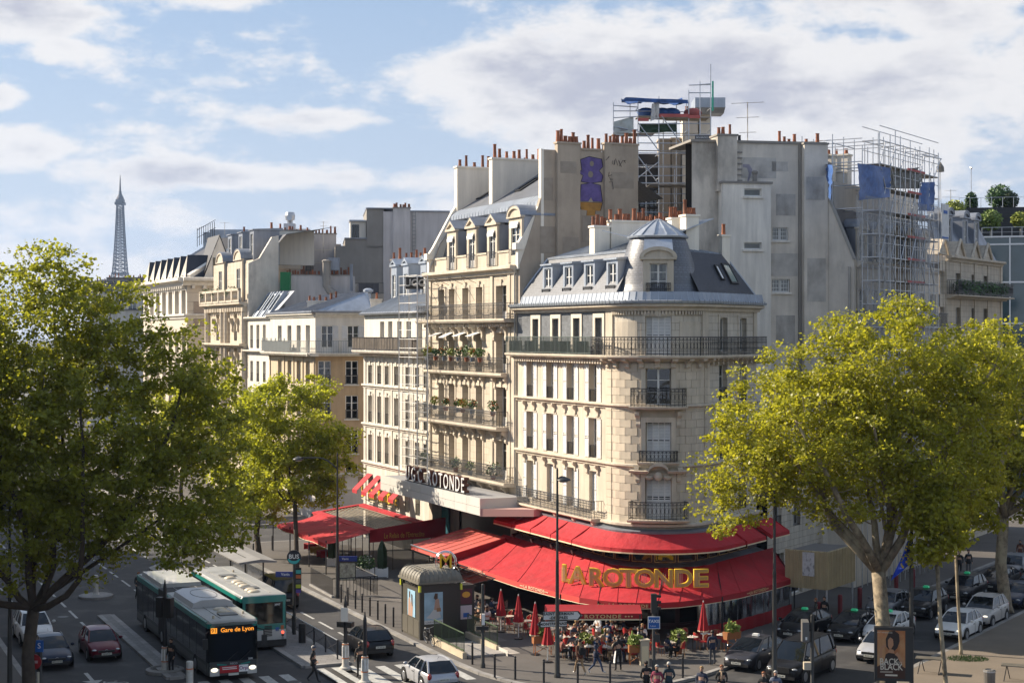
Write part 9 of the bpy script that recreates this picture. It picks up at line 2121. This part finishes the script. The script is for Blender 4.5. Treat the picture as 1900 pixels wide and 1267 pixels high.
rk=[(6.6,7.6,'prius',BLK,'green','black taxi with green light behind the dark grey taxi'),(9.8,9.3,'prius',BLK,'green','black taxi with green light right of the site hut'),(12.6,11.6,'prius',WHT,'green','white taxi behind the film poster panel'),(5.4,12.6,'hatch',SILV,None,'silver hatchback half hidden by the film poster panel'),(18.0,7.6,'hatch',GRYP,None,'grey hatchback parked beyond the plane trunk'),(20.5,10.2,'suv',BLK,'green','black taxi estate with green light in mid street'),(13.6,16.6,'hatch',WHT,None,'white hatchback coming down the right lane'),(19.0,17.4,'suv',BEI,None,'pale grey crossover following the white hatchback'),(27,13.2,'suv',BLK,'green','black taxi with green light behind the pale crossover'),(33,12.2,'prius',BLK,'green','farthest black taxi with green light up the side boulevard'),(25.0,18.2,'sedan',NAVY,None,'dark blue car right of the thick trunk'),(31.5,17.8,'sedan',BLK,None,'black car with headlights at the right edge'),(40,14.0,'suv',GRYP,None,'grey car far up the side boulevard'),(38,18.0,'hatch',BLK,None,'black car far up the side boulevard')]
EXACT={2:(1622,1195),3:(1612,1232),6:(1757,1190),7:(1806,1165),0:(1462,1190),1:(1556,1193),4:(1626,1148),5:(1692,1150),8:(1771,1120),9:(1835,1100),10:(1868,1130),11:(1900,1112),12:(1866,1078),13:(1912,1090)}
for i,(t,n,k,pt,tx,lb) in enumerate(rk):
 L={'hatch':4.05,'suv':4.35,'sedan':4.55,'van':5.1,'prius':4.5}[k];car(lb,k,pt,front_at(*EXACT[i],L,HB),HB,tx,i in(6,7,11))

def bus(label,pos,rz,L,rear_seen):
 o=thing('bus',label,'bus',pos,rz);h=L/2;w=1.275;H=3.0;tl=M('bus_teal',(.008,.20,.175),.35,coat=.5);wh=M('bus_white',(.46,.46,.45),.4,coat=.5,var=.08,dirt=((.25,.25,.24),.7,.55,.85));dk=M('bus_dark_glass',(.006,.008,.009),.06,spec=.4);lo=M('bus_lower',(.045,.05,.05),.4);roof=M('bus_roof',(.30,.30,.29),.5,var=.12,vscale=.8,dirt=((.16,.16,.15),.8,.5,.8))
 def ring(x,s,z0,z1):return[(x,-w*s,z0),(x,-w*s,z1-.16),(x,-w*s+.10,z1-.03),(x,0,z1),(x,w*s-.10,z1-.03),(x,w*s,z1-.16),(x,w*s,z0)]
 m=MB();xs=[-h,-h+.06,-h+.2,h-.35,h-.12,h];ss=[.94,.98,1,1,.97,.90];zz=[2.92,2.97,3.0,3.0,2.96,2.88]
 def shell(z0,z1,mat,name,wide=1.):
  q=MB();rr=[[(x,-w*s*wide,z0),(x,-w*s*wide,z1)] for x,s in zip(xs,ss)];r2=[[(x,w*s*wide,z1),(x,w*s*wide,z0)] for x,s in zip(xs,ss)];q.sheet(rr);q.sheet(r2);q.quad((xs[-1],-w*ss[-1],z0),(xs[-1],w*ss[-1],z0),(xs[-1],w*ss[-1],z1),(xs[-1],-w*ss[-1],z1));q.quad((xs[0],w*ss[0],z0),(xs[0],-w*ss[0],z0),(xs[0],-w*ss[0],z1),(xs[0],w*ss[0],z1));return lpart(name,q,mat,o)
 shell(.30,.95,lo if not rear_seen else wh,'lower_panel');shell(.95,2.62,dk,'window_band');shell(2.62,2.84,tl,'teal_band')
 q=MB();q.sheet([[(x,-w*s,z-.16),(x,-w*s+.10,z-.03),(x,0,z),(x,w*s-.10,z-.03),(x,w*s,z-.16)] for x,s,z in zip(xs,ss,zz)]);q.quad((h,-w*.9,2.72),(h,w*.9,2.72),(h,w*.8,2.86),(h,-w*.8,2.86));lpart('roof',q,roof,o)
 n=int(L/1.5)
 for s in(-1,1):
  for i in range(n):q=MB();x=-h+.4+(L-1.4)*i/n;q.cube((x,s*(w+.004),1.78),(.05,.012,1.62));lpart('window_post',q,CBLK,o)
  e=MB();e.tube([(-h+.2,s*(w-.04),2.88),(h-.35,s*(w-.04),2.88)],.06,6);lpart('edge_rail',e,wh if rear_seen else tl,o)
  lw=MB();lw.cube((0,s*(w+.003),.62),(L-.6,.012,.30));lpart('side_stripe',lw,wh if rear_seen else M('bus_side_grey',(.10,.105,.105),.4),o)
 for x in([h-2.6,-h+3.3] if L<14 else[h-2.6,-h+7.2,-h+2.6]):
  for s in(-1,1):t=MB();t.tube([(x,s*(w-.25),.48),(x,s*(w+.015),.48)],.48,18);wl=lpart('wheel',t,TYRE,o);t=MB();t.tube([(x,s*(w),.48),(x,s*(w+.03),.48)],.28,12);lpart('rim',t,RIM,wl)
 dome=M('roof_dome',(.52,.45,.34),.45);hat=M('roof_hatch',(.12,.12,.12),.5)
 for x,y in([(h-3.2,.1),(h-2.4,.1)] if not rear_seen else[(-h+1.2,.25),(-h+1.9,.25),(-h+3.4,.2),(-h+4.2,.2),(-h+5.0,.2),(-h+6.6,.2)]):q=MB();q.ball((x,y,2.98),.36,10,5,(1,1,.42));lpart('roof_dome',q,dome,o,True)
 for x in([h-1.6] if not rear_seen else[-h+2.6,-h+7.6]):q=MB();q.cube((x,.1,3.02),(.7,.9,.06));lpart('roof_hatch',q,hat,o)
 for x,y in([(h-.8,-.8),(h-1.6,.9)] if not rear_seen else[(-h+9,-.6),(-h+11.3,.6)]):q=MB();q.lathe((x,y,2.95),[(.07,0),(.06,.16),(.02,.18)],8);lpart('roof_vent',q,dome,o)
 for y in(-.5,.7):q=MB();q.cube((0,y,3.0),(L-1.2,.03,.03));lpart('roof_rib',q,roof,o)
 if not rear_seen:
  q=MB();q.wedge(FX,h-8.6,h-4.2,((-1.12,2.9),(-1.0,3.22),(-.6,3.36),(.6,3.36),(1.0,3.22),(1.12,2.9)));lpart('air_unit',q,M('bus_grey_white',(.45,.45,.46),.45),o,True,30);q=MB();q.tube([(h-6.3+1.5*math.cos(a),.62*math.sin(a),3.368) for a in[k*math.pi/12 for k in range(25)]],.012,3);lpart('unit_seam',q,CBLK,o)
  q=MB();q.wedge(FX,-h+1.0,-h+6.2,((-1.15,2.9),(-1.1,3.2),(1.1,3.2),(1.15,2.9)));lpart('rear_roof_unit',q,wh,o);q=MB();q.cube((-h+7.1,0,1.75),(1.5,2.6,2.5));lpart('bellows',q,M('bellows',(.02,.02,.021),.8),o)
  f=h+.012;q=MB();q.sheet([[(h-.02+.06*(1-(y/w)**2),y*.93,z) for y in(-w,-w*.5,0,w*.5,w)] for z in(.98,1.8,2.72)]);lpart('windscreen',q,CGLASS,o,True)
  q=MB();q.cube((h+.055,0,2.52),(.02,2.0,.34));lpart('display',q,M('display_black',(.006,.006,.006),.3),o);LED=M('amber_led',(.6,.22,.02),.5,emit=(1,.34,.03),estr=.62)
  text('lettering','Gare de Lyon',.30,LED,o,(h+.072,.18,2.52),(0,1,0),(0,0,1),.001,.004,world=False);q=MB();q.cube((h+.058,-.98,2.52),(.03,.30,.26));lpart('route_number',q,LED,o);text('lettering','91',.28,CBLK,o,(h+.078,-.98,2.52),(0,1,0),(0,0,1),.001,.003,world=False)
  q=MB();q.wedge(Frame((h,0),(0,1)),-1.16,1.16,((-.03,.55),(-.06,.70),(-.05,.98),(.1,.98),(.1,.55)));lpart('front_panel',q,M('bus_charcoal',(.03,.032,.035),.4),o)
  for s in(-1,1):q=MB();q.sheet([[(h-.02,s*1.17,.98),(h+.06,s*.8,.90),(h+.07,s*.35,.84)],[(h-.02,s*1.17,.90),(h+.06,s*.8,.82),(h+.07,s*.35,.78)]]);lpart('teal_chevron',q,tl,o);q=MB();q.ball((h+.03,s*.95,.60),.17,8,5,(.5,1.2,.7));lpart('headlight',q,M('lit_headlamp'),o,True);q=MB();q.wedge(Frame((h,0),(0,1)),min(s*.70,s*1.17),max(s*.70,s*1.17),((-.045,.30),(-.05,.75),(.1,.75),(.1,.3)));lpart('corner_panel',q,wh,o)
  q=MB();q.cube((h+.07,-.22,.60),(.03,.95,.34));lpart('red_advert',q,M('advert_red',(.42,.012,.02),.45),o);q=MB();q.cube((h+.07,.50,.60),(.03,.46,.34));ad=lpart('white_advert',q,WHITE,o);text('lettering','Orpi',.24,M('orpi_purple',(.22,.03,.16),.5),ad,(h+.09,.50,.61),(0,1,0),(0,0,1),.001,.003,world=False);
  for k,z in enumerate((.69,.61)):q=MB();q.cube((h+.088,-.22+.02*k,z),(.006,.72,.035));lpart('advert_line',q,WHITE,o)
  q=MB();q.cube((h+.05,0,.34),(.05,.5,.11));lpart('number_plate',q,PLATE,o);text('lettering','IVECO',.13,RIM,o,(h+.075,0,.86),(0,1,0),(0,0,1),.004,.004,world=False);text('lettering','5591',.12,WHITE,o,(h+.08,.85,1.04),(0,1,0),(0,0,1),.001,.002,world=False)
  for s in(-1,1):q=MB();q.tube([(h-.1,s*1.2,2.5),(h+.3,s*1.45,2.45),(h+.32,s*1.47,2.0)],.035,5);q.cube((h+.32,s*1.47,1.95),(.16,.24,.5));lpart('mirror_arm',q,CBLK,o)
  for yy in(-.3,.35):q=MB();q.tube([(h+.07,yy,1.02),(h+.10,yy+.5,1.45)],.014,4);lpart('wiper',q,CBLK,o)
 else:
  b=-h;q=MB();q.cube((b-.02,0,2.0),(.04,2.05,1.15));lpart('rear_window',q,dk,o);q=MB();q.cube((b-.008,0,1.95),(.03,2.36,1.95));lpart('teal_back',q,tl,o);q=MB();q.cube((b-.02,-.05,.78),(.04,2.3,.62));lpart('white_back',q,wh,o);q=MB();q.cube((b-.05,0,.38),(.14,2.42,.34));lpart('rear_bumper',q,CBLK,o)
  for i in range(7):q=MB();q.cube((b-.05,-.22,.78+i*.085),(.03,.42,.045));lpart('vent_slat',q,CBLK,o)
  for i,(z,c) in enumerate(((.92,TLAMP),(.76,M('dark_lamp',(.08,.01,.012),.3)),(.60,HLAMP))):q=MB();q.tube([(b-.03,-1.02,z),(b-.06,-1.02,z)],.075,10);lpart('tail_light',q,c if i else M('lit_tail_lamp',(.6,.05,.03),.3,emit=(1,.08,.04),estr=1.5),o);q=MB();q.tube([(b-.03,1.02,z),(b-.06,1.02,z)],.075,10);lpart('tail_light',q,c,o)
  q=MB();q.tube([(b-.045,.72+.12*math.cos(a),1.72+.12*math.sin(a)) for a in[k*math.pi/9 for k in range(19)]],.018,4);q2=lpart('ring_emblem',q,WHITE,o);text('lettering','3997',.16,WHITE,o,(b-.045,-.72,2.42),(0,-1,0),(0,0,1),.001,.003,world=False)
  q=MB();q.cube((b-.03,-.72,1.10),(.02,.2,.2));lpart('blue_sticker',q,M('sign_blue'),o);q=MB();q.cube((b-.03,-1.0,1.18),(.02,.16,.22));lpart('orange_sticker',q,M('orange_band'),o);q=MB();q.cube((b-.125,.72,.30),(.02,.5,.12));lpart('number_plate',q,PLATE,o)
 return o
bus('long white and green articulated bus with amber destination sign',front_at(433,1262,17.8,HA),HA,17.8,False)
bus('white and green bus seen from behind at the stop',G(490,1206)+U*6.0,HAF,12.0,True)
# ---------------------------------------------------------------- people
BODY={}
def body_mesh(pose):
 if pose in BODY:return BODY[pose]
 J=dict(pel=(0,0,.95),sp=(0,.01,1.13),ch=(0,0,1.33),nk=(0,.0,1.47),h0=(0,.02,1.56),h1=(0,.03,1.66),h2=(0,.015,1.74))
 def arm(s,e,wr,hd):J.update({s+'s':(.185*(1 if s=='r' else-1),0,1.40),s+'e':e,s+'w':wr,s+'h':hd})
 def leg(s,k,a,t):x=.095*(1 if s=='r' else-1);J.update({s+'hip':(x,0,.88),s+'k':k,s+'a':a,s+'t':t})
 if pose=='stand':
  arm('r',(.25,-.02,1.13),(.24,.08,.90),(.235,.12,.82));arm('l',(-.25,-.02,1.13),(-.24,.06,.90),(-.235,.10,.82));leg('r',(.11,.02,.49),(.12,-.01,.09),(.14,.14,.035));leg('l',(-.10,.03,.49),(-.11,0,.09),(-.13,.15,.035))
 elif pose=='walk':
  arm('r',(.25,.10,1.14),(.22,.30,1.0),(.21,.37,.97));arm('l',(-.25,-.12,1.15),(-.25,-.20,.92),(-.25,-.20,.84));leg('r',(.10,-.06,.49),(.10,-.38,.16),(.11,-.27,.035));leg('l',(-.10,.20,.52),(-.10,.33,.10),(-.11,.48,.07))
 elif pose=='walk_hands':
  arm('r',(.27,-.05,1.14),(.20,.13,.97),(.15,.18,.95));arm('l',(-.27,-.05,1.14),(-.20,.13,.97),(-.15,.18,.95));leg('r',(.10,.18,.52),(.10,.28,.10),(.11,.43,.06));leg('l',(-.10,-.04,.49),(-.10,-.33,.15),(-.11,-.22,.035))
 elif pose=='serve':
  arm('r',(.27,.10,1.16),(.16,.36,1.16),(.12,.44,1.17));arm('l',(-.27,.06,1.14),(-.18,.30,1.08),(-.14,.38,1.09));leg('r',(.12,.02,.49),(.14,-.01,.09),(.17,.14,.035));leg('l',(-.11,.05,.49),(-.13,-.02,.09),(-.15,.13,.035))
 else:
  for k in('pel','sp','ch','nk','h0','h1','h2'):x,y,z=J[k];ln=.16 if pose=='sit_lean' else-.04;J[k]=(x,y+ln*(z-.95),z-.45)
  a=1.40-.45;q=(.16 if pose=='sit_lean' else-.04)*.45
  for s,sx in(('r',1),('l',-1)):
   J[s+'s']=(.185*sx,q,a);J[s+'e']=(.25*sx,q+.10,a-.26);J[s+'w']=(.15*sx,q+.34,a-.22);J[s+'h']=(.11*sx,q+.41,a-.20);J[s+'hip']=(.10*sx,.03,.47);J[s+'k']=(.12*sx,.44,.52);J[s+'a']=(.12*sx,.43+.08*sx,.09);J[s+'t']=(.13*sx,.57+.08*sx,.035)
 R=dict(pel=(.155,.115),sp=(.14,.10),ch=(.165,.115),nk=(.058,.058),h0=(.072,.082),h1=(.082,.10),h2=(.055,.065))
 for s in 'rl':R.update({s+'s':(.072,.072),s+'e':(.05,.05),s+'w':(.036,.036),s+'h':(.038,.022),s+'hip':(.095,.10),s+'k':(.062,.062),s+'a':(.044,.048),s+'t':(.042,.03)})
 E=[('pel','sp'),('sp','ch'),('ch','nk'),('nk','h0'),('h0','h1'),('h1','h2')]
 for s in 'rl':E+=[('ch',s+'s'),(s+'s',s+'e'),(s+'e',s+'w'),(s+'w',s+'h'),('pel',s+'hip'),(s+'hip',s+'k'),(s+'k',s+'a'),(s+'a',s+'t')]
 ks=['pel']+[k for k in J if k!='pel'];me=bpy.data.meshes.new('b');me.from_pydata([J[k] for k in ks],[(ks.index(a),ks.index(b)) for a,b in E],[]);o=bpy.data.objects.new('b',me);COL.objects.link(o)
 o.modifiers.new('s','SKIN').use_smooth_shade=True;sv=me.skin_vertices[0].data
 for i,k in enumerate(ks):sv[i].radius=R[k];sv[i].use_root=(k=='pel')
 o.modifiers.new('u','SUBSURF').levels=1;dg=bpy.context.evaluated_depsgraph_get();ev=o.evaluated_get(dg);bm=bpy.data.meshes.new_from_object(ev,depsgraph=dg);bpy.data.objects.remove(o)
 V=[tuple(v.co) for v in bm.vertices];Fs=[tuple(p.vertices) for p in bm.polygons];bpy.data.meshes.remove(bm)
 m=MB();segs=[(Vector(J[a]),Vector(J[b]),a,b) for a,b in E]
 def slot(c):
  best,k=9,None
  for A,B,a,b in segs:
   t=max(0,min(1,(c-A).dot(B-A)/(B-A).length_squared));d=(c-A-(B-A)*t).length-(.06 if a in('pel','sp','ch') else 0)
   if d<best:best,k=d,(a,b,t)
  a,b,t=k
  if b in('h0','h1','h2'):return 0
  if b.endswith('h') and len(b)==2:return 0
  if b.endswith('t') and len(b)==2:return 3
  if b[1:] in('hip','k','a') or(a=='pel' and t<.25):return 2
  return 1
 m.v=V;m.f=Fs;m.m=[slot(sum((Vector(V[i]) for i in f),Vector())/len(f)) for f in Fs];m.k=[(0,0)]
 for s in 'rl': # five fingers on each hand
  w,h=Vector(J[s+'w']),Vector(J[s+'h']);d=(h-w).normalized();side=Vector((1,0,0)) if abs(d.x)<.8 else Vector((0,1,0));cr=d.cross(side).normalized()
  for i,(off,L) in enumerate(((-.026,.062),(-.009,.075),(.009,.07),(.026,.055))):p=h+cr*off;m.tube([p-d*.01,p+d*L*.6,p+d*L-side*.018*(1 if s=='r' else-1)],[.010,.0085,.006],5,0)
  p=h-d*.02-cr*.028;m.tube([p,p+d*.03-cr*.025,p+d*.055-cr*.028],[.011,.009,.007],5,0)
 f=Vector(J['h1']);y=f.y+.088
 m.tube([(0,y-.01,f.z+.02),(0,y+.022,f.z-.015),(0,y-.005,f.z-.025)],[.008,.014,.01],5,0)
 for sx in(-1,1):m.ball((sx*.03,y-.004,f.z+.022),.011,5,4,(1,.6,.7),4);m.ball((sx*.082,f.y-.005,f.z),.025,5,4,(.4,.8,1.2),0)
 m.tube([(-.025,y-.004,f.z-.05),(0,y+.004,f.z-.052),(.025,y-.004,f.z-.05)],.006,4,5)
 BODY[pose]=(m,J);return BODY[pose]
SKINM=M('skin',(.42,.245,.165),.55);EYE=M('eye_dark',(.02,.015,.012),.3);LIP=M('lip',(.30,.10,.085),.5);SHOE_D=M('dark_shoe',(.018,.016,.015),.5);SHOE_W=M('white_shoe',(.60,.59,.57),.6)
def cloth(c):return M('cloth_%02x%02x%02x'%tuple(int(255*min(1,x)) for x in c),c,.85,var=.12,vscale=5)
PCACHE={}
def person(label,px,py,rz,pose,topc,botc,hairc=(.03,.018,.012),shoe=None,long=False,group=None,apron=False,hat=None,bag=None,z=None,scale=1.0,scarf=None,xy=None):
 m,J=body_mesh(pose);key=pose
 if key not in PCACHE:PCACHE[key]=m.mesh('person',[SKINM,cloth((.1,.1,.1)),cloth((.1,.1,.1)),SHOE_D,EYE,LIP],True)
 zz=PH if z is None else z;p=G(px,py,zz) if xy is None else Vector((xy[0],xy[1],zz));o=bpy.data.objects.new('person',PCACHE[key]);COL.objects.link(o);o.location=p;o.rotation_euler=(0,0,rz);o.scale=(scale,)*3;tag(o,label,'person',group)
 for i,mt in((1,cloth(topc)),(2,cloth(botc)),(3,shoe or SHOE_D)):paint(o,i,mt)
 h=Vector(J['h1']);hm=MB();n=10
 hm.ball((h.x,h.y-.018,h.z+.03),.108,n,6,(.92,1.02,.95));hm.v=[(x,min(y,h.y+.055) if zc<h.z+.06 else y,max(zc,h.z-.02 if not long else h.z-.16) if y<h.y+.02 else max(zc,h.z+.055)) for x,y,zc in hm.v];lpart('hair',hm,M('hair_%02x%02x%02x'%tuple(int(255*x) for x in hairc),hairc,.6,var=.2,vscale=20),o,True)
 s=Vector(J['sp']);hip=Vector(J['pel'])
 if not pose.startswith('sit'):hem=MB();hem.lathe((hip.x,hip.y,hip.z-.13),[(.178,0),(.182,.06),(.165,.2),(.15,.3)],12);hem.v=[(x,hip.y+(y-hip.y)*.80,z_) for x,y,z_ in hem.v];lpart('jacket_hem',hem,cloth(topc),o,True)
 if apron:q=MB();q.lathe((hip.x,hip.y,.42),[(.26,0),(.23,.25),(.175,.55),(.165,.62)],14,a0=-.6,a1=math.pi+.6,fold=.06);q.v=[(x,hip.y+(y-hip.y)*.85,z_) for x,y,z_ in q.v];lpart('apron',q,WHITE,o,True)
 if hat:q=MB();q.ball((h.x,h.y,h.z+.055),.112,10,5,(1,1.05,.65));q.ball((h.x,h.y+.10,h.z+.05),.07,8,4,(1,.9,.18));lpart('cap',q,cloth(hat),o,True)
 if scarf:q=MB();q.tube([(J['nk'][0]+.08*math.cos(a),J['nk'][1]+.08*math.sin(a),J['nk'][2]+.0) for a in[k*math.pi/5 for k in range(11)]],.035,6);q.tube([(.03,.10,J['nk'][2]),(.04,.14,J['nk'][2]-.4)],[.04,.05],5);lpart('scarf',q,cloth(scarf),o,True)
 if bag:q=MB();q.cube((0,-.17,1.2),(.26,.14,.36));b=bpy.data.objects.new('backpack',q.mesh('backpack',cloth(bag)));COL.objects.link(b);b.location=p;b.rotation_euler=(0,0,rz);tag(b,'dark backpack worn by the walker in the brown jacket','bag')
 return o
NV,BK_,GY,BR,BE,WH_,JN=(.018,.026,.055),(.012,.012,.013),(.12,.12,.125),(.11,.035,.018),(.30,.20,.11),(.62,.61,.60),(.035,.055,.11)
BLOND,GREYH,RED_H,DARK_H=(.33,.20,.08),(.42,.40,.37),(.22,.07,.02),(.025,.016,.012)
person('person in brown jacket and khaki trousers walking with back turned',1076,1251,.5,'walk',BR,BE,DARK_H,SHOE_W,bag=BK_);person('person in navy hooded jacket and blue jeans striding right',1106,1249,-1.9,'walk',NV,JN,DARK_H,SHOE_W)
person('waiter in black waistcoat and long white apron',1147,1244,.25,'serve',BK_,BK_,DARK_H,apron=True)
person('man standing in dark navy sweater by the taxi rank',1322,1233,.2,'stand',NV,(.06,.065,.08),DARK_H);person('man in dark cap walking over the bus island',581,1265,-1.75,'walk_hands',BK_,BK_,GREYH,hat=(.10,.11,.14))
person('dark dressed person standing behind the ringed white post',668,1256,.4,'stand',(.03,.025,.022),BK_,DARK_H,z=0);person('dark dressed person beside the twin headed traffic light',318,1249,2.6,'stand',BK_,BK_,DARK_H,z=0);person('person in black walking behind the long bus',257,1112,math.pi+.4,'walk',(.02,.02,.022),BK_,RED_H,z=0)
for a in((1199,1296,0.2,BK_,BK_,DARK_H,'person in black coat and hat seen from behind at the bottom edge',dict(hat=BK_)),(1219,1304,2.9,(.22,.03,.06),BK_,GREYH,'white haired person in raspberry jacket at the bottom edge',dict(long=True)),(1241,1298,.1,(.02,.04,.055),BK_,GREYH,'grey haired person in dark teal coat seen from behind',{}),(1302,1307,2.7,NV,NV,BLOND,'blonde person in navy coat crossing at the bottom edge',dict(long=True)),(1339,1304,3.3,BK_,GY,RED_H,'red haired person in black with beige scarf',dict(long=True,scarf=(.35,.25,.16))),(1417,1318,2.9,BK_,BK_,RED_H,'orange haired person before the black van',dict(long=True)),(1439,1316,3.0,(.12,.14,.2),NV,GREYH,'grey haired person partly behind the grey lamp',{})):
 person(a[6],a[0],a[1],a[2],'walk_hands',a[3],a[4],a[5],z=0,**a[7])
person('two tone dark figure standing left under the site hut',1514,1166,1.2,'stand',(.04,.04,.03),BK_,RED_H);person('taller dark figure standing right under the site hut',1530,1163,2.4,'stand',BK_,BK_,DARK_H);person('dark figure on the far pavement beyond the taxis',1780,1068,2.8,'stand',BK_,BK_,DARK_H);person('second dark figure on the far pavement beyond the taxis',1797,1066,3.3,'stand',BK_,GY,DARK_H);person('person in brown coat far up the right pavement',1893,1046,2.6,'stand',BR,BK_,DARK_H)
seat=[(1236,1222,-1.2,'sit_lean',NV,BK_,DARK_H,'seated man in navy jacket and white trainers by the taxi sign',SHOE_W),(1259,1222,1.3,'sit',BK_,BK_,DARK_H,'seated person in black facing the man in navy',None)]
tops=[BK_,NV,WH_,(.28,.10,.08),GY,(.06,.05,.04),(.35,.28,.2),(.02,.05,.12),(.16,.02,.03)];desc=['black top','navy top','white shirt','rust top','grey sweater','brown jacket','beige coat','blue jacket','wine red top']
where=['nearest the street','in the front row','in the middle rows','near the glass front','towards the left end','towards the right end']
rg=random.Random(3)
def seat_at(px,py):return px,py
k=0
for i,(px,py) in enumerate(rows_):
 for j in range(2 if i%4 else 1):
  c=G(px,py,PH);a=rg.uniform(0,6.28);q=c+Vector((math.sin(a),-math.cos(a),0))*.62;ti=k%len(tops);lab='guest in %s seated %s the %s'%(desc[ti],'right of' if q.x>c.x else 'left of',rowlab(i))
  person(lab,0,0,a,'sit_lean' if k%2 else 'sit',tops[ti],[BK_,JN,GY,BE][k%4],[DARK_H,BLOND,GREYH,RED_H,DARK_H][k%5],long=k%3==0,group='seated cafe guests',scale=.98,xy=(q.x,q.y));k+=1
for px,py,a,po,t_,b_,hh,lb,sh in seat:person(lb,px,py,a,po,t_,b_,hh,sh)
for i,(px,py,a) in enumerate(((889,1157,2.2),(903,1166,.4),(912,1150,-1.0),(885,1144,1.6))):person('guest seated behind the stair railing in '+['black','white','navy','grey'][i],px,py,a,'sit',[BK_,WH_,NV,GY][i],[BE,BK_,JN,BK_][i],DARK_H,group='guests by the stair railing')
person('waiter standing between the back tables in white shirt',1110,1200,2.2,'serve',WH_,BK_,DARK_H);person('blond guest standing by the glass front',1046,1198,-2.0,'stand',GY,BK_,BLOND)
# scooter rider beside the bus stop
p=G(516,1112);o=thing('motor_scooter','dark motor scooter passing the bus shelter','scooter',p,HAF)
for x in(-.6,.6):q=MB();q.tube([(x,-.06,.25),(x,.06,.25)],.25,14);lpart('wheel',q,TYRE,o)
q=MB();q.wedge(FX,-.75,.1,((-.18,.35),(-.2,.75),(.2,.75),(.18,.35)));q.wedge(FX,.42,.56,((-.22,.35),(-.24,1.0),(.24,1.0),(.22,.35)));q.cube((.2,0,.36),(.6,.3,.08));lpart('body',q,CBLK,o);q=MB();q.tube([(.45,-.32,1.08),(.55,0,1.1),(.45,.32,1.08)],.025,5);lpart('handlebar',q,CBLK,o);q=MB();q.wedge(FX,-.7,0,((-.14,.75),(-.15,.84),(.15,.84),(.14,.75)));lpart('saddle',q,CBLK,o)
r=person('scooter rider in navy jacket with white helmet',0,0,HAF-math.pi/2,'sit',NV,BK_,DARK_H,z=.34,xy=(p.x-U.x*.2,p.y-U.y*.2));q=MB();q.ball((0,-.01,1.24),.15,10,7,(1,1.1,1));lpart('helmet',q,WHITE,r,True)
# ---------------------------------------------------------------- the air
hz=MB();hz.cube((0,2300,164.5),(8900,5600,331));ho=link('haze',hz.mesh('haze',[],uv=False));ho['kind']='stuff'
hm_=bpy.data.materials.new('haze_air');hm_.use_nodes=True;nt=hm_.node_tree;nt.nodes.clear();out=nt.nodes.new('ShaderNodeOutputMaterial');pv=nt.nodes.new('ShaderNodeVolumePrincipled');pv.inputs['Color'].default_value=(.48,.66,1,1);pv.inputs['Density'].default_value=.00007;pv.inputs['Anisotropy'].default_value=.3
nt.links.new(pv.outputs[0],out.inputs['Volume']);ho.data.materials.append(hm_)
